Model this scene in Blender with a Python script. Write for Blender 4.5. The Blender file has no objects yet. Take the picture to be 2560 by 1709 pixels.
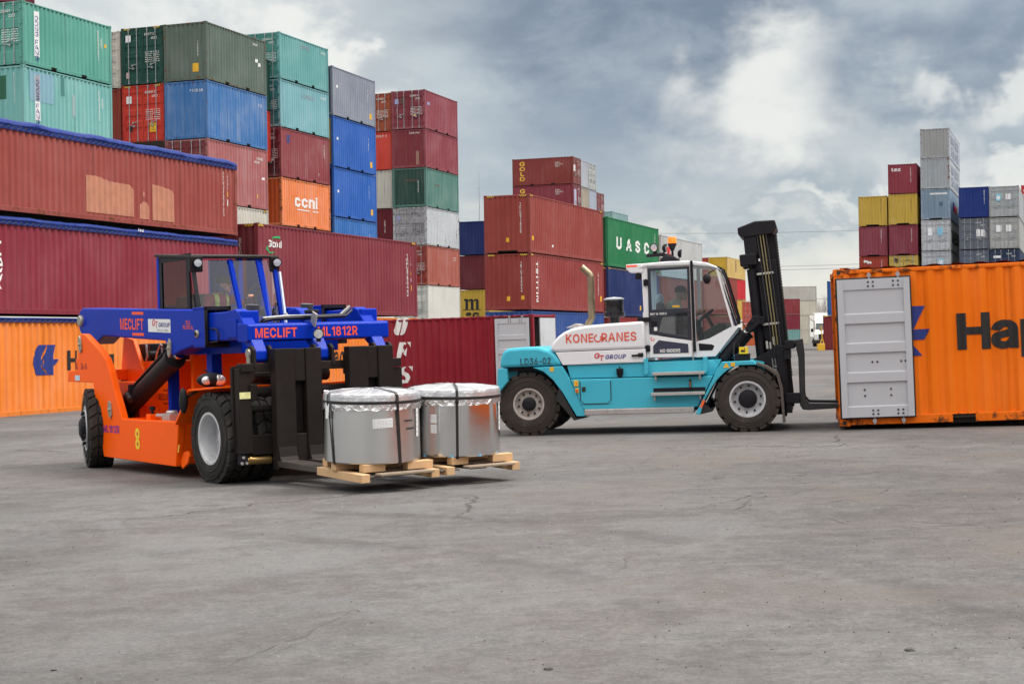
import bpy, bmesh, math, random
from mathutils import Vector, Matrix, geometry
R = math.radians
rnd = random.Random(7)
S = bpy.context.scene
COL = S.collection

# ---------------------------------------------------------------- camera
cam_d = bpy.data.cameras.new('camera'); cam = bpy.data.objects.new('camera', cam_d); COL.objects.link(cam)
cam_d.sensor_width = 36.0; cam_d.sensor_fit = 'HORIZONTAL'
cam_d.lens = 36.0 * 4041.3 / 2560.0
cam_d.clip_start = 0.1; cam_d.clip_end = 6000
_p, _r = -0.000876, 0.0147
_F = Vector((0, math.cos(_p), math.sin(_p))); _U0 = Vector((0, -math.sin(_p), math.cos(_p))); _R0 = Vector((1, 0, 0))
_Rt = _R0 * math.cos(_r) - _U0 * math.sin(_r); _Up = _U0 * math.cos(_r) + _R0 * math.sin(_r)
cam.matrix_world = Matrix(((_Rt.x, _Up.x, -_F.x, 0), (_Rt.y, _Up.y, -_F.y, 0), (_Rt.z, _Up.z, -_F.z, 1.65), (0, 0, 0, 1)))
S.camera = cam

# ---------------------------------------------------------------- exposure, sun, sky
S.view_settings.view_transform = 'Standard'; S.view_settings.look = 'None'
S.view_settings.gamma = 1.0; S.view_settings.use_curve_mapping = False
EXPOSURE = 0.66
S.view_settings.exposure = EXPOSURE
S.cycles.max_bounces = 8; S.cycles.transparent_max_bounces = 16
S.cycles.sample_clamp_indirect = 6.0
SUN_ELEV, SUN_AZ = R(58), R(88)          # azimuth clockwise from +Y
sun_d = bpy.data.lights.new('sun', 'SUN'); sun = bpy.data.objects.new('sun', sun_d); COL.objects.link(sun)
sun_d.energy = 2.0; sun_d.angle = R(20); sun_d.color = (1.0, 0.955, 0.89)
_sd = Vector((math.sin(SUN_AZ) * math.cos(SUN_ELEV), math.cos(SUN_AZ) * math.cos(SUN_ELEV), math.sin(SUN_ELEV)))
sun.rotation_euler = _sd.to_track_quat('Z', 'Y').to_euler()

def nd(nt, t, **kw):
    n = nt.nodes.new(t)
    for k, v in kw.items():
        if k.startswith('_'):
            n.inputs[int(k[1:])].default_value = v
        else:
            setattr(n, k, v)
    return n
def lk(nt, a, b): nt.links.new(a, b)
def mth(nt, op, a, b=None, c=None, clamp=False):
    n = nt.nodes.new('ShaderNodeMath'); n.operation = op; n.use_clamp = clamp
    for i, x in enumerate((a, b, c)):
        if x is None: continue
        if isinstance(x, (int, float)): n.inputs[i].default_value = x
        else: nt.links.new(x, n.inputs[i])
    return n.outputs[0]
def mixc(nt, fac, a, b, bt='MIX'):
    n = nt.nodes.new('ShaderNodeMix'); n.data_type = 'RGBA'; n.blend_type = bt; n.clamp_factor = True
    for s, x in ((0, fac), (6, a), (7, b)):
        if isinstance(x, (int, float)): n.inputs[s].default_value = x
        elif isinstance(x, tuple): n.inputs[s].default_value = x if len(x) == 4 else (*x, 1)
        else: nt.links.new(x, n.inputs[s])
    return n.outputs[2]
def smooth(nt, x, a, b):
    n = nt.nodes.new('ShaderNodeMapRange'); n.interpolation_type = 'SMOOTHSTEP'
    nt.links.new(x, n.inputs[0]); n.inputs[1].default_value = a; n.inputs[2].default_value = b
    return n.outputs[0]
def noise(nt, vec, scale, detail=4, rough=0.55, dist=0.0, col=False):
    n = nt.nodes.new('ShaderNodeTexNoise'); n.inputs['Scale'].default_value = scale
    n.inputs['Detail'].default_value = detail; n.inputs['Roughness'].default_value = rough
    n.inputs['Distortion'].default_value = dist
    if vec is not None: nt.links.new(vec, n.inputs['Vector'])
    return n.outputs[1 if col else 0]

def build_world():
    w = bpy.data.worlds.new('World'); S.world = w; w.use_nodes = True
    nt = w.node_tree; nt.nodes.clear()
    out = nd(nt, 'ShaderNodeOutputWorld')
    sky = nd(nt, 'ShaderNodeTexSky', sky_type='NISHITA'); sky.sun_disc = False
    sky.sun_elevation = SUN_ELEV; sky.sun_rotation = SUN_AZ; sky.dust_density = 2.0
    b1 = nd(nt, 'ShaderNodeBackground'); b1.inputs[1].default_value = 0.10; lk(nt, sky.outputs[0], b1.inputs[0])
    tc = nd(nt, 'ShaderNodeTexCoord')
    sep = nd(nt, 'ShaderNodeSeparateXYZ'); lk(nt, tc.outputs['Generated'], sep.inputs[0])
    dx, dy, dz = sep.outputs
    # cloud deck seen in perspective: project the direction on a high plane
    den = mth(nt, 'ADD', mth(nt, 'MAXIMUM', dz, 0.0), 0.10)
    cx = mth(nt, 'DIVIDE', dx, den); cy = mth(nt, 'DIVIDE', dy, den)
    cv = nd(nt, 'ShaderNodeCombineXYZ'); lk(nt, cx, cv.inputs[0]); lk(nt, cy, cv.inputs[1])
    cv.inputs[2].default_value = 3.7
    ng = nd(nt, 'ShaderNodeMapping'); ng.inputs['Scale'].default_value = (1.0, 1.0, 1.9); lk(nt, tc.outputs['Generated'], ng.inputs[0])
    n1a = noise(nt, cv.outputs[0], 0.62, 6, 0.55, 0.2); n1b = noise(nt, ng.outputs[0], 7.5, 6, 0.56, 0.3)
    n1 = mth(nt, 'ADD', mth(nt, 'MULTIPLY', n1a, 0.45), mth(nt, 'MULTIPLY', n1b, 0.55))
    n2 = noise(nt, ng.outputs[0], 17.0, 6, 0.58, 0.3)
    n3 = noise(nt, tc.outputs['Generated'], 8.0, 5, 0.55, 0.15)
    n4 = noise(nt, ng.outputs[0], 10.0, 6, 0.56, 0.2)
    # tangent-plane azimuth / elevation of the direction
    ady = mth(nt, 'MAXIMUM', mth(nt, 'ABSOLUTE', dy), 0.05)
    ta = mth(nt, 'DIVIDE', dx, ady); te = mth(nt, 'DIVIDE', dz, ady)
    wob = mth(nt, 'MULTIPLY', mth(nt, 'SUBTRACT', n3, 0.5), 0.26)
    wob2 = mth(nt, 'MULTIPLY', mth(nt, 'SUBTRACT', n4, 0.5), 0.17)
    front = smooth(nt, dy, 0.05, 0.4)
    def blob(a, e, ra, re, tilt=0.0, s0=1.0, s1=0.25):
        u = mth(nt, 'ADD', mth(nt, 'SUBTRACT', ta, a), wob); v = mth(nt, 'ADD', mth(nt, 'SUBTRACT', te, e), wob2)
        c, s = math.cos(tilt), math.sin(tilt)
        uu = mth(nt, 'ADD', mth(nt, 'MULTIPLY', u, c / ra), mth(nt, 'MULTIPLY', v, s / ra))
        vv = mth(nt, 'ADD', mth(nt, 'MULTIPLY', u, -s / re), mth(nt, 'MULTIPLY', v, c / re))
        d = mth(nt, 'SQRT', mth(nt, 'ADD', mth(nt, 'MULTIPLY', uu, uu), mth(nt, 'MULTIPLY', vv, vv)))
        return mth(nt, 'MULTIPLY', smooth(nt, d, s0, s1), front)
    # cloud body: slate to pale grey
    base = mixc(nt, smooth(nt, n1, 0.38, 0.66), (0.235, 0.295, 0.385), (0.50, 0.57, 0.615))
    base = mixc(nt, mth(nt, 'MULTIPLY', smooth(nt, n2, 0.45, 0.75), 0.40), base, (0.66, 0.70, 0.70))
    base = mixc(nt, mth(nt, 'MULTIPLY', smooth(nt, te, 0.165, 0.075), 0.62), base, (0.53, 0.60, 0.645))
    dark = blob(0.11, 0.195, 0.30, 0.060, -0.05)
    base = mixc(nt, mth(nt, 'MULTIPLY', dark, 0.92), base, mixc(nt, smooth(nt, n2, 0.35, 0.7), (0.185, 0.235, 0.315), (0.31, 0.37, 0.44)))
    dark2 = blob(0.215, 0.115, 0.10, 0.04, 0.2)
    base = mixc(nt, mth(nt, 'MULTIPLY', dark2, 0.45), base, (0.36, 0.43, 0.49))
    pale = mth(nt, 'MULTIPLY', smooth(nt, ta, 0.03, -0.17), front)
    base = mixc(nt, mth(nt, 'MULTIPLY', pale, 0.80), base, (0.73, 0.77, 0.76))
    # bright breaks
    for (a, e, ra, re, t, k) in ((0.168, 0.143, 0.105, 0.060, 0.30, 0.92), (0.235, 0.10, 0.07, 0.030, 0.9, 0.45), (0.30, 0.165, 0.05, 0.022, 0.7, 0.7),
                                 (-0.115, 0.176, 0.070, 0.016, -0.42, 0.95), (-0.16, 0.195, 0.10, 0.03, -0.35, 0.9), (-0.27, 0.19, 0.16, 0.03, -0.1, 0.5),
                                 (0.30, 0.098, 0.07, 0.016, 0.1, 0.8), (0.22, 0.083, 0.06, 0.012, 0.1, 0.7), (0.33, 0.20, 0.05, 0.03, 0.8, 0.35)):
        base = mixc(nt, mth(nt, 'MULTIPLY', blob(a, e, ra, re, t), k), base, (0.90, 0.905, 0.86))
    # cream band towards the horizon, broken by thin grey layers
    hz = smooth(nt, mth(nt, 'ADD', te, mth(nt, 'MULTIPLY', wob2, 0.9)), 0.098, 0.028)
    base = mixc(nt, mth(nt, 'MULTIPLY', hz, 0.88), base, (0.905, 0.885, 0.80))
    lay = blob(0.14, 0.072, 0.13, 0.007, 0.03, 1.0, 0.1)
    base = mixc(nt, mth(nt, 'MULTIPLY', lay, 0.55), base, (0.40, 0.47, 0.52))
    base = mixc(nt, smooth(nt, dz, 0.22, 0.45), base, (0.59, 0.570, 0.550))     # the deck overhead and behind, tinted warm so its light is less blue
    base = mixc(nt, mth(nt, 'MULTIPLY', smooth(nt, dy, 0.2, -0.3), 0.7), base, (0.62, 0.60, 0.575))
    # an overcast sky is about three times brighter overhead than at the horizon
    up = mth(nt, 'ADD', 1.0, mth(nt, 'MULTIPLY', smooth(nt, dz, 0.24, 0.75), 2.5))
    up = mth(nt, 'MULTIPLY', up, mth(nt, 'ADD', 1.0, mth(nt, 'MULTIPLY', smooth(nt, dy, 0.25, -0.35), 0.25)))   # unseen sky behind the camera, brightened to light the faces turned to it
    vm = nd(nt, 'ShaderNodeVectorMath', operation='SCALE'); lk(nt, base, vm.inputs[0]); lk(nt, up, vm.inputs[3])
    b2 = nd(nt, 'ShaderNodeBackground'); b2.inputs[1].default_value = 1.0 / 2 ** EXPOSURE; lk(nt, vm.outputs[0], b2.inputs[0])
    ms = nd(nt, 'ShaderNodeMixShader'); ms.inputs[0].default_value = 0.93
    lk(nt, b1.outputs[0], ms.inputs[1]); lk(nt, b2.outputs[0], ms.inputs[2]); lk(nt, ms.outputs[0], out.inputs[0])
build_world()

# ---------------------------------------------------------------- materials
MATS = {}
def principled(name):
    m = bpy.data.materials.new(name); m.use_nodes = True
    nt = m.node_tree; b = nt.nodes['Principled BSDF']
    return m, nt, b
def plain(name, col, rough=0.5, metal=0.0, var=0.12, scale=6.0, bump=0.0, spec=0.5, dirt=0.0, dirtcol=(0.09, 0.075, 0.06), coat=0.0):
    """painted or bare surface with uneven tone, optional grime and small dents"""
    if name in MATS: return MATS[name]
    m, nt, b = principled(name)
    tc = nd(nt, 'ShaderNodeTexCoord')
    n = noise(nt, tc.outputs['Object'], scale, 5, 0.6)
    c1 = tuple(min(1, c * (1 + var)) for c in col); c0 = tuple(c * (1 - var) for c in col)
    c = mixc(nt, n, c0, c1)
    if dirt > 0:
        d = noise(nt, tc.outputs['Object'], scale * 0.6, 8, 0.68, 0.5)
        c = mixc(nt, mth(nt, 'MULTIPLY', smooth(nt, d, 0.50, 0.74), dirt), c, dirtcol)
    lk(nt, c, b.inputs['Base Color'])
    rr = mth(nt, 'ADD', rough - 0.06, mth(nt, 'MULTIPLY', n, 0.12)); lk(nt, rr, b.inputs['Roughness'])
    b.inputs['Metallic'].default_value = metal; b.inputs['Specular IOR Level'].default_value = spec
    b.inputs['Coat Weight'].default_value = coat; b.inputs['Coat Roughness'].default_value = 0.08
    if bump > 0:
        bn = nd(nt, 'ShaderNodeBump'); bn.inputs['Strength'].default_value = 1.0; bn.inputs['Distance'].default_value = bump
        lk(nt, noise(nt, tc.outputs['Object'], scale * 2.5, 6, 0.6), bn.inputs['Height']); lk(nt, bn.outputs[0], b.inputs['Normal'])
    MATS[name] = m
    return m
def container_paint(col, rust=0.2, fade=0.2, seed=0, patches=None):
    key = ('cp', col, rust, fade, seed)
    if key in MATS: return MATS[key]
    m, nt, b = principled('container_paint')
    tc = nd(nt, 'ShaderNodeTexCoord')
    mp = nd(nt, 'ShaderNodeMapping'); mp.inputs['Location'].default_value = (seed * 3.17, seed * 1.71, seed * 0.9)
    lk(nt, tc.outputs['Object'], mp.inputs[0]); v = mp.outputs[0]
    ms = nd(nt, 'ShaderNodeMapping'); ms.inputs['Scale'].default_value = (7.0, 7.0, 0.35); lk(nt, v, ms.inputs[0])
    big = noise(nt, v, 0.55, 4, 0.55); streak = noise(nt, ms.outputs[0], 1.0, 4, 0.6); fine = noise(nt, v, 5.0, 8, 0.68)
    dk = tuple(c * 0.80 for c in col); lt = tuple(min(1, c * 1.16 + 0.008) for c in col)
    c = mixc(nt, big, dk, lt)
    # chalked, sun-bleached paint in vertical runs
    g = sum(col) / 3; pale = tuple(min(1, 0.58 * x + 0.32 * g + 0.125) for x in col)
    f1 = mth(nt, 'MULTIPLY', smooth(nt, mth(nt, 'ADD', mth(nt, 'MULTIPLY', streak, 0.6), mth(nt, 'MULTIPLY', big, 0.5)), 0.46, 0.74), fade)
    c = mixc(nt, f1, c, pale)
    # dark run-off
    ms2 = nd(nt, 'ShaderNodeMapping'); ms2.inputs['Scale'].default_value = (11.0, 11.0, 0.22); ms2.inputs['Location'].default_value = (4.1, 9.2, 1.3); lk(nt, v, ms2.inputs[0])
    s2 = noise(nt, ms2.outputs[0], 1.0, 3, 0.5)
    c = mixc(nt, mth(nt, 'MULTIPLY', smooth(nt, s2, 0.52, 0.74), 0.42), c, tuple(x * 0.5 for x in col))
    # rust spots and rust runs
    rs = mth(nt, 'MULTIPLY', smooth(nt, fine, 0.74 - 0.20 * rust, 0.80 - 0.17 * rust), min(1.0, 0.35 + rust))
    r2 = mth(nt, 'MULTIPLY', smooth(nt, mth(nt, 'MULTIPLY', s2, fine), 0.40 - 0.12 * rust, 0.50 - 0.10 * rust), min(1, rust * 1.6))
    rc = mixc(nt, noise(nt, v, 14.0, 3), (0.070, 0.022, 0.010), (0.20, 0.075, 0.028))
    rf = mth(nt, 'MAXIMUM', rs, r2)
    c = mixc(nt, rf, c, rc)
    # white scuffs
    ms3 = nd(nt, 'ShaderNodeMapping'); ms3.inputs['Scale'].default_value = (9.0, 9.0, 2.0); ms3.inputs['Location'].default_value = (1.1, 5.2, 7.3); lk(nt, v, ms3.inputs[0])
    sc = noise(nt, ms3.outputs[0], 1.0, 7, 0.7)
    c = mixc(nt, mth(nt, 'MULTIPLY', smooth(nt, sc, 0.715, 0.76), 0.45), c, (0.55, 0.52, 0.48))
    lk(nt, c, b.inputs['Base Color'])
    lk(nt, mth(nt, 'ADD', 0.48, mth(nt, 'MULTIPLY', rf, 0.35)), b.inputs['Roughness'])
    b.inputs['Specular IOR Level'].default_value = 0.12
    bn = nd(nt, 'ShaderNodeBump'); bn.inputs['Distance'].default_value = 0.012; bn.inputs['Strength'].default_value = 0.8
    lk(nt, noise(nt, v, 2.2, 4, 0.55), bn.inputs['Height']); lk(nt, bn.outputs[0], b.inputs['Normal'])
    MATS[key] = m
    return m
def glass(name, tint, refl=0.06, maxr=0.75):
    if name in MATS: return MATS[name]
    m = bpy.data.materials.new(name); m.use_nodes = True; nt = m.node_tree; nt.nodes.clear()
    out = nd(nt, 'ShaderNodeOutputMaterial'); t = nd(nt, 'ShaderNodeBsdfTransparent'); t.inputs[0].default_value = (*tint, 1)
    g = nd(nt, 'ShaderNodeBsdfGlossy'); g.inputs['Roughness'].default_value = 0.015; g.inputs[0].default_value = (0.95, 0.97, 1, 1)
    lw = nd(nt, 'ShaderNodeLayerWeight'); lw.inputs[0].default_value = 0.35
    f = mth(nt, 'ADD', refl, mth(nt, 'MULTIPLY', lw.outputs[1], maxr - refl), clamp=True)
    mx = nd(nt, 'ShaderNodeMixShader'); lk(nt, f, mx.inputs[0]); lk(nt, t.outputs[0], mx.inputs[1]); lk(nt, g.outputs[0], mx.inputs[2])
    lk(nt, mx.outputs[0], out.inputs[0]); MATS[name] = m
    return m
def stripes(name, a, b_, scale, ang=45):
    if name in MATS: return MATS[name]
    m, nt, b = principled(name)
    tc = nd(nt, 'ShaderNodeTexCoord'); mp = nd(nt, 'ShaderNodeMapping'); mp.inputs['Rotation'].default_value = (0, R(ang), R(ang * 0)); lk(nt, tc.outputs['Object'], mp.inputs[0])
    wv = nd(nt, 'ShaderNodeSeparateXYZ'); lk(nt, tc.outputs['Object'], wv.inputs[0])
    s = mth(nt, 'ADD', mth(nt, 'ADD', wv.outputs[0], wv.outputs[1]), wv.outputs[2])
    q = mth(nt, 'GREATER_THAN', mth(nt, 'FRACT', mth(nt, 'MULTIPLY', s, scale)), 0.5)
    lk(nt, mixc(nt, q, a, b_), b.inputs['Base Color']); b.inputs['Roughness'].default_value = 0.55
    MATS[name] = m
    return m
def emissive(name, col, s):
    if name in MATS: return MATS[name]
    m, nt, b = principled(name)
    b.inputs['Base Color'].default_value = (*col, 1); b.inputs['Emission Color'].default_value = (*col, 1); b.inputs['Emission Strength'].default_value = s
    MATS[name] = m
    return m

# ---------------------------------------------------------------- mesh building
def tag(o, label=None, cat=None, group=None, kind=None):
    if label: o['label'] = label
    if cat: o['category'] = cat
    if group: o['group'] = group
    if kind: o['kind'] = kind
    return o
def empty(name, label, cat, group=None, loc=(0, 0, 0), yaw=0.0, mat=None):
    o = bpy.data.objects.new(name, None); COL.objects.link(o); o.empty_display_size = 0.2
    if mat is not None: o.matrix_world = mat
    else: o.location = loc; o.rotation_euler = (0, 0, yaw)
    return tag(o, label, cat, group)

class MB:
    def __init__(s): s.v = []; s.f = []; s.mi = []; s.T = None; s.cur = 0
    def add(s, vs, fs):
        k = len(s.v)
        s.v += [tuple(s.T @ Vector(p)) if s.T is not None else tuple(p) for p in vs]
        s.f += [tuple(i + k for i in f) for f in fs]; s.mi += [s.cur] * len(fs)
        return s
    def box(s, x0, x1, y0, y1, z0, z1):
        return s.add([(x0, y0, z0), (x1, y0, z0), (x1, y1, z0), (x0, y1, z0), (x0, y0, z1), (x1, y0, z1), (x1, y1, z1), (x0, y1, z1)],
                     [(0, 3, 2, 1), (4, 5, 6, 7), (0, 1, 5, 4), (1, 2, 6, 5), (2, 3, 7, 6), (3, 0, 4, 7)])
    def bar(s, p, q, w, h, up=(0, 0, 1)):
        p, q = Vector(p), Vector(q); d = (q - p).normalized(); u = Vector(up)
        if abs(d.dot(u)) > 0.98: u = Vector((1, 0, 0))
        a = d.cross(u).normalized() * (w / 2); b = a.cross(d).normalized() * (h / 2)
        vs = [e + i * a + j * b for e in (p, q) for i, j in ((-1, -1), (1, -1), (1, 1), (-1, 1))]
        return s.add(vs, [(0, 1, 2, 3), (7, 6, 5, 4), (0, 4, 5, 1), (1, 5, 6, 2), (2, 6, 7, 3), (3, 7, 4, 0)])
    def prism(s, poly, a, b, ax='y'):
        """polygon in the plane across ax, extruded along ax from a to b"""
        def P(u, w, t): return {'y': (u, t, w), 'x': (t, u, w), 'z': (u, w, t)}[ax]
        n = len(poly)
        vs = [P(u, w, a) for u, w in poly] + [P(u, w, b) for u, w in poly]
        return s.add(vs, [tuple(range(n)), tuple(range(2 * n - 1, n - 1, -1))] + [(i, i + n, (i + 1) % n + n, (i + 1) % n) for i in range(n)])
    def cyl(s, p, q, r, r1=None, n=16, cap=True):
        p, q = Vector(p), Vector(q); d = (q - p).normalized(); u = Vector((0, 0, 1)) if abs(d.z) < 0.9 else Vector((1, 0, 0))
        a = d.cross(u).normalized(); b = d.cross(a); r1 = r if r1 is None else r1
        vs = [e + rr * (math.cos(t) * a + math.sin(t) * b) for e, rr in ((p, r), (q, r1)) for t in (2 * math.pi * i / n for i in range(n))]
        fs = [(i, (i + 1) % n, n + (i + 1) % n, n + i) for i in range(n)]
        if cap: fs += [tuple(range(n - 1, -1, -1)), tuple(range(n, 2 * n))]
        return s.add(vs, fs)
    def lathe(s, prof, o=(0, 0, 0), ax='z', n=32, close=False):
        """profile of (radius, height) turned about ax through o"""
        o = Vector(o); vs = []; fs = []; m = len(prof)
        for i in range(n):
            t = 2 * math.pi * i / n; c, sn = math.cos(t), math.sin(t)
            for r, h in prof:
                vs.append(o + Vector({'z': (r * c, r * sn, h), 'y': (r * c, h, r * sn), 'x': (h, r * c, r * sn)}[ax]))
        for i in range(n):
            j = (i + 1) % n
            for k in range(m if close else m - 1):
                l = (k + 1) % m
                fs.append((i * m + k, j * m + k, j * m + l, i * m + l))
        return s.add(vs, fs)
    def tube(s, pts, r, n=8, cap=True):
        pts = [Vector(p) for p in pts]; rs = r if isinstance(r, (list, tuple)) else [r] * len(pts)
        vs = []; a = None
        for i, p in enumerate(pts):
            d = (pts[min(i + 1, len(pts) - 1)] - pts[max(i - 1, 0)]).normalized()
            if a is None:
                a = d.cross(Vector((0, 0, 1)) if abs(d.z) < 0.9 else Vector((1, 0, 0))).normalized()
            else:
                a = (a - d * a.dot(d)).normalized()
            b = d.cross(a)
            vs += [p + rs[i] * (math.cos(t) * a + math.sin(t) * b) for t in (2 * math.pi * k / n for k in range(n))]
        fs = [(i * n + k, i * n + (k + 1) % n, (i + 1) * n + (k + 1) % n, (i + 1) * n + k) for i in range(len(pts) - 1) for k in range(n)]
        if cap: fs += [tuple(range(n - 1, -1, -1)), tuple(range((len(pts) - 1) * n, len(pts) * n))]
        return s.add(vs, fs)
    def ball(s, c, r, n=10, sq=(1, 1, 1)):
        c = Vector(c); m = n // 2 + 1; vs = []; fs = []
        for i in range(m + 1):
            ph = math.pi * i / m
            for k in range(n):
                t = 2 * math.pi * k / n
                vs.append(c + Vector((r * sq[0] * math.sin(ph) * math.cos(t), r * sq[1] * math.sin(ph) * math.sin(t), r * sq[2] * math.cos(ph))))
        for i in range(m):
            for k in range(n):
                fs.append((i * n + k, (i + 1) * n + k, (i + 1) * n + (k + 1) % n, i * n + (k + 1) % n))
        return s.add(vs, fs)
    def quad(s, *p): return s.add(list(p), [tuple(range(len(p)))])
    def build(s, name, mat, parent=None, bevel=0.0, smooth=0, seg=2, normals=True):
        me = bpy.data.meshes.new(name); me.from_pydata(s.v, [], s.f)
        for m in (mat if isinstance(mat, (list, tuple)) else [mat]): me.materials.append(m)
        if isinstance(mat, (list, tuple)): me.polygons.foreach_set('material_index', s.mi)
        if normals:
            bm = bmesh.new(); bm.from_mesh(me); bmesh.ops.remove_doubles(bm, verts=bm.verts, dist=1e-5)
            bmesh.ops.recalc_face_normals(bm, faces=bm.faces); bm.to_mesh(me); bm.free()
        if smooth:
            me.polygons.foreach_set('use_smooth', [True] * len(me.polygons)); me.set_sharp_from_angle(angle=R(smooth))
        o = bpy.data.objects.new(name, me); COL.objects.link(o)
        if parent is not None: o.parent = parent
        if bevel > 0:
            md = o.modifiers.new('bevel', 'BEVEL'); md.width = bevel; md.segments = seg; md.limit_method = 'ANGLE'; md.angle_limit = R(35)
            md.harden_normals = False
        return o

# ---------------------------------------------------------------- lettering
_TX = {}
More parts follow.
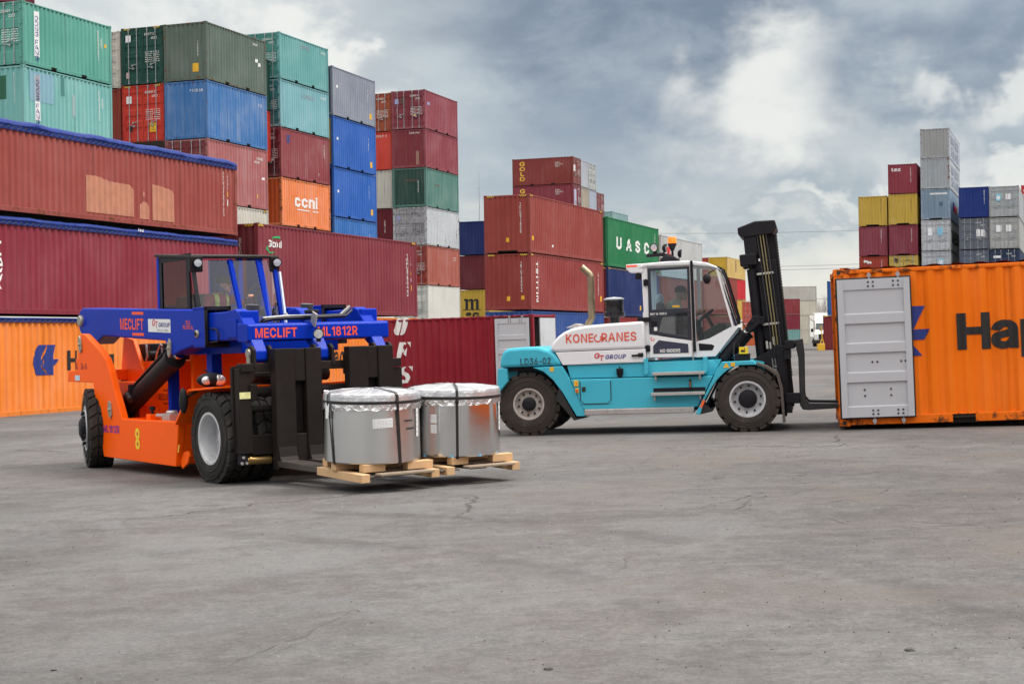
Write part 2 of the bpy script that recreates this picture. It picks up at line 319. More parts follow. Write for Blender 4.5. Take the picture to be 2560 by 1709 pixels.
# letter outlines, cap height 509, loops separated by |
GLYPHS = {'&':'197,-7 150,-2 110,12 78,34 54,62 39,96 34,133 37,163 47,189 63,213 255,375 262,405 258,427 245,445 226,457 201,461 155,444 145,431 438,0 364,0 87,344 78,370 75,398 79,430 91,458 109,481 134,499 165,510 200,513 235,510 266,499 290,482 308,459 320,433 324,404 322,382 305,342 128,195 110,174 100,154 97,131 100,108 109,87 124,70 143,57 166,49 193,46 223,50 251,59 278,75 301,95 321,121 336,151 346,186 349,224 408,224 405,180 397,144 385,115 333,47 305,23 271,7 234,-3',
"'":'78,318 70,509 136,509 128,318',
'(':'89,207 92,264 114,384 153,494 177,539 236,539 161,313 151,207 160,115 236,-96 177,-96 139,-21 111,55 95,131',
')':'37,-96 120,162 122,207 112,313 62,485 37,539 97,539 121,494 142,441 173,323 181,264 184,207 178,130 161,53 134,-22 97,-96',
'-':'337,244 337,188 114,188 114,244',
'.':'95,-4 78,-1 63,9 53,24 50,41 53,59 63,73 78,83 95,87 113,83 128,73 138,59 141,41 138,24 128,9 113,-1',
'0':'227,-7 174,1 130,24 95,62 69,113 53,178 48,254 53,330 69,395 95,447 130,484 174,508 227,516 279,508 323,484 358,447 384,395 400,330 405,254 400,178 384,113 359,62 323,24 279,1|227,50 261,56 290,74 313,103 330,144 340,194 344,254 340,314 330,365 313,405 290,435 261,453 227,460 192,453 163,435 140,405 123,365 113,314 109,254 113,194 123,144 140,103 163,74 192,56',
'1':'276,0 276,509 212,509 86,427 86,358 212,440 212,0',
'2':'64,0 64,47 318,348 320,371 317,397 308,419 293,436 273,449 250,457 224,460 196,457 172,447 153,433 139,413 130,390 127,362 66,362 71,405 86,442 111,473 143,496 182,511 225,516 268,511 306,497 337,474 361,445 376,411 381,372 371,318 357,290 153,57 389,57 389,0',
'3':'218,-7 173,-3 133,10 98,30 70,57 52,91 44,132 109,132 115,107 126,87 144,71 165,59 191,52 219,50 248,53 275,61 297,74 315,93 325,116 329,145 326,172 316,196 299,217 275,234 242,244 157,248 157,299 288,448 288,452 70,452 70,509 372,509 372,461 211,278 211,289 264,288 308,276 344,253 371,222 387,186 393,145 387,103 370,66 344,36 309,12 266,-2',
'4':'40,105 40,158 247,509 311,509 109,163 413,163 413,105|282,0 282,318 343,318 343,0',
'5':'221,-7 178,-2 140,11 108,32 83,60 66,93 60,130 122,130 127,108 138,89 173,60 196,52 221,50 250,53 276,64 298,82 314,104 324,131 328,162 324,193 314,221 297,244 275,262 248,273 218,277 192,275 128,246 67,253 96,509 366,509 366,452 151,452 155,315 178,325 229,334 263,330 294,321 321,306 345,285 364,260 379,231 388,199 391,163 385,117 369,76 343,41 309,15 268,-1',
'6':'226,-7 182,-1 142,15 109,40 84,74 69,115 64,162 68,199 80,239 102,285 252,509 322,509 151,261 145,261 235,314 278,309 316,295 346,271 370,240 384,201 389,157 384,112 368,73 343,39 310,14 271,-2|226,48 254,52 279,63 299,79 314,101 324,128 327,157 324,187 314,213 299,235 279,251 254,262 226,265 198,262 174,252 153,235 138,214 128,188 125,158 128,128 138,102 153,79 174,63 198,52',
'7':'97,0 323,452 62,452 62,509 391,509 391,449 165,0',
'8':'226,-7 178,-2 136,11 101,33 74,62 57,96 52,135 55,166 65,195 81,220 101,241 125,256 119,282 93,308 76,342 70,380 75,417 90,450 114,477 146,498 184,511 226,516 269,511 306,498 337,477 361,450 377,417 382,380 376,342 359,308 333,282 327,256 351,241 372,220 387,195 397,166 401,135 395,96 378,62 352,33 317,11 275,-2|226,49 258,52 285,60 307,74 323,91 333,113 337,139 333,165 322,189 305,208 283,223 256,232 226,235 196,232 169,223 147,208 130,189 119,165 115,139 119,113 129,91 145,74 167,60 195,52|252,292 274,300 293,313 307,330 316,351 319,376 316,399 308,420 294,437 275,449 252,457 226,460 200,457 177,449 159,437 145,420 136,399 133,376 136,351 145,330 159,313 178,300 201,292',
'9':'226,516 271,510 310,494 343,468 368,434 384,393 389,347 385,309 373,270 350,224 200,0 130,0 301,248 307,248 238,196 175,199 137,214 106,237 83,269 68,307 64,352 69,397 85,436 110,469 143,494 182,510|226,460 199,457 174,446 154,429 138,407 129,381 125,352 129,322 138,295 154,274 174,257 199,247 226,243 254,247 279,257 299,273 314,295 324,321 327,350 324,381 314,407 299,429 279,446 254,457',
'A':'16,0 201,509 276,509 463,0 395,0 232,478 245,478 85,0|110,142 110,199 370,199 370,142',
'B':'60,0 60,509 241,509 289,504 329,491 359,469 381,442 394,410 398,374 395,344 387,320 373,301 356,286 315,267 315,262 339,257 363,245 385,227 402,203 414,173 418,136 413,100 400,67 377,39 344,18 301,4 247,0|125,57 245,57 296,63 330,80 349,105 355,137 352,161 342,184 327,203 306,218 279,228 248,231 125,231|125,285 238,285 265,288 288,296 308,309 323,326 333,348 336,372 330,403 313,429 283,446 240,452 125,452',
'C':'267,-7 205,1 150,25 104,63 70,115 48,179 40,254 48,329 70,393 104,445 150,484 205,508 267,516 305,513 340,504 373,490 402,471 427,447 448,418 463,385 473,348 408,348 401,373 375,413 267,456 223,450 184,432 150,403 125,364 109,314 103,254 109,194 125,145 151,105 184,76 223,59 267,53 375,96 401,136 408,160 473,160 463,124 448,91 428,62 402,38 373,19 341,5 305,-4',
'D':'219,0 96,0 96,57 215,57 272,63 318,81 354,110 379,149 394,198 399,255 394,312 379,361 354,399 320,428 275,446 221,452 93,452 93,509 225,509 294,501 353,478 399,441 433,391 455,329 462,255 455,181 433,119 398,68 351,31 291,8|125,509 125,0 60,0 60,509',
'E':'60,0 60,509 372,509 372,452 125,452 125,286 355,286 355,229 125,229 125,57 375,57 375,0',
'F':'60,0 60,509 369,509 369,452 125,452 125,278 346,278 346,221 125,221 125,0',
'G':'269,-7 205,1 149,25 104,64 69,116 47,179 40,254 47,329 69,393 103,445 149,484 203,508 265,516 304,513 340,504 374,489 403,469 429,445 449,416 465,384 474,349 408,349 265,456 222,450 183,432 150,404 125,364 109,314 103,254 109,194 125,145 151,105 184,76 224,59 269,53 309,57 345,71 374,93 396,123 410,160 415,202 434,199 283,199 283,256 478,256 478,200 471,141 451,91 419,50 377,19 326,0',
'H':'60,0 60,509 125,509 125,289 392,289 392,509 457,509 457,0 392,0 392,232 125,232 125,0',
'I':'60,0 60,509 125,509 125,0',
'J':'185,-7 124,3 75,33 44,81 33,145 33,173 98,173 98,145 104,104 122,74 149,56 185,50 220,56 248,74 266,104 272,145 272,509 336,509 336,145 326,81 294,33 246,3',
'K':'104,145 104,216 364,509 448,509|60,0 60,509 125,509 125,0|372,0 188,259 228,309 449,0',
'L':'60,0 60,509 125,509 125,57 361,57 361,0',
'M':'60,0 60,509 152,509 322,49 307,49 476,509 568,509 568,0 504,0 507,457 513,457 342,0 286,0 112,457 119,457 122,0',
'N':'60,0 60,509 136,509 414,55 405,54 399,509 463,509 463,0 387,0 108,452 119,454 125,0',
'O':'267,-7 205,1 150,25 105,63 70,115 48,179 40,254 48,329 70,393 105,445 150,484 205,508 267,516 329,508 384,484 429,445 464,393 486,329 493,254 486,179 464,115 429,63 384,25 329,1|267,53 310,59 349,76 383,105 408,144 425,194 430,254 425,314 408,365 383,404 349,433 310,450 267,456 223,450 184,433 151,404 125,364 109,314 103,254 109,194 125,144 151,105 184,76 223,59',
'P':'60,0 60,509 235,509 289,503 332,487 366,462 390,430 404,391 409,348 404,304 390,265 366,233 332,207 289,191 235,186 109,186 109,242 233,242 269,246 297,256 318,272 333,294 342,319 342,376 333,402 318,423 297,439 268,449 232,452 125,452 125,0',
'R':'60,0 60,509 236,509 290,504 333,489 367,465 390,433 405,395 409,352 405,309 390,271 367,240 333,217 289,203 236,198 96,198 96,255 234,255 269,258 298,267 319,281 334,300 342,324 345,352 342,380 334,405 319,425 298,440 269,449 233,452 125,452 125,0|353,0 230,229 303,229 428,0',
'S':'224,-9 172,-4 128,9 91,31 64,60 46,96 38,137 104,137 110,110 123,88 142,71 166,59 224,49 257,52 286,60 311,74 329,92 341,114 346,139 342,161 332,179 296,205 184,239 128,260 86,289 60,326 52,372 58,413 75,448 102,476 138,498 180,511 227,516 275,511 316,498 351,476 377,449 394,415 401,378 337,378 326,412 302,437 267,453 225,459 194,456 167,448 145,435 129,418 118,398 115,376 119,352 131,334 148,319 359,238 379,220 395,198 405,171 408,139 403,99 386,64 360,34 323,11 278,-4',
'T':'32,452 32,509 417,509 417,452 257,452 257,0 193,0 193,452',
'U':'259,-8 203,-2 154,15 114,43 85,80 66,124 60,173 60,509 124,509 124,178 128,144 141,113 160,87 187,68 220,56 259,52 298,56 331,68 357,87 377,113 389,144 393,178 393,509 457,509 457,173 451,124 433,80 403,43 363,15 315,-2',
'V':'204,0 16,509 84,509 248,31 235,31 395,509 463,509 278,0',
'W':'155,0 16,509 82,509 197,40 189,40 306,509 380,509 497,40 488,40 603,509 670,509 530,0 455,0 336,475 350,475 230,0',
'X':'18,0 217,284 217,236 29,509 104,509 243,292 232,292 374,509 446,509 259,239 259,287 456,0 382,0 230,231 244,231 91,0',
'Y':'203,0 203,208 16,509 91,509 250,230 224,230 381,509 455,509 268,208 268,0',
'Z':'42,0 42,46 341,476 348,454 40,452 40,509 397,509 397,462 97,33 90,54 399,57 399,0',
'a':'160,-9 126,-5 94,5 68,22 48,45 35,73 30,108 34,138 43,161 58,179 78,193 265,235 273,243 267,297 256,311 240,322 220,329 171,329 100,274 41,291 57,322 79,346 104,364 163,382 263,372 286,360 306,343 322,320 333,290 337,251 337,0 277,0 277,52 272,52 215,1 190,-6|170,45 202,49 228,59 248,74 263,93 272,115 276,138 276,190 134,159 103,139 95,124 92,105 94,87 102,72 130,52',
'b':'229,-8 198,-5 172,4 118,59 112,59 112,0 53,0 53,509 114,509 114,319 118,319 137,346 171,373 197,381 229,384 274,378 313,361 345,332 370,293 385,245 390,189 385,133 370,84 346,45 313,16 274,-2|220,47 253,51 279,66 301,88 316,117 325,151 328,189 325,227 316,261 301,290 280,311 253,325 220,330 188,325 161,312 140,291 125,263 116,229 113,189 116,150 125,115 140,86 162,65 188,51',
'c':'207,-8 159,-2 117,16 82,46 56,85 40,133 34,187 40,243 56,291 82,330 117,360 159,378 207,384 234,383 324,341 353,301 362,277 303,262 207,330 173,325 145,310 124,287 108,258 99,224 96,187 99,151 108,117 124,89 145,66 173,51 207,46 304,117 363,102 354,78 306,21 261,-1',
'd':'195,-8 151,-2 111,16 79,45 55,84 39,133 34,189 39,245 55,293 79,332 112,361 151,378 196,384 228,381 253,373 306,319 311,319 311,509 372,509 372,0 313,0 313,59 307,59 252,4 227,-5|205,47 236,51 263,65 284,86 299,115 309,150 312,189 309,229 300,263 284,291 263,312 237,325 205,330 172,325 145,311 124,290 108,261 99,227 96,189 99,151 109,117 124,88 145,66 172,51',
'e':'212,-8 161,-2 117,16 82,46 56,85 40,132 34,187 39,242 55,290 81,329 115,359 157,378 205,384 236,382 266,374 294,361 319,341 341,315 357,282 368,242 371,169 75,169 75,221 338,221 310,202 307,237 298,269 283,294 263,314 237,326 205,330 173,326 146,313 125,294 109,270 99,241 100,139 110,106 128,80 151,61 179,50 212,46 271,61 306,105 365,91 353,63 335,39 311,19 283,4 249,-5',
'g':'207,-151 168,-148 134,-140 105,-127 82,-110 64,-91 51,-69 101,-41 154,-88 178,-95 207,-97 249,-92 282,-75 304,-47 311,-6 311,68 306,68 252,16 227,8 195,5 152,10 113,27 80,53 55,90 39,136 34,191 39,246 55,293 80,332 112,361 152,378 196,384 228,382 253,373 308,319 313,319 313,379 372,379 372,-9 367,-54 350,-90 324,-117 291,-136 251,-147|205,59 237,63 264,75 285,95 300,121 309,154 312,193 309,231 300,264 285,291 264,312 237,325 205,330 172,325 145,312 124,290 109,262 99,229 96,193 99,155 109,123 124,96 145,76 172,63',
'i':'53,0 53,379 114,379 114,0|84,443 67,446 54,455 44,468 41,483 44,499 54,512 67,521 84,524 100,521 114,512 123,499 126,483 123,468 114,455 100,446',
'k':'110,137 110,212 121,212 284,379 360,379 184,199 177,199|53,0 53,509 114,509 114,0|294,0 148,186 191,229 372,0',
'l':'55,0 55,509 116,509 116,0',
'm':'53,0 53,379 112,379 112,295 108,295 118,323 132,346 151,363 172,376 195,384 219,386 257,380 287,361 309,331 321,295 312,295 322,321 337,343 357,361 381,375 407,383 437,386 468,383 497,372 522,354 541,328 553,296 557,255 557,0 496,0 496,254 490,289 473,313 447,326 419,330 395,328 374,320 358,307 345,290 338,270 335,247 335,0 274,0 274,260 269,288 253,311 229,326 199,330 178,328 158,320 140,307 126,289 117,266 114,238 114,0',
'n':'114,227 114,0 53,0 53,379 112,379 112,287 102,287 124,332 152,362 187,379 227,384 264,380 295,369 321,349 341,321 353,285 357,240 357,0 296,0 296,235 290,275 273,304 246,323 210,329 184,326 161,317 141,303 126,283 117,257',
'o':'207,-8 159,-2 117,16 82,46 56,85 40,133 34,187 40,243 56,291 82,330 117,360 159,378 207,384 256,378 299,360 333,330 359,291 376,243 381,187 376,133 359,85 333,46 299,16 256,-2|207,46 242,51 270,66 292,89 307,117 316,151 319,187 316,224 307,258 292,287 270,310 242,325 207,330 173,325 145,310 124,287 108,258 99,224 96,187 99,151 108,117 124,89 145,66 173,51',
'p':'53,-143 53,379 112,379 112,319 118,319 171,373 197,381 229,384 274,378 313,361 345,332 370,293 385,245 390,189 385,133 370,84 346,45 313,16 274,-2 229,-8 198,-5 173,4 118,59 114,59 114,-143|220,47 253,51 279,66 301,88 316,117 325,151 328,189 325,227 316,261 301,290 280,311 253,325 220,330 188,325 161,312 140,291 125,263 116,229 113,189 116,150 125,115 140,86 162,65 188,51',
's':'182,-8 145,-5 112,3 84,18 62,38 45,63 36,94 94,107 105,79 124,60 150,49 181,45 217,50 244,62 262,81 268,103 265,121 254,136 237,147 149,170 104,186 72,208 53,237 47,274 51,305 65,332 87,354 115,370 149,381 187,384 223,381 254,372 279,358 299,339 314,316 324,290 268,277 258,298 243,316 219,328 187,333 156,329 131,317 114,299 109,277 112,258 124,243 144,232 275,194 306,171 325,142 331,107 326,75 312,47 290,24 260,6 223,-5',
't':'204,379 204,327 6,327 6,379|65,471 126,471 128,76 136,61 150,53 202,54 213,2 125,2 92,21 72,52 65,93',
'x':'21,0 171,218 171,171 29,379 100,379 207,206 175,206 282,379 352,379 209,169 209,214 358,0 287,0 173,182 205,182 91,0'}
def _area(l): return 0.5 * sum(a[0] * b[1] - b[0] * a[1] for a, b in zip(l, l[1:] + l[:1]))
def _inside(p, l):
    c = False
    for (x0, y0), (x1, y1) in zip(l, l[1:] + l[:1]):
        if (y0 > p[1]) != (y1 > p[1]) and p[0] < (x1 - x0) * (p[1] - y0) / (y1 - y0) + x0: c = not c
    return c
def _fat(l, d, sg):
    """move an outline outwards by d"""
    n = len(l); out = []
    for i in range(n):
        a, b, c = Vector(l[i - 1]), Vector(l[i]), Vector(l[(i + 1) % n])
        e = (b - a).normalized(); f = (c - b).normalized()
        n1 = Vector((e.y, -e.x)); n2 = Vector((f.y, -f.x)); m = n1 + n2
        q = m / max(0.35, 1 + n1.dot(n2)); o = b + q * d * sg
        out.append((o.x, o.y))
    return out
def glyph(ch, bold):
    key = (ch, bold)
    if key in _TX: return _TX[key]
    loops = [[tuple(float(v) for v in p.split(',')) for p in q.split()] for q in GLYPHS.get(ch, '').split('|') if q]
    if not loops:
        _TX[key] = ([], [], 200.0); return _TX[key]
    def merge(l, d=17.0):
        out = []
        for p in l:
            if out and (p[0] - out[-1][0]) ** 2 + (p[1] - out[-1][1]) ** 2 < d * d and len(l) > 6: out[-1] = ((p[0] + out[-1][0]) / 2, (p[1] + out[-1][1]) / 2)
            else: out.append(p)
        return out
    loops = [merge(l) for l in loops]
    holes = [l for l in loops if any(o is not l and abs(_area(o)) > abs(_area(l)) and all(_inside(p, o) for p in l) for o in loops) and ch in '04689BDOPRQabdegop&']
    outer = [l for l in loops if not any(h is l for h in holes)]
    turn = lambda l: 1 if _area(l) > 0 else -1
    vs = []; fs = []
    for o in outer:
        grp = [_fat(o, bold, turn(o))] + [_fat(h, -bold, turn(h)) for h in holes if _inside(h[0], o)]
        tri = geometry.tessellate_polygon([[Vector((x, y, 0)) for x, y in l] for l in grp])
        k = len(vs); vs += [p for l in grp for p in l]; fs += [tuple(i + k for i in t) for t in tri]
    _TX[key] = (vs, fs, max(x for l in loops for x, y in l) + 55 if ch not in '1' else 330.0)
    return _TX[key]
def glyphs(txt, bold=0.0, shear=0.0, track=0.0):
    """flat mesh data of a text of unit cap height, left aligned: (verts, faces, width)"""
    vs = []; fs = []; x = 0.0; k = 1 / 509.0; bd = 5 + bold * 620
    for ch in txt:
        if ch == ' ': x += 190; continue
        v, f, w = glyph(ch, bd); n = len(vs)
        vs += [(x + a, b) for a, b in v]; fs += [tuple(i + n for i in t) for t in f]; x += w + bd + track * 509
    if not vs: return [], [], 0.3
    x0 = min(a for a, b in vs); vs = [((a - x0 + shear * b) * k, b * k) for a, b in vs]
    return vs, fs, max(a for a, b in vs)
def text2d(txt, size, bold=0.0, shear=0.0, sx=1.0, stack=False, rot=0, width=None, gap=0.28, track=0.0):
    """list of (verts, faces) in a plane; the first letter's top-left (stack) or baseline-left at the origin"""
    out = []
    if stack:
        y = 0.0
        for ch in txt:
            if ch == ' ': y -= size * 0.6; continue
            vs, fs, w = glyphs(ch, bold, shear)
            if rot:
                out.append(([(v[1] * size, y - v[0] * size * sx) for v in vs], fs)); y -= w * size * sx + size * gap
            else:
                out.append(([((v[0] - w / 2) * size * sx, y - size + v[1] * size) for v in vs], fs)); y -= size * (1 + gap)
        return out
    vs, fs, w = glyphs(txt, bold, shear, track)
    if width: sx = width / (w * size)
    P = [(v[0] * size * sx, v[1] * size) for v in vs]
    if rot == 90: P = [(y, -x) for x, y in P]      # reads downwards
    if rot == -90: P = [(-y, x) for x, y in P]     # reads upwards
    return [(P, fs)]
def place_text(mb, items, O, right, up, off=0.004):
    O, right, up = Vector(O), Vector(right).normalized(), Vector(up).normalized(); n = right.cross(up)
    for vs, fs in items: mb.add([O + right * x + up * y + n * off for x, y in vs], fs)
    return mb
def sign(name, parent, mat, txt, O, right, up, size, off=0.004, **kw):
    return place_text(MB(), text2d(txt, size, **kw), O, right, up, off).build(name, mat, parent, normals=False)

# ---------------------------------------------------------------- shipping containers
W = 2.438
WHITE = plain('white_letter_paint', (0.78, 0.78, 0.76), 0.6, var=0.06)
BLACK = plain('black_letter_paint', (0.012, 0.011, 0.012), 0.55, var=0.1)
GALV = plain('galvanised_steel', (0.42, 0.43, 0.44), 0.42, 0.6, var=0.15, dirt=0.3)
RUBBER_SEAL = plain('black_rubber_seal', (0.018, 0.017, 0.017), 0.8)
YELLOW_ST = plain('yellow_sticker', (0.75, 0.42, 0.02), 0.5)
PAPER = plain('white_sticker', (0.74, 0.75, 0.76), 0.5)
HAZ = stripes('hazard_stripes', (0.80, 0.50, 0.03, 1), (0.015, 0.014, 0.013, 1), 9.0)
INSHADE = plain('interior_shade', (0.03, 0.028, 0.026), 0.9)  # near-black colour standing in for the shade inside holes and openings
LETTER = {'w': WHITE, 'k': BLACK, 'y': plain('yellow_letter_paint', (0.80, 0.50, 0.06), 0.6), 'g': plain('grey_letter_paint', (0.30, 0.34, 0.40), 0.6),
          'b': plain('navy_letter_paint', (0.012, 0.03, 0.20), 0.6), 'r': plain('red_letter_paint', (0.62, 0.05, 0.04), 0.6), 'gr': plain('green_letter_paint', (0.02, 0.42, 0.13), 0.6),
          'dr': plain('dull_red_letter_paint', (0.26, 0.09, 0.08), 0.6), 'br': plain('brown_letter_paint', (0.20, 0.12, 0.09), 0.6)}

def corr(s0, s1, pitch=0.278):
    n = max(1, round((s1 - s0) / pitch)); p = (s1 - s0) / n; out = []
    for i in range(n):
        a = s0 + i * p
        out += [(a, 0.0), (a + 0.27 * p, 0.0), (a + 0.5 * p, 0.043), (a + 0.77 * p, 0.043)]
    return out + [(s1, 0.0)]
def depth_at(bp, s):
    if s <= bp[0][0]: return bp[0][1]
    for (a, d), (b, e) in zip(bp, bp[1:]):
        if s <= b: return d + (e - d) * (s - a) / max(1e-9, b - a)
    return bp[-1][1]
def conform(items, s0, z0, bp):
    """cut flat letters at the folds of the corrugation and lay them into it: (s, z, depth) vertices"""
    res = []
    for vs, fs in items:
        bm = bmesh.new(); V = [bm.verts.new((x + s0, 0, y + z0)) for x, y in vs]
        for f in fs:
            try: bm.faces.new([V[i] for i in f])
            except ValueError: pass
        lo = min(v.co.x for v in bm.verts); hi = max(v.co.x for v in bm.verts)
        for s, d in bp:
            if lo < s < hi:
                bmesh.ops.bisect_plane(bm, geom=bm.verts[:] + bm.edges[:] + bm.faces[:], dist=1e-5, plane_co=(s, 0, 0), plane_no=(1, 0, 0))
        bm.verts.index_update()
        res.append(([(v.co.x, v.co.z, depth_at(bp, v.co.x)) for v in bm.verts], [tuple(v.index for v in f.verts) for f in bm.faces])); bm.free()
    return res
def smap(face, L, off):
    """(s, z, depth) on a face of a container -> local xyz, s running to the right as seen from outside"""
    if face == 'side': return lambda s, z, d: (s, 0.014 + d - off, z)
    if face == 'end': return lambda s, z, d: (0.014 + d - off, W - s, z)
    return lambda s, z, d: (L - 0.014 - d + off, s, z)

CONTAINERS = []
def container(org, yaw, L, H, col, label, end='wall', far='plain', end_col=None, door_col=None, pockets=False, tunnel=False, rust=0.25, fade=0.25,
              texts=(), stickers=(), hazard=False, side='corr', hidden=(), mat=None, group='stacked shipping containers', rails=True, post_rust=0.5, seed=None,
              deck=True, roof_ribs=0.0):
    seed = len(CONTAINERS) if seed is None else seed
    root = empty('shipping_container', label, 'container', group, org, R(yaw), mat); CONTAINERS.append(root)
    P = container_paint(col, rust, fade, seed % 9)
    F = container_paint(tuple(0.85 * c for c in col), min(1, rust + post_rust * 0.85), fade * 0.6, (seed + 4) % 9)
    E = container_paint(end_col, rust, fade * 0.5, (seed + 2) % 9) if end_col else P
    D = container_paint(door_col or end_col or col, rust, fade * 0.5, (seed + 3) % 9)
    # frame: corner castings, posts, rails
    m = MB()
    for x in (0, L - 0.178):
        for y in (0, W - 0.162):
            m.box(x, x + 0.178, y, y + 0.162, 0, 0.118); m.box(x, x + 0.178, y, y + 0.162, H - 0.118, H)
            m.box(x + (0.006 if x == 0 else 0.03), x + (0.148 if x == 0 else 0.172), y + 0.005, y + 0.157, 0.118, H - 0.118)
    for y in (0.006, W - 0.066):
        m.box(0.178, L - 0.178, y, y + 0.06, H - 0.085, H - 0.025)
        if pockets and y < 1:
            a, b = L / 2 - 1.03 - 0.18, L / 2 + 1.03 - 0.18
            for x0, x1 in ((0.178, a), (a + 0.36, b), (b + 0.36, L - 0.178)): m.box(x0, x1, y, y + 0.05, 0.02, 0.16)
            for x0 in (a, b):
                m.box(x0 - 0.02, x0 + 0.38, y + 0.001, y + 0.05, 0.145, 0.165); pk = MB(); pk.quad((x0 - 0.03, 0.16, 0.0), (x0 + 0.39, 0.16, 0.0), (x0 + 0.39, 0.16, 0.17), (x0 - 0.03, 0.16, 0.17)); pk.box(x0 - 0.03, x0 - 0.01, 0.03, 0.16, 0.0, 0.17); pk.box(x0 + 0.37, x0 + 0.39, 0.03, 0.16, 0.0, 0.17); pk.build('fork_pocket_shade', INSHADE, root, normals=False)  # added dark plates put the pocket's shade into colour
        else: m.box(0.178, L - 0.178, y, y + 0.05, 0.02, 0.165)
    for x in (0.008, L - 0.068):
        m.box(x, x + 0.06, 0.162, W - 0.162, H - 0.10, H - 0.02)
        if tunnel and x < 1:
            m.box(x, x + 0.06, 0.162, 0.70, 0.03, 0.16); m.box(x, x + 0.06, W - 0.70, W - 0.162, 0.03, 0.16)
            m.box(x, x + 0.06, 0.70, W - 0.70, 0.135, 0.175)
        else: m.box(x, x + 0.06, 0.162, W - 0.162, 0.02, 0.16)
    # casting holes (flat dark discs, the shade of the holes put into colour)
    h = m; m.cur = 1
    for z in (0.06, H - 0.06):
        for x in (0.089, L - 0.089): h.lathe([(0.001, -0.001), (0.034, -0.001)], (x, 0, z), 'y', 10)
        for y in (0.081, W - 0.081):
            h.lathe([(0.001, -0.001), (0.032, -0.001)], (0, y, z), 'x', 10)
            h.lathe([(0.001, L + 0.001), (0.032, L + 0.001)], (0, y, z), 'x', 10)
    m.build('frame', [F, INSHADE], root, bevel=0.008, seg=1)
    # walls
    z0, z1 = 0.155, H - 0.07
    bpS = corr(0.15, L - 0.17) if side == 'corr' else [(0.15, 0.0), (L - 0.17, 0.0)]
    bpE = corr(0.16, W - 0.16, 0.265)
    def wall(bp, f, name, mt):
        vs = []; fs = []
        for s, d in bp: vs += [f(s, z0, d), f(s, z1, d)]
        for i in range(len(bp) - 1): fs.append((2 * i, 2 * i + 2, 2 * i + 3, 2 * i + 1))
        w = MB(); w.add(vs, fs); return w.build(name, mt, root, normals=False)
    wall(bpS, smap('side', L, 0), 'side_wall', P)
    w2 = MB(); w2.box(0.15, L - 0.17, W - 0.03, W - 0.012, z0, z1); w2.build('side_wall', P, root, normals=False)
    rf = MB()
    rb = corr(0.12, L - 0.12, 0.36)
    vs = []; fs = []
    for s, d in rb: vs += [(s, 0.05, H - 0.012 - d * 0.5 + roof_ribs), (s, W - 0.05, H - 0.012 - d * 0.5 + roof_ribs)]
    for i in range(len(rb) - 1): fs.append((2 * i, 2 * i + 2, 2 * i + 3, 2 * i + 1))
    rf.add(vs, fs); rf.build('roof', P, root, normals=False)
    if deck:
        b = MB(); b.box(0.08, L - 0.08, 0.06, W - 0.06, 0.09, 0.15); b.build('floor_deck', plain('container_floor', (0.06, 0.05, 0.04), 0.85), root, normals=False)
    bpF = bpE
    def door_end(which):
        x0 = 0.012 if which == 'end' else L - 0.012; sg = 1 if which == 'end' else -1
        zz = [(0.135, 0.0)]
        n = 4 if H > 2.7 else 3
        hz = (H - 0.30) / (n + 0.5)
        for i in range(n):
            a = 0.135 + hz * (i + 0.62)
            zz += [(a, 0.0), (a + 0.04, 0.03), (a + hz * 0.42, 0.03), (a + hz * 0.42 + 0.04, 0.0)]
        zz += [(H - 0.115, 0.0)]
        for k, (ya, yb) in enumerate(((0.15, W / 2 - 0.012), (W / 2 + 0.012, W - 0.15))):
            d = MB(); vs = []; fs = []
            for z, dp in zz: vs += [(x0 + sg * (dp + 0.012), ya + 0.06, z), (x0 + sg * (dp + 0.012), yb - 0.06, z)]
            for i in range(len(zz) - 1): fs.append((2 * i, 2 * i + 1, 2 * i + 3, 2 * i + 2))
            d.add(vs, fs)
            for q in (ya, yb - 0.06): d.box(min(x0, x0 + sg * 0.04), max(x0, x0 + sg * 0.04), q, q + 0.06, 0.135, H - 0.115)
            for q in (0.135, H - 0.165): d.box(min(x0 + sg * 0.001, x0 + sg * 0.04), max(x0 + sg * 0.001, x0 + sg * 0.04), ya + 0.06, yb - 0.06, q, q + 0.05)
            for z in (0.3, 0.9, H - 0.95, H - 0.35):
                y = 0.10 if k == 0 else W - 0.10
                d.box(min(x0 - sg * 0.03, x0 + sg * 0.01), max(x0 - sg * 0.03, x0 + sg * 0.01), y - 0.035, y + 0.075 if k == 0 else y + 0.035, z, z + 0.13)
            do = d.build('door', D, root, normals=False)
            for q in (0.27, 0.72):
                y = ya + (yb - ya) * q
                lb = MB(); lb.cyl((x0 - sg * 0.028, y, 0.06), (x0 - sg * 0.028, y, H - 0.05), 0.019, n=8)
                for z in (0.075, 0.16, H * 0.5, H - 0.15, H - 0.065): lb.box(min(x0 - sg * 0.045, x0), max(x0 - sg * 0.045, x0), y - 0.038, y + 0.038, z - 0.022, z + 0.022)
                hy = y + (0.27 if q < 0.5 else -0.27)
                zz_h = 1.02 if q < 0.5 else 0.86
                lb.bar((x0 - sg * 0.05, y, zz_h), (x0 - sg * 0.04, hy, zz_h - 0.05), 0.03, 0.03)
                lb.box(min(x0 - sg * 0.05, x0), max(x0 - sg * 0.05, x0), hy - 0.04, hy + 0.04, zz_h - 0.10, zz_h)
                lb.build('locking_bar', GALV, do, smooth=40)
    for which, kind in (('end', end), ('far', far)):
        if kind == 'door': door_end(which)
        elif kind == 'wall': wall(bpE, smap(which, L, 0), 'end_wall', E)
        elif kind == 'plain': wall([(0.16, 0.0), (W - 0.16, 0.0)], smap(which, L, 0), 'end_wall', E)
    # painted lettering
    BP = {'side': bpS, 'end': bpE if end == 'wall' else [(0, 0.0), (W, 0.0)], 'far': bpE if far == 'wall' else [(0, 0.0), (W, 0.0)]}
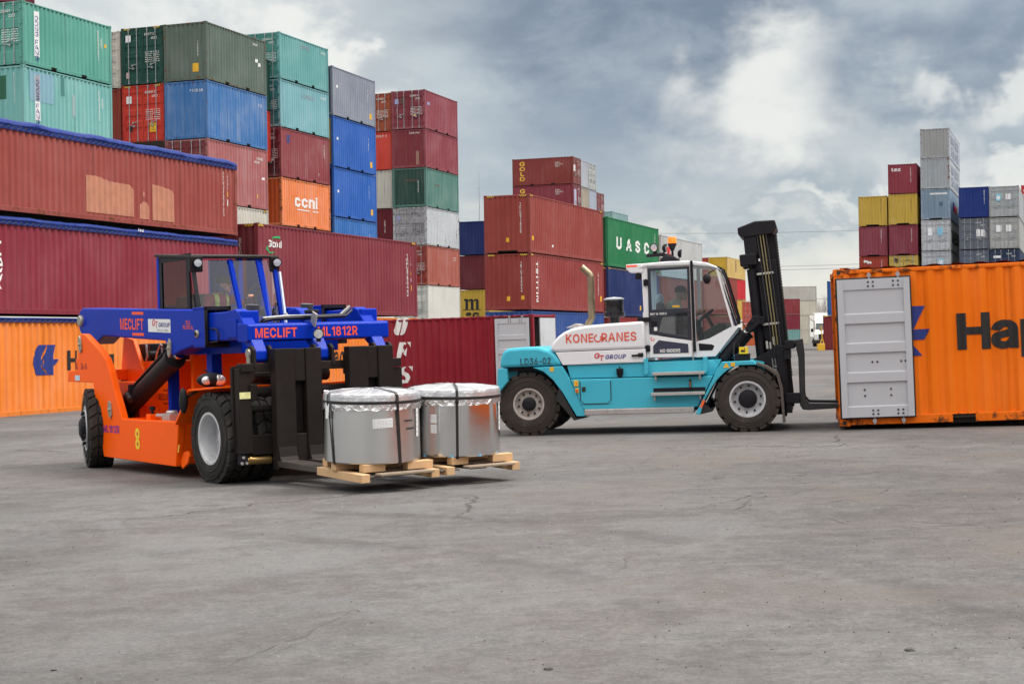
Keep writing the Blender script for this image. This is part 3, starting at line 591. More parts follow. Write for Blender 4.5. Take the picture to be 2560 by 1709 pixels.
    for t in texts:
        face, txt, s, z, size, c = t[:6]; kw = t[6] if len(t) > 6 else {}
        f = smap(face, L, 0.013 + (0.014 if BP[face][0][0] == 0 else 0)); mb = MB()
        its = txt if isinstance(txt, list) else text2d(txt, size, **kw)
        for vs, fs in conform(its, s, z, BP[face]): mb.add([f(*v) for v in vs], fs)
        mb.build('lettering', LETTER.get(c, c) if isinstance(c, str) else c, root, normals=False)
    for face, s, z, w, hh, mt in stickers:
        f = smap(face, L, 0.009 + (0.016 if BP[face][0][0] == 0 else 0)); mb = MB()
        for vs, fs in conform([([(0, 0), (w, 0), (w, hh), (0, hh)], [(0, 1, 2, 3)])], s, z, BP[face]): mb.add([f(*v) for v in vs], fs)
        mb.build('sticker', mt, root, normals=False)
    if hazard:
        for face, s in (('side', 0.02), ('end', W - 0.55), ('end', 0.18), ('side', L - 0.55)):
            f = smap(face, L, 0.022); mb = MB(); mb.add([f(s, H - 0.115, 0), (f(s + 0.36, H - 0.115, 0)), f(s + 0.36, H - 0.03, 0), f(s, H - 0.03, 0)], [(0, 1, 2, 3)])
            mb.build('hazard_sticker', HAZ, root, normals=False)
    return root
def datalines(seed, n=6, w=0.55, h=0.026, gap=0.095):
    """rows of small painted marks too small to read, as on a container door"""
    r = random.Random(seed); out = []
    for i in range(n):
        x = 0.0; y = -i * gap
        while x < w:
            l = r.uniform(0.04, 0.14)
            out.append(([(x, y), (min(w, x + l), y), (min(w, x + l), y + h), (x, y + h)], [(0, 1, 2, 3)])); x += l + r.uniform(0.02, 0.05)
    return out
def door_marks(num, code, H, c='w', seed=1, face='end'):
    z = H - 0.45
    return [(face, num, 1.36, z, 0.115, c, {'sx': 0.8}), (face, code, 1.75, z - 0.2, 0.115, c, {'sx': 0.85}),
            (face, datalines(seed, 6, 0.42), 1.40, H * 0.55, 0.05, c), (face, datalines(seed + 5, 6, 0.35), 1.88, H * 0.55, 0.05, c)]
def vnum(num, face, s, z, c='w', size=0.10): return (face, num, s, z, size, c, {'stack': True, 'gap': 0.18})
def rect(x0, y0, x1, y1): return ([(x0, y0), (x1, y0), (x1, y1), (x0, y1)], [(0, 1, 2, 3)])
def poly(*p): return (list(p), [tuple(range(len(p)))])
L20, L40 = 6.058, 12.192
# paints
TEAL, TURQ, TURQ2, OLIVE, DKGREEN = (0.105, 0.340, 0.275), (0.175, 0.430, 0.410), (0.105, 0.330, 0.345), (0.105, 0.145, 0.120), (0.018, 0.072, 0.058)
MAROON, MAROON2, OXIDE, RUSTRED, SALMON = (0.235, 0.040, 0.055), (0.190, 0.032, 0.045), (0.290, 0.060, 0.050), (0.235, 0.062, 0.035), (0.40, 0.105, 0.075)
RED, BLUE, FBLUE, NAVY, LAV = (0.52, 0.045, 0.030), (0.030, 0.120, 0.440), (0.055, 0.175, 0.420), (0.010, 0.022, 0.095), (0.240, 0.265, 0.330)
ORANGE, PINK, CREAM, GREYW, GREEN = (0.78, 0.235, 0.085), (0.37, 0.125, 0.125), (0.56, 0.54, 0.48), (0.50, 0.53, 0.56), (0.022, 0.185, 0.075)
YEL, GREY, BLUEGREY, HAPAG, BEIGE = (0.50, 0.340, 0.055), (0.32, 0.345, 0.36), (0.19, 0.265, 0.335), (0.76, 0.185, 0.022), (0.60, 0.57, 0.48)
def U(yaw, u, v=0.0):
    a = R(yaw); return Vector((math.cos(a) * u - math.sin(a) * v, math.sin(a) * u + math.cos(a) * v, 0))
def at(o, yaw, z, u=0.0, v=0.0): 
    p = Vector((o[0], o[1], 0)) + U(yaw, u, v); return (p.x, p.y, z)
V1 = W + 0.05

# ---- the long row on the left: open-top containers under blue tarpaulins
TARP = plain('blue_tarpaulin', (0.010, 0.030, 0.190), 0.6, spec=0.25, var=0.3, scale=3.0, bump=0.03, dirt=0.15)
ROPE = plain('dull_rope', (0.14, 0.15, 0.20), 0.8)
EYELET = plain('steel_eyelet', (0.10, 0.10, 0.11), 0.4, 0.6)
def tarpaulin(root, L, H, rise, drop, band, sd):
    r = random.Random(sd); n = int(L / 0.18); m = MB(); vs = []; fs = []
    prof = [(-0.012, H - drop - band), (-0.016, H - drop), (-0.035, H - drop * 0.4), (-0.01, H + rise * 0.45), (0.10, H + rise * 0.8), (0.45, H + rise), (W * 0.5, H + rise * 1.05), (W - 0.4, H + rise), (W + 0.015, H + rise * 0.4), (W + 0.016, H - drop)]
    k = len(prof); ph = [r.uniform(0, 6.28) for _ in range(6)]
    for i in range(n + 1):
        x = 0.02 + (L - 0.04) * i / n
        sag = 0.5 * math.sin(x * 1.9 + ph[0]) + 0.3 * math.sin(x * 4.3 + ph[1]) + 0.35 * r.uniform(-1, 1)
        for j, (y, z) in enumerate(prof):
            a = (0.0, 0.2, 0.9, 1.0, 0.9, 0.6, 0.5, 0.5, 0.3, 0)[j]
            vs.append((x, y - 0.018 * a * sag, z + 0.045 * a * sag * (rise / 0.25)))
    for i in range(n):
        for j in range(k - 1): fs.append((i * k + j, (i + 1) * k + j, (i + 1) * k + j + 1, i * k + j + 1))
    m.add(vs, fs)
    m.cur = 1; e = m; nn = int(L / 0.25); pts = []
    for i in range(nn):
        x = 0.15 + i * (L - 0.3) / (nn - 1); z = H - drop - band * 0.35
        e.lathe([(0.018, -0.022), (0.030, -0.027), (0.030, -0.020)], (x, 0, z), 'y', 8)
        pts += [(x, -0.03, z), (x + 0.12, -0.026, z - band * 0.55)]
    o = m.build('tarpaulin', [TARP, EYELET], root, smooth=60, normals=False)
    MB().tube(pts, 0.004, 5).build('lashing_rope', ROPE, o)
    return o
WY, WL = 68.9, 13.72
WR = (-9.52, 56.48)
wo = lambda z: at(WR, WY, z, -WL)
bare = plain('bleached_repaint', (0.46, 0.195, 0.120), 0.6, var=0.25, scale=3, dirt=0.35, dirtcol=(0.33, 0.10, 0.07))
WING = [poly((0.34, 1.24), (0.78, 1.24), (0.48, 0.50), (0.62, 0.50), (0.62, 0.28), (0.44, 0.24), (0.80, -0.28), (0.26, -0.28), (0.08, 0.02), (0.0, 0.32), (0.04, 0.62)),
        poly((0.84, 1.24), (1.34, 1.24), (1.18, 0.50), (1.46, 0.50), (1.30, 0.20), (1.14, 0.17), (1.24, -0.28), (0.86, -0.28), (0.56, 0.16), (0.56, 0.28), (0.66, 0.28), (0.66, 0.50), (0.58, 0.50))]
WING = [([(x * 0.80, y * 0.57) for x, y in vs], fs) for vs, fs in WING]
c = container(wo(-0.283), WY, WL, 2.74, (0.78, 0.215, 0.030), 'faded orange container on the ground under two tarpaulin-covered ones, with blue wing emblem', far='wall', rust=0.12, fade=0.25,
              texts=[('side', WING, 2.38, 1.30, 1, 'b'), ('side', 'Hapag', 4.0, 1.28, 0.53, 'k', {'bold': 0.03})])
tarpaulin(c, WL, 2.76, 0.03, 0.02, 0.09, 3)
c = container(wo(2.579), WY, WL, 2.66, (0.235, 0.030, 0.048), 'dark red container under a blue tarpaulin printed tex, between two others', far='wall', rust=0.05, fade=0.18,
              texts=[('side', 'tex', 0.95, 2.15, 0.52, 'w', {'stack': True, 'bold': 0.01, 'gap': -0.12, 'sx': 1.2})])
t = tarpaulin(c, WL, 2.66, 0.10, 0.04, 0.11, 5)
sign('lettering', t, WHITE, 'tex', (7.55, -0.05, 2.66), (1, 0, 0), (0, 0.1, 1), 0.10, 0.02, shear=0.2, sx=1.5)
c = container(wo(5.440), WY, WL, 2.46, (0.300, 0.068, 0.058), 'brick red container with peach repainted patches under a sagging blue tarpaulin, highest of three', far='wall', rust=0.12, fade=0.18, post_rust=1.0, texts=[
    ('side', [poly((5.05, 0.25), (7.45, 0.25), (7.45, 1.08), (7.32, 1.24), (6.2, 1.26), (5.6, 1.36), (5.05, 1.36)), poly((7.78, 0.22), (8.28, 0.22), (8.30, 0.60), (8.20, 0.76), (8.0, 0.78), (7.84, 0.66)), poly((7.96, 0.92), (8.1, 0.92), (8.1, 1.08), (7.96, 1.08)), poly((8.50, 0.22), (9.75, 0.22), (9.78, 1.05), (9.62, 1.26), (9.0, 1.34), (8.5, 1.36))], 0, 0, 1, bare),
    vnum('TTNU980724', 'side', 12.86, 2.15, 'w', 0.13), vnum('45U1', 'side', 13.12, 2.10, 'w', 0.12)],
    stickers=[('side', 13.05, 1.32, 0.12, 0.18, YELLOW_ST), ('side', 13.05, 1.00, 0.12, 0.22, PAPER)])
tarpaulin(c, WL, 2.46, 0.17, 0.02, 0.14, 9)
# ---- dark red forty-footer behind them and the orange one it stands on
GO, GY = (-8.95, 57.30), 69.1
LG = 13.70
go = lambda z: at(GO, GY, z)
container(go(-0.36), GY, LG, 3.05, (0.78, 0.215, 0.030), 'orange container with black lettering standing behind the reach truck mast', end='wall', rust=0.2, fade=0.3,
          texts=[('side', 'Hapag', 4.2, 1.22, 0.58, 'k', {'bold': 0.03})])
c = container(go(2.75), GY, LG, 3.21, (0.215, 0.038, 0.052), 'dark red forty-foot container with green swoosh and white word, above the reach truck', end='wall', end_col=(0.13, 0.020, 0.026), far='wall', tunnel=True, rust=0.05, fade=0.12, hazard=True, texts=[  # end wall painted darker: the shadow on it is put into its colour
    ('side', 'Global', 0.79, 2.40, 0.235, 'w', {'bold': 0.03, 'width': 0.98}),
    ('side', [poly((0.90, 2.38), (1.12, 2.50), (1.40, 2.53), (1.58, 2.50), (1.60, 2.42), (1.40, 2.46), (1.14, 2.44)), poly((0.60, 2.16), (0.66, 2.00), (0.86, 1.93), (1.20, 1.94), (0.95, 1.88), (0.70, 1.90), (0.56, 2.02))], 0.08, 0.28, 1, 'gr'),
    vnum('GCXU515477', 'end', 1.70, 2.70, 'w', 0.14), vnum('TGHU8250442', 'side', 12.70, 2.65, 'w', 0.14), vnum('45G1', 'side', 13.08, 2.60, 'w', 0.13)],
    stickers=[('side', 13.02, 1.75, 0.13, 0.18, YELLOW_ST), ('side', 13.02, 1.49, 0.13, 0.16, PAPER), ('side', 13.06, 1.11, 0.13, 0.22, YELLOW_ST)])
# ---- dark red twenty-footer with its door laid open
UO, UY = (0.767, 55.0), 70.0
def tilted(o, yaw, tilt=0.018):
    """matrix of a thing standing on the gently sloping yard"""
    n = Vector((-tilt, 0, 1)).normalized(); x = Vector((math.cos(R(yaw)), math.sin(R(yaw)), 0)); x = (x - n * x.dot(n)).normalized(); y = n.cross(x)
    return Matrix(((x.x, y.x, n.x, o[0]), (x.y, y.y, n.y, o[1]), (x.z, y.z, n.z, o[2]), (0, 0, 0, 1)))
p = Vector((UO[0], UO[1], 0.0)) + U(UY, 0, L20)
WHITEIN = plain('white_door_lining', (0.46, 0.475, 0.51), 0.5, var=0.05, scale=2.0, dirt=0.25, dirtcol=(0.36, 0.37, 0.40))
def open_leaf(root, L, H, x0, x1, far=False, y=-0.075):
    """a door leaf swung right back against the long side, its lining outwards"""
    z0, z1 = 0.15, H - 0.12
    g = MB(); g.box(x0 - 0.025, x1 + 0.025, y, y + 0.05, z0 - 0.025, z1 + 0.025); d = g.build('door', RUBBER_SEAL, root, bevel=0.01)
    m = MB(); yy = y - 0.034
    m.box(x0, x0 + 0.10, yy - 0.02, yy + 0.02, z0, z1); m.box(x1 - 0.10, x1, yy - 0.02, yy + 0.02, z0, z1)
    prof = [(z0, 0.0), (z0 + 0.17, 0.0), (z0 + 0.19, 0.02)]
    for k in range(3):
        a = z0 + 0.17 + (z1 - z0 - 0.34) * (k + 1) / 4 - 0.085
        prof += [(a, 0.02), (a + 0.012, -0.012), (a + 0.16, -0.012), (a + 0.18, 0.02)]
    prof += [(z1 - 0.19, 0.02), (z1 - 0.17, 0.0), (z1, 0.0)]
    vs = []; fs = []
    for z, dp in prof: vs += [(x0 + 0.10, yy + dp, z), (x1 - 0.10, yy + dp, z)]
    for i in range(len(prof) - 1): fs.append((2 * i, 2 * i + 1, 2 * i + 3, 2 * i + 2))
    m.add(vs, fs); m.build('door_lining', WHITEIN, d, normals=False)
    b = MB()
    for bx in (0.50, 0.58, 0.90, 0.98):
        for bz in (z0 + 0.05, z0 + 0.11, z1 - 0.05, z1 - 0.12):
            b.lathe([(0.001, yy - 0.014), (0.014, yy - 0.012), (0.018, yy)], (x0 + bx, 0, bz), 'y', 8)
    for bx, bz in ((0.52, 1.05), (0.60, 1.05), (0.98, 1.05), (1.05, 1.05), (0.38, 0.50), (0.38, 0.60), (0.80, 0.50), (0.80, 0.60)):
        b.lathe([(0.001, yy + 0.006), (0.014, yy + 0.008), (0.018, yy + 0.02)], (x0 + bx, 0, bz), 'y', 8)
    b.build('bolt', plain('dark_bolt', (0.06, 0.06, 0.065), 0.5, 0.4), d, smooth=40)
    for kx in (0.52, 0.98):
        for kz in (z0 - 0.07, z1 + 0.05):
            k = MB(); k.box(x0 + kx - 0.03, x0 + kx + 0.03, y - 0.02, y + 0.06, kz - 0.02, kz + 0.03); k.cyl((x0 + kx, y - 0.01, kz - 0.05), (x0 + kx, y - 0.01, kz + 0.05), 0.016, n=8)
            k.build('locking_cam', GALV, d)
    return d
UES = plain('white_ues', (0.78, 0.79, 0.78), 0.6)
def para(x0, y0, x1, y1, sh): return poly((x0, y0), (x1, y0), (x1 + sh * (y1 - y0), y1), (x0 + sh * (y1 - y0), y1))
u_ = [poly((0.02, 0.16), (0.05, 0.05), (0.12, 0.0), (0.22, 0.0), (0.38, 0.60), (0.20, 0.60)), poly((0.26, 0.0), (0.36, 0.0), (0.44, 0.05), (0.49, 0.14), (0.62, 0.60), (0.42, 0.60))]
e_ = [poly((0.02, 0.0), (0.18, 0.0), (0.26, 0.25), (0.34, 0.25), (0.36, 0.36), (0.29, 0.36), (0.33, 0.50), (0.44, 0.52), (0.40, 0.60), (0.18, 0.60)), poly((0.46, 0.60), (0.62, 0.60), (0.60, 0.40)), poly((0.30, 0.20), (0.46, 0.40), (0.42, 0.10))]
s_ = [poly((0.10, 0.0), (0.40, 0.02), (0.50, 0.20), (0.44, 0.34), (0.28, 0.44), (0.30, 0.52), (0.36, 0.56), (0.34, 0.60), (0.20, 0.56), (0.12, 0.44), (0.20, 0.30), (0.34, 0.22), (0.33, 0.12), (0.06, 0.14)), poly((0.44, 0.60), (0.62, 0.60), (0.60, 0.42))]
def mv(it, dx, dy): return [([(x + dx, y + dy) for x, y in vs], fs) for vs, fs in it]
c = container(None, 0, L20, 2.53, (0.255, 0.014, 0.026), 'dark crimson container with white slanted letters and an open white door, behind the turquoise forklift', end='plain', far='open', rust=0.06, fade=0.10, side='corr',
              mat=tilted((p.x, p.y, 0.012 - 0.018 * 5.7), UY - 90), texts=[('side', mv(u_, 0, 1.35) + mv(e_, 0.06, 0.50) + mv(s_, 0.1, -0.35), 0.83, 0.62, 1, UES)], group='single shipping containers on the ground')
open_leaf(c, L20, 2.53, L20 - 1.35, L20 - 0.12)
m = MB(); m.box(0.2, L20 - 0.05, W - 0.05, W - 0.035, 0.16, 2.42); m.box(0.3, 0.32, 0.1, W - 0.05, 0.16, 2.42); m.build('inner_lining', plain('grey_lining', (0.40, 0.41, 0.43), 0.6, dirt=0.3), c)
m = MB(); m.box(L20 - 0.02, L20 + 0.02, W - 1.75, W - 0.12, 0.16, 2.40); m.build('door', plain('grey_lining2', (0.50, 0.52, 0.54), 0.5, dirt=0.5, scale=3, dirtcol=(0.2, 0.2, 0.22)), c)

# ---- tall stacks on the left
DF = ('side', 'DONG FANG', 0.90, 2.08, 0.185, 'b', {'stack': True, 'sx': 1.15, 'gap': 0.16})
o, a = (-19.41, 64.78), 69.1
c = container(at(o, a, 13.01), a, L20, 2.57, TEAL, 'teal container with white banner of blue letters, full height visible, far left stack', end='door', pockets=True, rust=0.18, fade=0.18,
          texts=[DF] + door_marks('235489', '22G1', 2.57, seed=2) + [('end', 'DFSU', 0.95, 2.12, 0.115, 'w', {'sx': 0.8}), vnum('DFSU2354891', 'side', 5.08, 2.2), vnum('22G1', 'side', 5.32, 1.9)],
          stickers=[('side', 0.72, 0.42, 0.36, 1.85, PAPER), ('side', 5.56, 1.55, 0.1, 0.15, YELLOW_ST)])
c = container(at(o, a, 10.42), a, L20, 2.575, TURQ, 'pale turquoise container with repainted patches and cut-off white banner, just above a blue tarpaulin', end='wall', pockets=True, rust=0.12, fade=0.35,
          texts=[DF, vnum('DFSU2259131', 'end', 1.95, 2.3), vnum('DFSU2275540', 'side', 5.08, 2.2), vnum('22G1', 'side', 5.32, 1.9)],
          stickers=[('side', 0.72, 0.42, 0.36, 1.85, PAPER), ('side', 2.42, 1.65, 0.28, 0.78, plain('green_touch_up', (0.06, 0.22, 0.20), 0.6)), ('end', 1.15, 1.25, 0.42, 0.95, plain('green_patch', (0.01, 0.10, 0.05), 0.6)), ('side', 0.4, 1.2, 1.6, 1.2, plain('blue_patch', (0.20, 0.37, 0.46), 0.6)), ('side', 3.2, 0.9, 0.2, 0.9, plain('lilac_patch', (0.30, 0.40, 0.42), 0.6))])
container((-27.62, 73.0, 17.60), 20.0, L20, 2.59, (0.16, 0.03, 0.055), 'dark plum container with small stickers, cut off by the top left corner', rust=0.1, fade=0.1, far='plain', pockets=False, texts=[('side', datalines(4, 3, 0.3), 5.2, 0.5, 0.05, 'w')],
          stickers=[('side', 5.15, 0.28, 0.28, 0.26, PAPER), ('side', 5.60, 0.30, 0.20, 0.20, PAPER), ('side', 5.52, 0.14, 0.12, 0.2, YELLOW_ST)])
o, a = (-14.78, 79.33), 69.9
container(at(o, a, 14.68), a, L20, 2.87, OLIVE, 'weathered olive green container, topmost of its stack, rusty corner post', pockets=True, rust=0.42, fade=0.30, post_rust=1.2,
          texts=[vnum('1425867', 'end', 1.92, 1.95), ('side', '24268', 4.7, 2.45, 0.12, 'w')], stickers=[('end', 1.62, 0.42, 0.34, 0.42, YELLOW_ST), ('side', 4.95, 1.60, 0.22, 0.18, PAPER), ('side', 5.25, 1.42, 0.22, 0.18, PAPER)])
container(at(o, a, 11.81), a, L20, 2.86, FBLUE, 'patchy faded blue container directly under the olive green one', pockets=True, rust=0.30, fade=0.75,
          texts=[('end', '91 05 28', 1.45, 2.3, 0.13, 'w'), ('side', '91 28', 5.1, 2.2, 0.13, 'w')])
container(at(o, a, 8.67), a, L20, 3.13, PINK, 'chalky pink faded container between the blue one and a white one', end='door', end_col=(0.17, 0.035, 0.04), pockets=True, rust=0.12, fade=0.65,
          texts=[('side', '930883', 4.9, 2.55, 0.13, 'w'), ('side', '85 GB', 4.7, 2.36, 0.12, 'w')], stickers=[('side', 5.45, 1.55, 0.24, 0.13, PAPER), ('side', 4.85, 0.55, 0.16, 0.2, YELLOW_ST)])
container(at(o, a, 5.8), a, L20, 2.86, CREAM, 'off-white container peeping out over the dark red one with the green swoosh', rust=0.15, fade=0.1, hazard=True, texts=[('side', '12H', 4.9, 2.1, 0.12, 'g')])
container(at(o, a, 14.68, 0.05, V1), a, L40, 2.87, DKGREEN, 'dark green container showing closed doors with hazard stripes, beside the olive green one', end='door', rust=0.12, fade=0.12, hazard=True,
          texts=door_marks('818717 3', '45G1', 2.87, seed=8), stickers=[('end', 0.28, 2.15, 0.30, 0.34, PAPER), ('end', 0.30, 0.34, 0.18, 0.3, plain('pink_sticker', (0.5, 0.36, 0.36), 0.6))])
container(at(o, a, 11.81, 0.05, V1), a, L40, 2.86, RED, 'bright red container showing closed doors with a white dot, under the dark green doors', end='door', rust=0.06, fade=0.08, hazard=True,
          texts=door_marks('865589 3', '45G1', 2.86, seed=9) + [('end', 'CAUTION', 1.66, 0.80, 0.07, 'k', {'width': 0.28}), ('end', "9'6", 1.72, 0.68, 0.07, 'k'), ('end', 'HIGH', 1.70, 0.56, 0.07, 'k')],
          stickers=[('end', 0.28, 1.95, 0.30, 0.36, PAPER), ('end', 1.62, 0.48, 0.38, 0.44, YELLOW_ST), ('end', 0.42, 0.55, 0.18, 0.28, BLACK)])
container(at(o, a, 14.58, 0.0, 2 * V1), a, L40, 2.87, CREAM, 'white container seen as a narrow strip between teal and dark green ones', end='door', rust=0.1, fade=0.1)
container(at(o, a, 11.7, 0.0, 2 * V1), a, L40, 2.86, (0.24, 0.045, 0.03), 'rust red container seen as a narrow strip beside the bright red doors', rust=0.3, fade=0.05)
o, a = (-12.74, 90.31), 69.9
for z, H, col, dcol, lb, num, cd, kw in (
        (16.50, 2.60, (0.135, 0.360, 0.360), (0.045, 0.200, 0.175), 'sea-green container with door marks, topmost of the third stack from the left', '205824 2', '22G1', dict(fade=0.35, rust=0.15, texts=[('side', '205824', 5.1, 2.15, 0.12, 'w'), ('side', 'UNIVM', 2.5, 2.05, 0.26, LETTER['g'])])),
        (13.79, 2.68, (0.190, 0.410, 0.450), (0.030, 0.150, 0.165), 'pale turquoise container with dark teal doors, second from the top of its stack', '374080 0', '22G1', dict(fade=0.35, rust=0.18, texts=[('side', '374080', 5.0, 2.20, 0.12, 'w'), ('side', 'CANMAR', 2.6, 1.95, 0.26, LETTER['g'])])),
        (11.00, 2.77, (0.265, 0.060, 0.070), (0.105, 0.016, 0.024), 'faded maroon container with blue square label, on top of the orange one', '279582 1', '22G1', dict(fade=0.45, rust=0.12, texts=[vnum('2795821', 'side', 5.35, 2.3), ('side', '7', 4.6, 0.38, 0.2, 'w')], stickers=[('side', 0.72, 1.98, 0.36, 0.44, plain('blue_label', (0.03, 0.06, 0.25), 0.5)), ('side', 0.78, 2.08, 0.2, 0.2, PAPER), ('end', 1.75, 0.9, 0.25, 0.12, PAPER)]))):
    tx = kw.pop('texts') + door_marks(num, cd, H, seed=int(num[:3])); 
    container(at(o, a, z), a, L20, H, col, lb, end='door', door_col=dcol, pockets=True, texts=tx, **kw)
container(at(o, a, 8.28), a, L20, 2.70, ORANGE, 'rust-streaked orange container with large white letters and underlines', end='wall', end_col=(0.50, 0.075, 0.012), pockets=True, rust=0.46, fade=0.50, texts=[
    ('side', 'ccni', 1.55, 1.20, 0.62, 'w', {'bold': 0.035, 'width': 2.9}), ('side', [rect(1.9, 0.98, 3.4, 1.04), rect(3.75, 0.98, 4.5, 1.04)], 0, 0, 1, 'w'),
    vnum('CRXU228130', 'end', 1.0, 2.3), vnum('CRXU2281302', 'side', 5.2, 2.3)])
o, a = (-10.44, 96.1), 71.5
for z, H, col, ec, lb, kw in (
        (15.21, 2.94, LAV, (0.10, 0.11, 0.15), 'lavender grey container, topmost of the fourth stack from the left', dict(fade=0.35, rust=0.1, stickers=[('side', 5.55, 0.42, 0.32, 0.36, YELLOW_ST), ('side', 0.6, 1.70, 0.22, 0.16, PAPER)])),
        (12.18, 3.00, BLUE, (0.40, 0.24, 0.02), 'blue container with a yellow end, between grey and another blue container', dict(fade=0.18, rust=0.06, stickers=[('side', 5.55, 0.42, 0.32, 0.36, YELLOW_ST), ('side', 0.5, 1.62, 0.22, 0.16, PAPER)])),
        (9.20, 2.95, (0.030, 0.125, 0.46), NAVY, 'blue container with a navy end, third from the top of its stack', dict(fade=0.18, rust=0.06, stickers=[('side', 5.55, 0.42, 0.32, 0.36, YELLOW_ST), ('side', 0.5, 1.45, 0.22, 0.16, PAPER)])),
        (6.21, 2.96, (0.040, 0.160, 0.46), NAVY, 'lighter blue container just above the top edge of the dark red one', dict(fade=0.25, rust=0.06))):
    container(at(o, a, z), a, 6.40, H, col, lb, end='wall', end_col=ec, pockets=True, texts=[vnum('4718235', 'side', 5.3, 2.25)], **kw)
o, a = (-5.53, 107.18), 71.1
marl = plain('blue_white_label', (0.30, 0.32, 0.55), 0.5, var=0.6, scale=12)
container(at(o, a, 15.80), a, L20, 2.59, (0.270, 0.065, 0.085), 'faded plum container with closed doors and coloured labels, topmost of the tallest middle stack', end='door', door_col=(0.20, 0.036, 0.052), pockets=True, rust=0.12, fade=0.45,  # doors darker than the side, with the end's shade put into their paint
          texts=door_marks('205085 0', '22G1', 2.59, seed=31), stickers=[('end', 0.26, 1.70, 0.28, 0.34, marl), ('end', 0.62, 1.68, 0.36, 0.42, plain('brown_patch', (0.10, 0.03, 0.03), 0.7)), ('end', 1.62, 0.84, 0.16, 0.12, YELLOW_ST), ('side', 0.42, 1.62, 0.5, 0.2, marl)])
container(at(o, a, 13.22), a, L20, 2.56, (0.265, 0.060, 0.078), 'plum container with a scraped panel, second from the top of the tallest middle stack', end_col=(0.20, 0.036, 0.045), pockets=True, rust=0.16, fade=0.45,  # end wall carries its shade as a darker plum than the side
          texts=[('end', '282440', 1.25, 2.26, 0.12, 'w', {'sx': 1.2}), vnum('2824408', 'side', 4.9, 2.0, 'w', 0.13)], stickers=[('end', 1.72, 0.2, 0.22, 0.9, plain('scraped_panel', (0.30, 0.16, 0.12), 0.7))])
container(at(o, a, 10.62), a, L20, 2.59, (0.095, 0.215, 0.185), 'green container with a dark green end, under the two plum ones', end_col=(0.020, 0.062, 0.048), pockets=True, rust=0.16, fade=0.55,
          texts=[vnum('2931404', 'end', 1.85, 1.75), ('end', 'CHEMLI', 0.9, 1.72, 0.13, 'dr', {'sx': 1.3}), ('side', 'CHEMLI', 1.6, 1.5, 0.13, 'dr', {'sx': 1.3})])
container(at(o, a, 8.06), a, L20, 2.55, GREYW, 'rusty white container with heavily rusted doors, between green and salmon ones', end='door', door_col=(0.34, 0.34, 0.36), pockets=True, rust=0.62, fade=0.25,
          texts=door_marks('52731', '2210', 2.55, 'k', seed=17), stickers=[('end', 0.28, 1.70, 0.28, 0.30, marl)])
container(at(o, a, 5.41), a, L20, 2.64, (0.40, 0.115, 0.085), 'salmon red streaked container with red doors, on top of a smooth white one', end='door', door_col=(0.27, 0.032, 0.025), pockets=True, rust=0.26, fade=0.55,
          texts=door_marks('382367 2', '2210', 2.64, seed=18) + [('side', datalines(7, 3, 0.35), 5.0, 2.0, 0.05, 'w')])
container(at(o, a, 2.80), a, L20, 2.60, (0.62, 0.62, 0.58), 'smooth white insulated container beside the yellow one with black letters', end='door', side='flat', rust=0.08, fade=0.0,
          texts=door_marks('201587 3', '22R1', 2.60, 'g', seed=19) + [vnum('2015873', 'side', 0.55, 1.5, 'g', 0.08)])
container(at(o, a, 15.75, 0.1, V1), a, L20, 2.58, (0.30, 0.072, 0.035), 'rust orange container with closed doors, beside the plum doors at the top', end='door', rust=0.2, fade=0.1, texts=door_marks('447888 5', '2210', 2.58, seed=23))
container(at(o, a, 13.18, 0.1, V1), a, L20, 2.55, (0.56, 0.060, 0.040), 'bright red container end in the second layer, beside the plum one', rust=0.1, fade=0.15, texts=[('end', '637357 0', 1.0, 2.2, 0.13, 'w', {'sx': 1.3})])
container(at(o, a, 10.6, 0.1, V1), a, L20, 2.56, (0.50, 0.49, 0.44), 'dirty white container end beside the dark green one', rust=0.2, fade=0.1, texts=[vnum('3170637', 'end', 1.85, 1.8, 'g')])
container(at(o, a, 8.0, 0.1, V1), a, L20, 2.58, (0.125, 0.016, 0.024), 'dark maroon container end beside the rusted white doors', rust=0.1, fade=0.1, texts=[vnum('2081175', 'end', 1.85, 1.8)])
# ---- block in the gap behind
o, a = (-1.75, 124.0), 70
container(at(o, a, 8.27), a, L40, 2.61, (0.012, 0.024, 0.115), 'navy blue container end standing topmost in the gap between two stacks', rust=0.06, fade=0.1)
container(at(o, a, 5.62), a, L40, 2.61, (0.125, 0.022, 0.030), 'dark brownish red container end in the gap, between navy and yellow', rust=0.06, fade=0.1)
m_ = [rect(0.12, 0.0, 0.34, 0.78), rect(0.0, 0.66, 0.34, 0.80), rect(0.56, 0.0, 0.78, 0.70), rect(0.98, 0.0, 1.20, 0.70), poly((0.34, 0.58), (0.42, 0.78), (0.68, 0.80), (0.78, 0.70), (0.56, 0.66)), poly((0.78, 0.58), (0.86, 0.78), (1.10, 0.80), (1.20, 0.70), (0.98, 0.66)), rect(-0.1, -0.06, 0.5, 0.0), rect(0.52, -0.06, 0.92, 0.0), rect(0.94, -0.06, 1.42, 0.0)]
container(at(o, a, 2.98), a, L40, 2.61, YEL, 'yellow container end with large black letters in two lines', rust=0.06, fade=0.15,
          texts=[('end', m_, 0.40, 1.12, 1, 'k'), ('end', 'sc', 0.50, 0.48, 0.48, 'k', {'bold': 0.07, 'width': 1.15})])

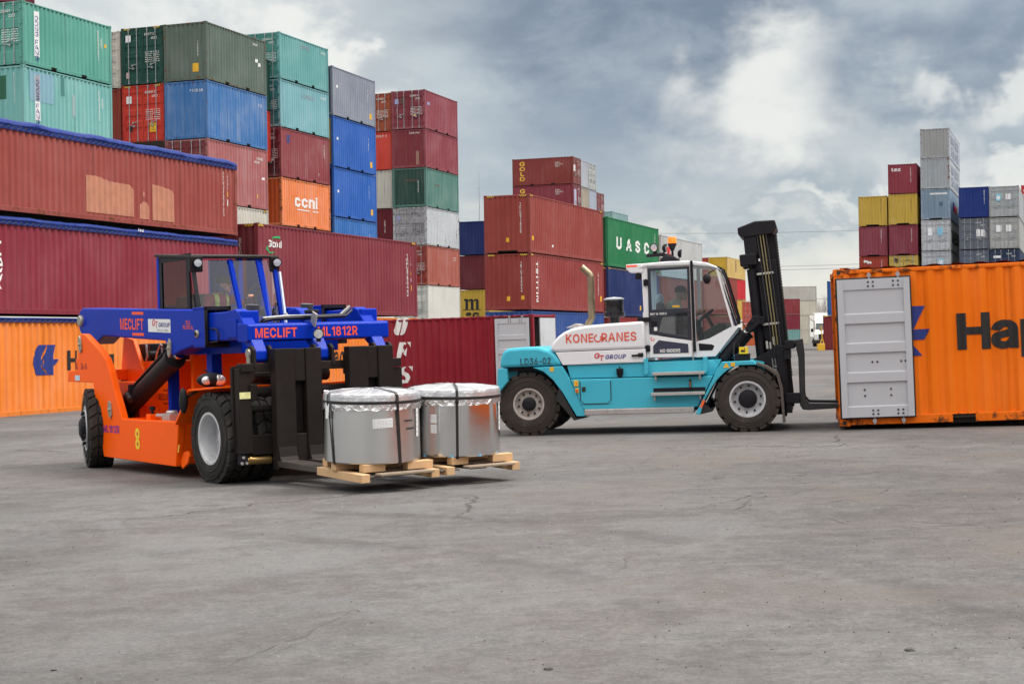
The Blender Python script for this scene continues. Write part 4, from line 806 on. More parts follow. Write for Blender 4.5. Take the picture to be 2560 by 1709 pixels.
# ---- right of the gap: forty-footers in a receding line
o, a = (0.98, 79.21), 69.8
container(at(o, a, 5.95), a, L40, 2.88, OXIDE, 'brick red forty-foot container, upper of two, with a dark gap under its end', end_col=(0.275, 0.052, 0.042), tunnel=True, far='wall', rust=0.05, fade=0.22, hazard=True,
          texts=[vnum('TCLU5118028', 'end', 1.92, 2.45, 'w', 0.115), vnum('TCLU5118028', 'side', 11.3, 2.4, 'w')], stickers=[('end', 1.14, 0.55, 0.17, 0.21, YELLOW_ST), ('side', 0.35, 0.62, 0.17, 0.22, YELLOW_ST), ('side', 3.4, 0.42, 0.12, 0.12, PAPER)])
container(at(o, a, 3.15), a, L40, 2.78, (0.275, 0.050, 0.046), 'brick red forty-foot container with white vertical letters, lower of two behind the exhaust pipe', end_col=(0.255, 0.044, 0.038), far='wall', rust=0.04, fade=0.22, hazard=True,
          texts=[vnum('TRIU7422064', 'end', 1.92, 2.35, 'w', 0.115), ('side', 'TRITON', 0.80, 2.42, 0.36, 'w', {'stack': True, 'rot': 1, 'bold': 0.03, 'gap': 0.2}), vnum('TRIU7422064', 'side', 11.2, 2.2)],
          stickers=[('end', 1.14, 0.45, 0.18, 0.23, YELLOW_ST), ('end', 1.90, 0.50, 0.17, 0.2, YELLOW_ST), ('side', 11.6, 0.6, 0.2, 0.3, YELLOW_ST)])
container(at(o, a, 0.15), a, L40, 2.95, (0.032, 0.080, 0.270), 'blue container on the ground under the brick red pair, behind the engine hood', rust=0.1, fade=0.15, far='wall')
o, a = (5.72, 94.85), 70.7
container(at(o, a, 5.93), a, L40, 2.92, GREEN, 'bright green container with widely spaced white capitals', end_col=(0.020, 0.070, 0.030), rust=0.06, fade=0.18, far='wall',
          texts=[('side', t_, s_, 1.15, 0.64, 'w', {'bold': 0.05, 'sx': 1.9}) for t_, s_ in (('U', 1.9), ('A', 4.1), ('S', 6.3), ('C', 8.4))] + [vnum('UACU8162', 'side', 11.2, 2.5)])
container(at(o, a, 3.0), a, L40, 2.90, (0.016, 0.032, 0.125), 'navy container with yellow and black edging, under the bright green one', end_col=(0.14, 0.02, 0.025), rust=0.08, fade=0.15, hazard=True, far='wall',
          stickers=[('side', 0.3, 2.80, 5.5, 0.06, HAZ), ('side', 7.2, 0.42, 0.3, 0.3, YELLOW_ST)])
container(at(o, a, 0.10), a, L40, 2.88, (0.25, 0.03, 0.03), 'red container on the ground under the navy one, mostly behind the white hood', rust=0.1, fade=0.15, far='wall')
o, a = (10.42, 111.73), 70.0
container(at(o, a, 5.92), a, L40, 2.90, (0.47, 0.48, 0.48), 'pale grey container with red marks, right of the green one', end_col=(0.30, 0.16, 0.10), rust=0.12, fade=0.2, far='wall',
          texts=[('side', '&', 1.5, 1.25, 0.85, 'r', {'bold': 0.05, 'sx': 1.6})])
container(at(o, a, 3.0), a, L40, 2.90, (0.23, 0.05, 0.04), 'brown red container under the pale grey one, seen through the cab', rust=0.1, fade=0.15, far='wall')
container(at(o, a, 0.15), a, L40, 2.84, (0.19, 0.04, 0.04), 'dull red container on the ground under the brown red one, behind the cab', rust=0.1, fade=0.15, far='wall')
o, a = (14.7, 123.5), 70.0
container(at(o, a, 3.45), a, L40, 3.05, (0.27, 0.06, 0.05), 'red-brown container seen through the cab glass left of the mast, upper of two', rust=0.06, fade=0.2, far='wall', stickers=[('side', 10.5, 1.5, 0.25, 0.3, PAPER)])
container(at(o, a, 0.35), a, L40, 3.0, (0.23, 0.05, 0.045), 'red-brown container seen through the cab glass left of the mast, lower of two', rust=0.06, fade=0.2, far='wall')
o, a = (27.32, 203.97), 71.2
container(at(o, a, 9.20), a, L40, 2.62, (0.56, 0.40, 0.14), 'pale yellow container with brown upright letters, topmost left of the mast', end_col=(0.52, 0.34, 0.035), rust=0.08, fade=0.2, far='wall',
          texts=[('side', 'MSC', 5.2, 2.35, 0.9, 'br', {'stack': True, 'rot': 1, 'bold': 0.04, 'gap': 0.02, 'sx': 0.55})])
container(at(o, a, 6.56), a, L40, 2.62, (0.50, 0.02, 0.03), 'bright red container under the pale yellow one, left of the mast', rust=0.04, fade=0.1, far='wall')
container(at(o, a, 3.92), a, L40, 2.62, YEL, 'yellow container in the third layer, mostly behind the mast', rust=0.08, fade=0.2, far='wall')
container(at((29.8, 192.0), 71.2, 3.25), 71.2, L20, 2.62, (0.52, 0.10, 0.075), 'pale red container with closed doors, just left of the mast', end='door', rust=0.04, fade=0.3, far='wall', texts=door_marks('461732', '22G1', 2.6, seed=40))
container(at((29.8, 192.0), 71.2, 0.6), 71.2, L20, 2.62, (0.55, 0.11, 0.03), 'orange-red container low down beside the foot of the mast', end='wall', rust=0.04, fade=0.2, far='wall')
container(at(o, a, 9.20, 0.1, V1), a, L40, 2.6, (0.36, 0.06, 0.04), 'salmon red container end beside the pale yellow one', rust=0.08, fade=0.3)
# ---- gold-lettered pair with the row of ends beside it
o, a = (5.95, 151.65), 69.8
GOLD = ('side', 'GOLD', 1.0, 2.26, 0.37, 'y', {'stack': True, 'sx': 1.5, 'bold': 0.02, 'gap': 0.28})
def crosswise(k, z, H, col, lb, **kw):
    return container(at(o, a, z, k * (W + 0.06), L20), a - 90, L20, H, col, lb, rust=kw.pop('rust', 0.12), fade=kw.pop('fade', 0.15), **kw)
crosswise(0, 16.28, 2.57, (0.215, 0.042, 0.036), 'brown-red container with full yellow upright word, topmost in the middle', far='door', end='plain', pockets=True, post_rust=1.0, texts=[GOLD, ('side', 'GLDU', 4.3, 2.0, 0.12, 'w'), ('side', '594777 5', 4.3, 1.82, 0.12, 'w'), ('side', '22G1', 4.3, 1.64, 0.12, 'w')] + door_marks('594777', '22G1', 2.57, seed=51, face='far'), stickers=[('far', 0.2, 1.2, 0.5, 0.6, PAPER)])
crosswise(0, 13.70, 2.56, (0.215, 0.036, 0.052), 'wine red container with the yellow word cut off by the one in front', far='door', end='plain', pockets=True, texts=[GOLD, ('side', 'GLDU', 4.3, 2.0, 0.12, 'w'), ('side', '582085 5', 4.3, 1.82, 0.12, 'w'), ('side', '22G1', 4.3, 1.64, 0.12, 'w')] + door_marks('582085', '22G1', 2.56, seed=52, face='far'), stickers=[('far', 0.2, 0.2, 0.7, 1.9, plain('lilac_stickers', (0.42, 0.40, 0.55), 0.6, var=0.4, scale=9))])
crosswise(1, 16.20, 2.57, (0.40, 0.43, 0.48), 'pale grey corrugated container end beside the brown-red doors', far='wall', end='plain')
crosswise(2, 16.15, 2.57, (0.46, 0.49, 0.48), 'grey container end showing a lattice of door bars, at the right of the top layer', far='door', end='plain', rust=0.3)
crosswise(1, 13.62, 2.56, (0.36, 0.33, 0.27), 'beige grey corrugated container end in the second layer', far='wall', end='plain', rust=0.3)
crosswise(2, 13.58, 2.56, (0.36, 0.40, 0.48), 'bluish grey corrugated container end in the second layer', far='wall', end='plain')
crosswise(3, 13.52, 2.56, (0.22, 0.05, 0.055), 'dark red container end with closed doors, at the right of the second layer', far='door', end='plain', texts=door_marks('337120', '22G1', 2.56, seed=55, face='far'))
crosswise(0, 11.1, 2.56, (0.25, 0.05, 0.05), 'red container under the yellow-lettered pair, showing over the brick red one', far='wall', end='plain')
container((10.68, 169.06, 12.45), 70.1, L20, 2.56, (0.22, 0.36, 0.37), 'pale teal container top peeping over the green one', end_col=(0.20, 0.38, 0.36), rust=0.15, fade=0.3, far='wall')

# ---- right-hand blocks
o, a = (37.57, 137.99), 70.5
LAYG = plain('faint_grey_letters', (0.17, 0.20, 0.25), 0.7)
for z, H, col, ec, lb, kw in (
        (16.70, 2.56, (0.38, 0.41, 0.46), (0.30, 0.31, 0.31), 'grey rust-stained container, topmost of the tallest stack on the right', dict(rust=0.35, texts=[('side', 'MAERSK', 1.8, 1.35, 0.80, LAYG, {'sx': 1.9}), ('side', 'SEALAND', 1.8, 0.35, 0.80, LAYG, {'sx': 1.65}), vnum('MSKU24175', 'end', 2.0, 2.2, 'g')])),
        (14.10, 2.60, (0.42, 0.45, 0.47), (0.33, 0.36, 0.38), 'grey container with two faint diamond marks, second from the top on the right', dict(rust=0.36, texts=[('side', 'MAERSK', 1.8, 1.35, 0.80, LAYG, {'sx': 1.9}), ('side', 'SEALAND', 1.8, 0.35, 0.80, LAYG, {'sx': 1.65}), vnum('MSKU77310', 'end', 2.0, 2.2, 'g'), ('end', [poly((0.75, 1.52), (0.90, 1.70), (1.05, 1.52), (0.90, 1.34)), poly((1.0, 1.36), (1.12, 1.52), (1.26, 1.36), (1.12, 1.20))], 0, 0, 1, LETTER['g'])])),
        (11.46, 2.63, (0.27, 0.37, 0.47), BLUEGREY, 'blue-grey container with a red and navy side emblem, third from the top', dict(rust=0.2, tunnel=True, texts=[('end', [rect(0.78, 2.14, 2.2, 2.28)], 0, 0, 1, 'w'), ('end', 'HJMU 172864 3', 0.84, 2.16, 0.10, LETTER['g'], {'width': 1.3}), ('side', [rect(3.2, 0.9, 5.0, 1.7)], 0, 0, 1, 'b'), ('side', [rect(5.0, 0.9, 7.6, 1.5)], 0, 0, 1, 'r')], stickers=[('end', 1.52, 1.15, 0.32, 0.36, plain('slate_patch', (0.08, 0.12, 0.18), 0.6))]))):
    container(at(o, a, z), a, L40, H, col, lb, end='wall', end_col=ec, fade=0.25, far='plain', post_rust=1.4, **kw)
star = [poly(*[(0.30 * (1 if i % 2 == 0 else 0.42) * math.cos(i * math.pi / 7 + 0.2), 0.30 * (1 if i % 2 == 0 else 0.42) * math.sin(i * math.pi / 7 + 0.2)) for i in range(14)])]
SKYB = plain('sky_blue_label', (0.20, 0.52, 0.68), 0.5)
def star_label(s, z): return [('end', [([(x + s, y + z) for x, y in vs], fs) for vs, fs in [rect(-0.22, -0.34, 0.22, 0.34)]], 0, 0, 1, SKYB)]
container(at(o, a, 8.79), a, L40, 2.65, (0.48, 0.50, 0.51), 'pale grey container with closed doors and black side letters, fourth from the top', end='door', rust=0.3, fade=0.2, far='plain', post_rust=1.2,
          texts=door_marks('919384', '45G1', 2.65, 'g', seed=61) + [('side', 'MAERSK', 2.0, 0.75, 1.05, 'k', {'width': 8.6, 'bold': 0.02})], stickers=[('end', 0.55, 1.30, 0.42, 0.68, PAPER), ('end', 1.36, 1.30, 0.42, 0.68, SKYB)])
container(at(o, a, 6.10), a, L40, 2.66, (0.44, 0.46, 0.47), 'grey container with blue star label on its door, lowest of the tallest stack', end='door', rust=0.25, fade=0.2, far='plain',
          texts=door_marks('803343', '45G1', 2.66, 'g', seed=62) + [('side', 'MAERSK', 2.0, 0.75, 1.05, 'k', {'width': 8.6})] + [('end', [([(x + 1.58, y + 1.72) for x, y in star[0][0]], star[0][1])], 0, 0, 1, 'w')], stickers=[('end', 1.36, 1.35, 0.44, 0.66, SKYB)])
t2 = at(o, a, 0, 0, W + 0.30)
container((t2[0], t2[1], 13.80), a, L40, 2.56, MAROON, 'maroon container end with small white word tex, standing highest in its column', rust=0.05, fade=0.06, texts=[('end', 'tex', 0.28, 1.95, 0.30, 'w', {'bold': 0.03, 'sx': 1.2}), vnum('TEXU8271043', 'end', 1.92, 2.25)])
container((t2[0], t2[1], 11.13), a, L40, 2.64, YEL, 'mustard yellow container end directly under the maroon tex one', rust=0.30, fade=0.25, tunnel=True, texts=[vnum('MSCU440192', 'end', 1.92, 2.25, 'br')])
container((t2[0], t2[1], 8.50), a, L40, 2.60, (0.215, 0.038, 0.055), 'maroon container end between mustard yellow above and lettered yellow doors below', rust=0.06, fade=0.2, tunnel=True, texts=[vnum('TGHU771420', 'end', 1.92, 2.3)])
container((t2[0], t2[1], 5.88), a, L40, 2.60, (0.52, 0.37, 0.08), 'yellow container with closed doors and small black letters, above the orange roof', end='door', rust=0.1, fade=0.2, texts=door_marks('14186 8', '45G1', 2.6, 'k', seed=64) + [('end', 'm', 0.42, 2.18, 0.22, 'k', {'bold': 0.08, 'width': 0.34}), ('end', 'sc', 0.42, 1.98, 0.16, 'k', {'bold': 0.08, 'width': 0.34})])
t3 = at(o, a, 0, 0, 2 * W + 0.42)
container((t3[0], t3[1], 11.10), a, L40, 2.60, YEL, 'mustard yellow container end on the left shoulder of the right block', rust=0.25, fade=0.25, tunnel=True, texts=[vnum('MSCU731885', 'end', 1.92, 2.35, 'br')])
container((t3[0], t3[1], 8.48), a, L40, 2.58, (0.225, 0.042, 0.060), 'maroon container end in the left column, under the mustard yellow one', rust=0.08, fade=0.2, tunnel=True, texts=[vnum('TGHU605117', 'end', 1.92, 2.35)])
tri = [poly((0.0, 0.0), (0.14, 0.10), (0.26, 0.0), (0.36, 0.12), (0.26, 0.26), (0.16, 0.20), (0.10, 0.28), (-0.04, 0.20))]
container((t3[0], t3[1], 5.86), a, L40, 2.60, (0.33, 0.050, 0.030), 'orange-red container end with a small white emblem, above the orange roof', rust=0.08, fade=0.1, texts=[('end', tri + mv(tri, 0.30, -0.10), 0.42, 2.05, 1, 'w'), vnum('TRLU410882', 'end', 1.92, 2.3)])
# what stands under these columns, behind the orange container
for tt, nm, c0, c1_ in ((t3, 'left', (0.33, 0.05, 0.03), MAROON), (t2, 'middle', YEL, RED), ((o[0], o[1]), 'right', GREY, BLUEGREY)):
    container((tt[0], tt[1], 3.24), a, L40, 2.60, c0, 'container in the second layer of the %s column, hidden behind the orange one' % nm, rust=0.2)
    container((tt[0], tt[1], 0.56), a, L40, 2.62, c1_, 'container at the foot of the %s column, hidden behind the orange one' % nm, rust=0.2)
# second right block
o = (40.55, 137.0)
container(at(o, a, 11.52), a, L40, 2.60, (0.014, 0.036, 0.185), 'royal blue container end right of the tallest stack', rust=0.25, fade=0.1, texts=[vnum('CRSU120775', 'end', 2.1, 2.3)])
container(at(o, a, 8.82), a, L40, 2.64, (0.125, 0.140, 0.170), 'slate container with closed doors and white papers, under the royal blue one', end='door', rust=0.25, fade=0.15, texts=door_marks('420118', '45G1', 2.64, 'w', seed=66), stickers=[('end', 1.42, 1.10, 0.30, 0.60, PAPER), ('end', 1.80, 1.10, 0.28, 0.55, PAPER)])
container(at(o, a, 6.15), a, L40, 2.62, (0.105, 0.125, 0.165), 'slate container with closed doors, lowest under the royal blue one', end='door', rust=0.2, fade=0.15, texts=door_marks('420117', '45G1', 2.62, 'w', seed=67))
o2 = at(o, a, 0, 0.1, -V1 + 0.02)
container((o2[0], o2[1], 11.50), a, L40, 2.60, (0.36, 0.385, 0.40), 'grey container with closed doors, star label and rust at the bottom, near the right edge', end='door', rust=0.32, fade=0.15, texts=door_marks('920055', '45G1', 2.6, 'g', seed=68) + [('end', [([(x * 0.8 + 0.78, y * 0.8 + 1.62) for x, y in star[0][0]], star[0][1])], 0, 0, 1, 'w')], stickers=[('end', 0.58, 1.35, 0.42, 0.60, SKYB), ('end', 1.36, 1.42, 0.40, 0.50, PAPER)])
container((o2[0], o2[1], 8.80), a, L40, 2.64, (0.36, 0.37, 0.365), 'grey container with two white papers on its closed doors, near the right edge', end='door', rust=0.25, fade=0.15, texts=door_marks('881230', '45G1', 2.64, 'g', seed=69), stickers=[('end', 0.55, 1.42, 0.44, 0.58, PAPER), ('end', 1.36, 1.42, 0.42, 0.58, PAPER)])
container((o2[0], o2[1], 6.13), a, L40, 2.62, (0.030, 0.048, 0.095), 'dark navy container with closed doors, just above the orange roof at the right', end='door', rust=0.15, fade=0.15, texts=door_marks('551209', '45G1', 2.62, 'w', seed=70), stickers=[('end', 0.30, 1.9, 0.6, 0.2, PAPER)])
o3 = (60.9, 184.5)
for z, col, e, lb in ((15.95, (0.50, 0.04, 0.04), 'door', 'bright red door end cut off by the right edge, top of three'), (13.25, (0.40, 0.11, 0.07), 'wall', 'salmon container end cut off by the right edge, second of its column'), (10.6, NAVY, 'door', 'navy container end with white papers, cut off by the right edge'), (7.9, BLUEGREY, 'wall', 'steel blue container end cut off by the right edge, lowest of its column')):
    container(at(o3, a, z), a, L20, 2.62, col, lb, end=e, rust=0.1, fade=0.1, texts=door_marks('71', '22G1', 2.62, seed=71) if e == 'door' else (), stickers=[('end', 0.25, 1.9, 0.8, 0.2, PAPER), ('end', 0.25, 1.4, 0.8, 0.2, PAPER)] if e == 'door' else ())
for z, col, lb in ((13.6, (0.46, 0.45, 0.42), 'pale container strip visible in the slit right of the tallest stack'), (10.9, (0.10, 0.05, 0.04), 'brown container strip visible in the slit, under the pale one'), (8.2, YEL, 'yellow container strip visible in the slit right of the tallest stack'), (5.5, GREY, 'grey container strip at the foot of the slit')):
    container(at((47.2, 165.0), a, z), a, L20, 2.62, col, lb, rust=0.2, fade=0.1)
# far end of the yard
def far_box(x, y, z, H, col, lb, L=L20, yaw=-1.5, **kw):
    return container((x, y, z), yaw, L, H, col, lb, rust=0.05, fade=0.1, far='plain', end='plain', **kw)
for i, (z, lb) in enumerate(((8.0, 'cream container lying on top of the far white stack'), (5.4, 'cream container in the third layer of the far white stack'), (2.8, 'cream container in the second layer of the far white stack'), (0.2, 'cream container at the foot of the far white stack'))):
    far_box(54.75 - 6.06 + (0 if i < 2 else -1.3), 290, z, 2.6, BEIGE if i else (0.50, 0.49, 0.45), lb)
for i, (z, col, lb) in enumerate(((5.55, (0.26, 0.045, 0.055), 'maroon container, upper of the far pair right of the mast'), (2.87, (0.215, 0.030, 0.050), 'wine red container, lower of the far pair right of the mast'), (0.2, (0.19, 0.36, 0.35), 'pale teal container under the far maroon pair'))):
    far_box(50.3 - 6.06, 282, z, 2.66, col, lb)
container((25.93, 134.7, 0.45), 70.5 - 90, L40, 2.90, (0.19, 0.030, 0.036), 'dark red container on the ground with a white figure mark, beside the orange one', end='plain', rust=0.05, fade=0.05, hazard=True,
          texts=[('side', [poly((1.34, 1.95), (1.62, 1.95), (1.62, 2.15), (1.66, 2.2), (1.62, 2.3), (1.55, 2.5), (1.41, 2.5), (1.34, 2.3), (1.30, 2.2), (1.34, 2.15))], 0, 0, 1, 'w')], group='single shipping containers on the ground')
container((26.6, 136.2, 3.37), 70.5 - 90, L40, 2.88, (0.030, 0.110, 0.330), 'blue container standing on the dark red one beside the open grey door', end='plain', rust=0.08, fade=0.1)

# ---- orange twenty-footer in the foreground right, door laid back along its side
HM = tilted((5.3756, 26.6387, 0.150), -10.0, 0.028)
c = container(None, 0, L20, 2.591, (0.93, 0.185, 0.004), 'bright orange container on the ground, its grey door laid open along the side', end='open', far='plain', mat=HM, rust=0.10, fade=0.06, pockets=True, post_rust=1.2, roof_ribs=0.03, group='single shipping containers on the ground',
              texts=[('side', 'Hapag', 1.94, 1.22, 0.53, 'k', {'bold': 0.042, 'sx': 1.10, 'track': -0.09}),
                     ('side', [poly((1.0, 1.93), (1.45, 1.93), (1.25, 1.55), (1.51, 1.55), (1.42, 1.38), (1.0, 1.38)), poly((1.0, 1.34), (1.20, 1.34), (1.38, 1.12), (1.0, 1.12))], 0, 0, 1, 'b')])
open_leaf(c, L20, 2.53, 0.05, 1.21)
m = MB(); m.box(0.02, 0.06, W - 0.06, W + 0.005, 0.15, 2.4); m.build('door_gasket', RUBBER_SEAL, c)
m = MB(); m.box(L20 - 0.25, L20 - 0.2, 0.1, W - 0.1, 0.16, 2.5); m.build('inner_lining', INSHADE, c)

# ---------------------------------------------------------------- vehicles: shared pieces
TYRE = plain('tyre_rubber', (0.026, 0.024, 0.023), 0.78, var=0.25, scale=5, dirt=0.6, dirtcol=(0.068, 0.061, 0.055), spec=0.2)
TYREB = plain('dusty_tyre_rubber', (0.045, 0.038, 0.034), 0.82, var=0.25, scale=5, dirt=0.7, dirtcol=(0.085, 0.070, 0.060), spec=0.2)
RIMG = plain('grey_wheel_paint', (0.50, 0.51, 0.53), 0.42, 0.1, var=0.08, dirt=0.35)
RIMD = plain('dirty_wheel_paint', (0.42, 0.39, 0.36), 0.5, 0.1, var=0.15, scale=14, dirt=0.9, dirtcol=(0.14, 0.07, 0.04))
BLKP = plain('black_machine_paint', (0.014, 0.0135, 0.017), 0.48, var=0.25, scale=4, dirt=0.3, dirtcol=(0.032, 0.029, 0.028), spec=0.16)
BLKB = plain('worn_black_steel', (0.016, 0.012, 0.011), 0.55, var=0.3, scale=3, dirt=0.35, dirtcol=(0.036, 0.027, 0.024), spec=0.14)
HOSE = plain('hydraulic_hose', (0.022, 0.021, 0.022), 0.55)
CHROME = plain('chromed_rod', (0.75, 0.75, 0.77), 0.12, 1.0, var=0.05)
ALU = plain('brushed_aluminium', (0.52, 0.50, 0.48), 0.42, 0.75, var=0.15, scale=12, dirt=0.35)
def wheel(root, c, Rr, w, out, tyre=TYRE, rim=RIMG, rr=0.30, deep=0.10, lugs=24, style='block', hub=0.11, yaw=0.0, hubcol=None, nbolt=10):
    """wheel on a lateral axle at c (outer sidewall at y = c.y, out = -1 or 1 outward); parts tyre > lugs in one mesh, rim, hub"""
    e = bpy.data.objects.new('wheel', None); COL.objects.link(e); e.parent = root; e.location = c; e.rotation_euler = (0, 0, yaw); e.empty_display_size = 0.1
    s = -out   # inwards
    t = MB(); g = 0.030
    pr = [(rr, 0.015 * s), (rr + 0.015, 0.0), (rr + 0.05, -0.006 * s), (Rr * 0.80, -0.012 * s), (Rr - g - 0.035, 0.004 * s), (Rr - g, 0.035 * s), (Rr - g, (w - 0.035) * s), (Rr - g - 0.035, (w - 0.004) * s), (Rr * 0.80, (w + 0.012) * s), (rr, (w - 0.015) * s)]
    t.lathe(pr, (0, 0, 0), 'y', 56)
    for rg in (0.70, 0.86):
        t.lathe([(Rr * rg, -0.012 * s), (Rr * rg + 0.008, -0.017 * s), (Rr * rg + 0.018, -0.011 * s)], (0, 0, 0), 'y', 56)
    def P(a, y, r): return (r * math.cos(a), y * s, r * math.sin(a))
    da = 2 * math.pi / lugs
    def block(a0, a1, ya, yb, sk0, sk1, low):
        """tread block between angles a0..a1, y ya..yb, skewed"""
        vs = []
        for r, k in ((low, 0.0), (Rr, 0.006)):
            n = 4
            for i in range(n + 1):
                a = a0 + (a1 - a0) * i / n
                vs += [P(a + sk0, ya + k, r), P(a + sk1, yb - k, r)]
        n = 4; m = 2 * (n + 1); fs = []
        for i in range(n):
            b = 2 * i; fs += [(m + b, m + b + 1, m + b + 3, m + b + 2), (b, b + 2, m + b + 2, m + b), (b + 1, m + b + 1, m + b + 3, b + 3)]
        fs += [(0, m, m + 1, 1), (2 * n, 2 * n + 1, m + 2 * n + 1, m + 2 * n)]
        t.add(vs, fs)
    for i in range(lugs):
        a = i * da; gp = 0.10 * da
        if style == 'block':
            block(a + gp, a + da - gp, 0.004, w * 0.34, 0.0, da * 0.42, Rr - 0.07)
            block(a + gp + da * 0.42, a + da - gp + da * 0.42, w * 0.37, w * 0.63, 0.0, -da * 0.30 * (1 if i % 2 else 1), Rr - 0.05)
            block(a + gp + da * 0.5, a + da - gp + da * 0.5, w * 0.66, w - 0.004, 0.0, da * 0.42, Rr - 0.07)
        else:
            block(a + gp * 1.6, a + da - gp * 1.6, -0.004, w * 0.46, 0.0, da * 0.5, Rr - 0.10)
            block(a + gp * 1.6 + da * 0.5, a + da - gp * 1.6 + da * 0.5, w * 0.54, w + 0.004, da * 0.5 - da * 0.5, -da * 0.5, Rr - 0.10)
    t.build('tyre', tyre, e, smooth=38)
    r = MB()
    r.lathe([(rr - 0.012, -0.004 * s), (rr + 0.018, -0.006 * s), (rr + 0.022, 0.012 * s), (rr + 0.004, 0.03 * s)], (0, 0, 0), 'y', 48)
    r.lathe([(rr - 0.012, -0.004 * s), (rr - 0.028, 0.03 * s), (rr - 0.035, deep * s), (rr - 0.07, (deep + 0.02) * s), (hub + 0.01, (deep + 0.012) * s), (0.02, (deep + 0.012) * s)], (0, 0, 0), 'y', 48)
    r.build('rim', rim, e, smooth=40)
    h = MB()
    for i in range(nbolt):
        a = 2 * math.pi * i / nbolt + 0.2; rb = (rr + hub) * 0.5 + 0.005
        h.cyl((rb * math.cos(a), (deep + 0.02) * s, rb * math.sin(a)), (rb * math.cos(a), (deep - 0.035) * s, rb * math.sin(a)), 0.019, 0.015, n=8)
    h.lathe([(hub + 0.012, (deep + 0.02) * s), (hub + 0.008, (deep - 0.05) * s), (hub * 0.75, (deep - 0.075) * s), (0.04, (deep - 0.08) * s), (0.001, (deep - 0.08) * s)], (0, 0, 0), 'y', 28)
    h.build('hub', hubcol or BLKP, e, smooth=40)
    return e
def mirror_build(fn, name, mat, root, **kw):
    for sgn in (-1, 1):
        m = MB(); m.T = Matrix.Scale(sgn * -1, 4, (0, 1, 0)) if sgn == 1 else None
        fn(m); m.build(name, mat, root, **kw)

# ---------------------------------------------------------------- turquoise forklift
KO = (4.1518, 28.1991, 0.0747)
K = empty('forklift_truck', 'turquoise and white heavy forklift with black mast, its forks inside the orange container', 'forklift', None, mat=tilted(KO, -10.5))
KB = plain('turquoise_machine_paint', (0.060, 0.430, 0.560), 0.38, var=0.07, scale=2.0, dirt=0.22, dirtcol=(0.10, 0.22, 0.25), coat=0.08, spec=0.15)
KW = plain('white_machine_paint', (0.74, 0.75, 0.77), 0.34, var=0.03, scale=2.0, dirt=0.07, coat=0.3, dirtcol=(0.45, 0.43, 0.40))
KD = plain('navy_black_door', (0.018, 0.020, 0.034), 0.35, var=0.1)
KORANGE = plain('salmon_red_letter_paint', (0.72, 0.10, 0.055), 0.5)
KGREY = plain('steel_grey_letter_paint', (0.022, 0.045, 0.055), 0.5)
KGLASS = glass('blue_tinted_glass', (0.52, 0.70, 0.80), 0.07, 0.5)
KGLASS2 = glass('clear_cab_glass', (0.84, 0.87, 0.87), 0.05, 0.5)
for y, o in ((-1.25, -1), (-0.88, -1), (1.25, 1), (0.88, 1)):
    wheel(K, (0, y, 0.545), 0.548, 0.33, o, TYREB, RIMG, rr=0.285, deep=0.13 if abs(y) > 1 else 0.03, lugs=20, style='lug', hub=0.145)
for y, o in ((-1.0, -1), (1.0, 1)):
    wheel(K, (-3.75, y, 0.545), 0.548, 0.33, o, TYREB, RIMD, rr=0.255, deep=0.045, lugs=20, style='lug', hub=0.11)
# chassis
m = MB()
m.prism([(-3.05, 1.19), (-2.72, 0.36), (-0.88, 0.36), (-0.62, 0.80), (-0.40, 1.22), (-0.15, 1.22), (-0.15, 0.62), (0.28, 0.62), (0.28, 1.15), (-0.42, 1.30), (-1.66, 1.22), (-3.05, 1.195)], -0.80, 0.80)
m.prism([(-3.05, 1.19), (-3.0, 0.97), (-0.55, 0.96), (-0.42, 1.22), (-1.66, 1.205)], -1.06, 1.06)
m.box(-4.1, -3.0, -0.62, 0.62, 0.55, 1.2)
m.build('chassis', KB, K, bevel=0.012)
mirror_build(lambda m: m.prism([(-2.99, 0.955), (-0.56, 0.945), (-0.84, 0.435), (-2.78, 0.435)], -1.15, -0.79), 'side_tank', KB, K, bevel=0.012)
mirror_build(lambda m: (m.box(-2.76, -0.90, -1.165, -0.82, 0.335, 0.437), m.box(-2.76, -0.90, -1.175, -1.165, 0.345, 0.427)), 'side_sill', ALU, K, bevel=0.005)
# counterweight
cw = [(-4.23, 1.185), (-4.19, 1.37), (-4.15, 1.46), (-4.06, 1.515), (-3.80, 1.53), (-3.53, 1.525), (-3.36, 1.47), (-3.25, 1.39), (-3.17, 1.28), (-3.13, 1.195)]
m = MB(); m.prism(cw, -1.12, 1.12); m.build('counterweight', KB, K, bevel=0.06, seg=3, smooth=40)
m = MB(); m.box(-4.25, -3.95, -0.85, 0.85, 0.60, 1.18); m.prism([(-4.25, 1.17), (-4.09, 1.17), (-4.08, 0.95), (-4.28, 0.72)], -1.12, -0.85); m.prism([(-4.25, 1.17), (-4.09, 1.17), (-4.08, 0.95), (-4.28, 0.72)], 0.85, 1.12)
m.build('rear_skirt', KB, K, bevel=0.012)
def rfen(m):
    inner = [(-3.64, 1.175), (-3.45, 1.10), (-3.29, 0.95), (-3.13, 0.73), (-2.90, 0.32)]; outer = [(-2.74, 0.32), (-2.77, 0.42), (-3.01, 0.97), (-3.13, 1.185)]
    m.prism(inner + outer, -1.14, -0.72)
mirror_build(rfen, 'rear_fender', KB, K, bevel=0.012)
mirror_build(lambda m: m.prism([(-3.20, 0.82), (-2.92, 0.30), (-2.72, 0.30), (-2.95, 0.25), (-3.25, 0.62)], -1.12, -0.70), 'mud_flap', RUBBER_SEAL, K)
m = MB(); m.box(-4.08, -3.05, -0.98, 0.98, 1.12, 1.175); m.build('wheel_arch', BLKP, K)
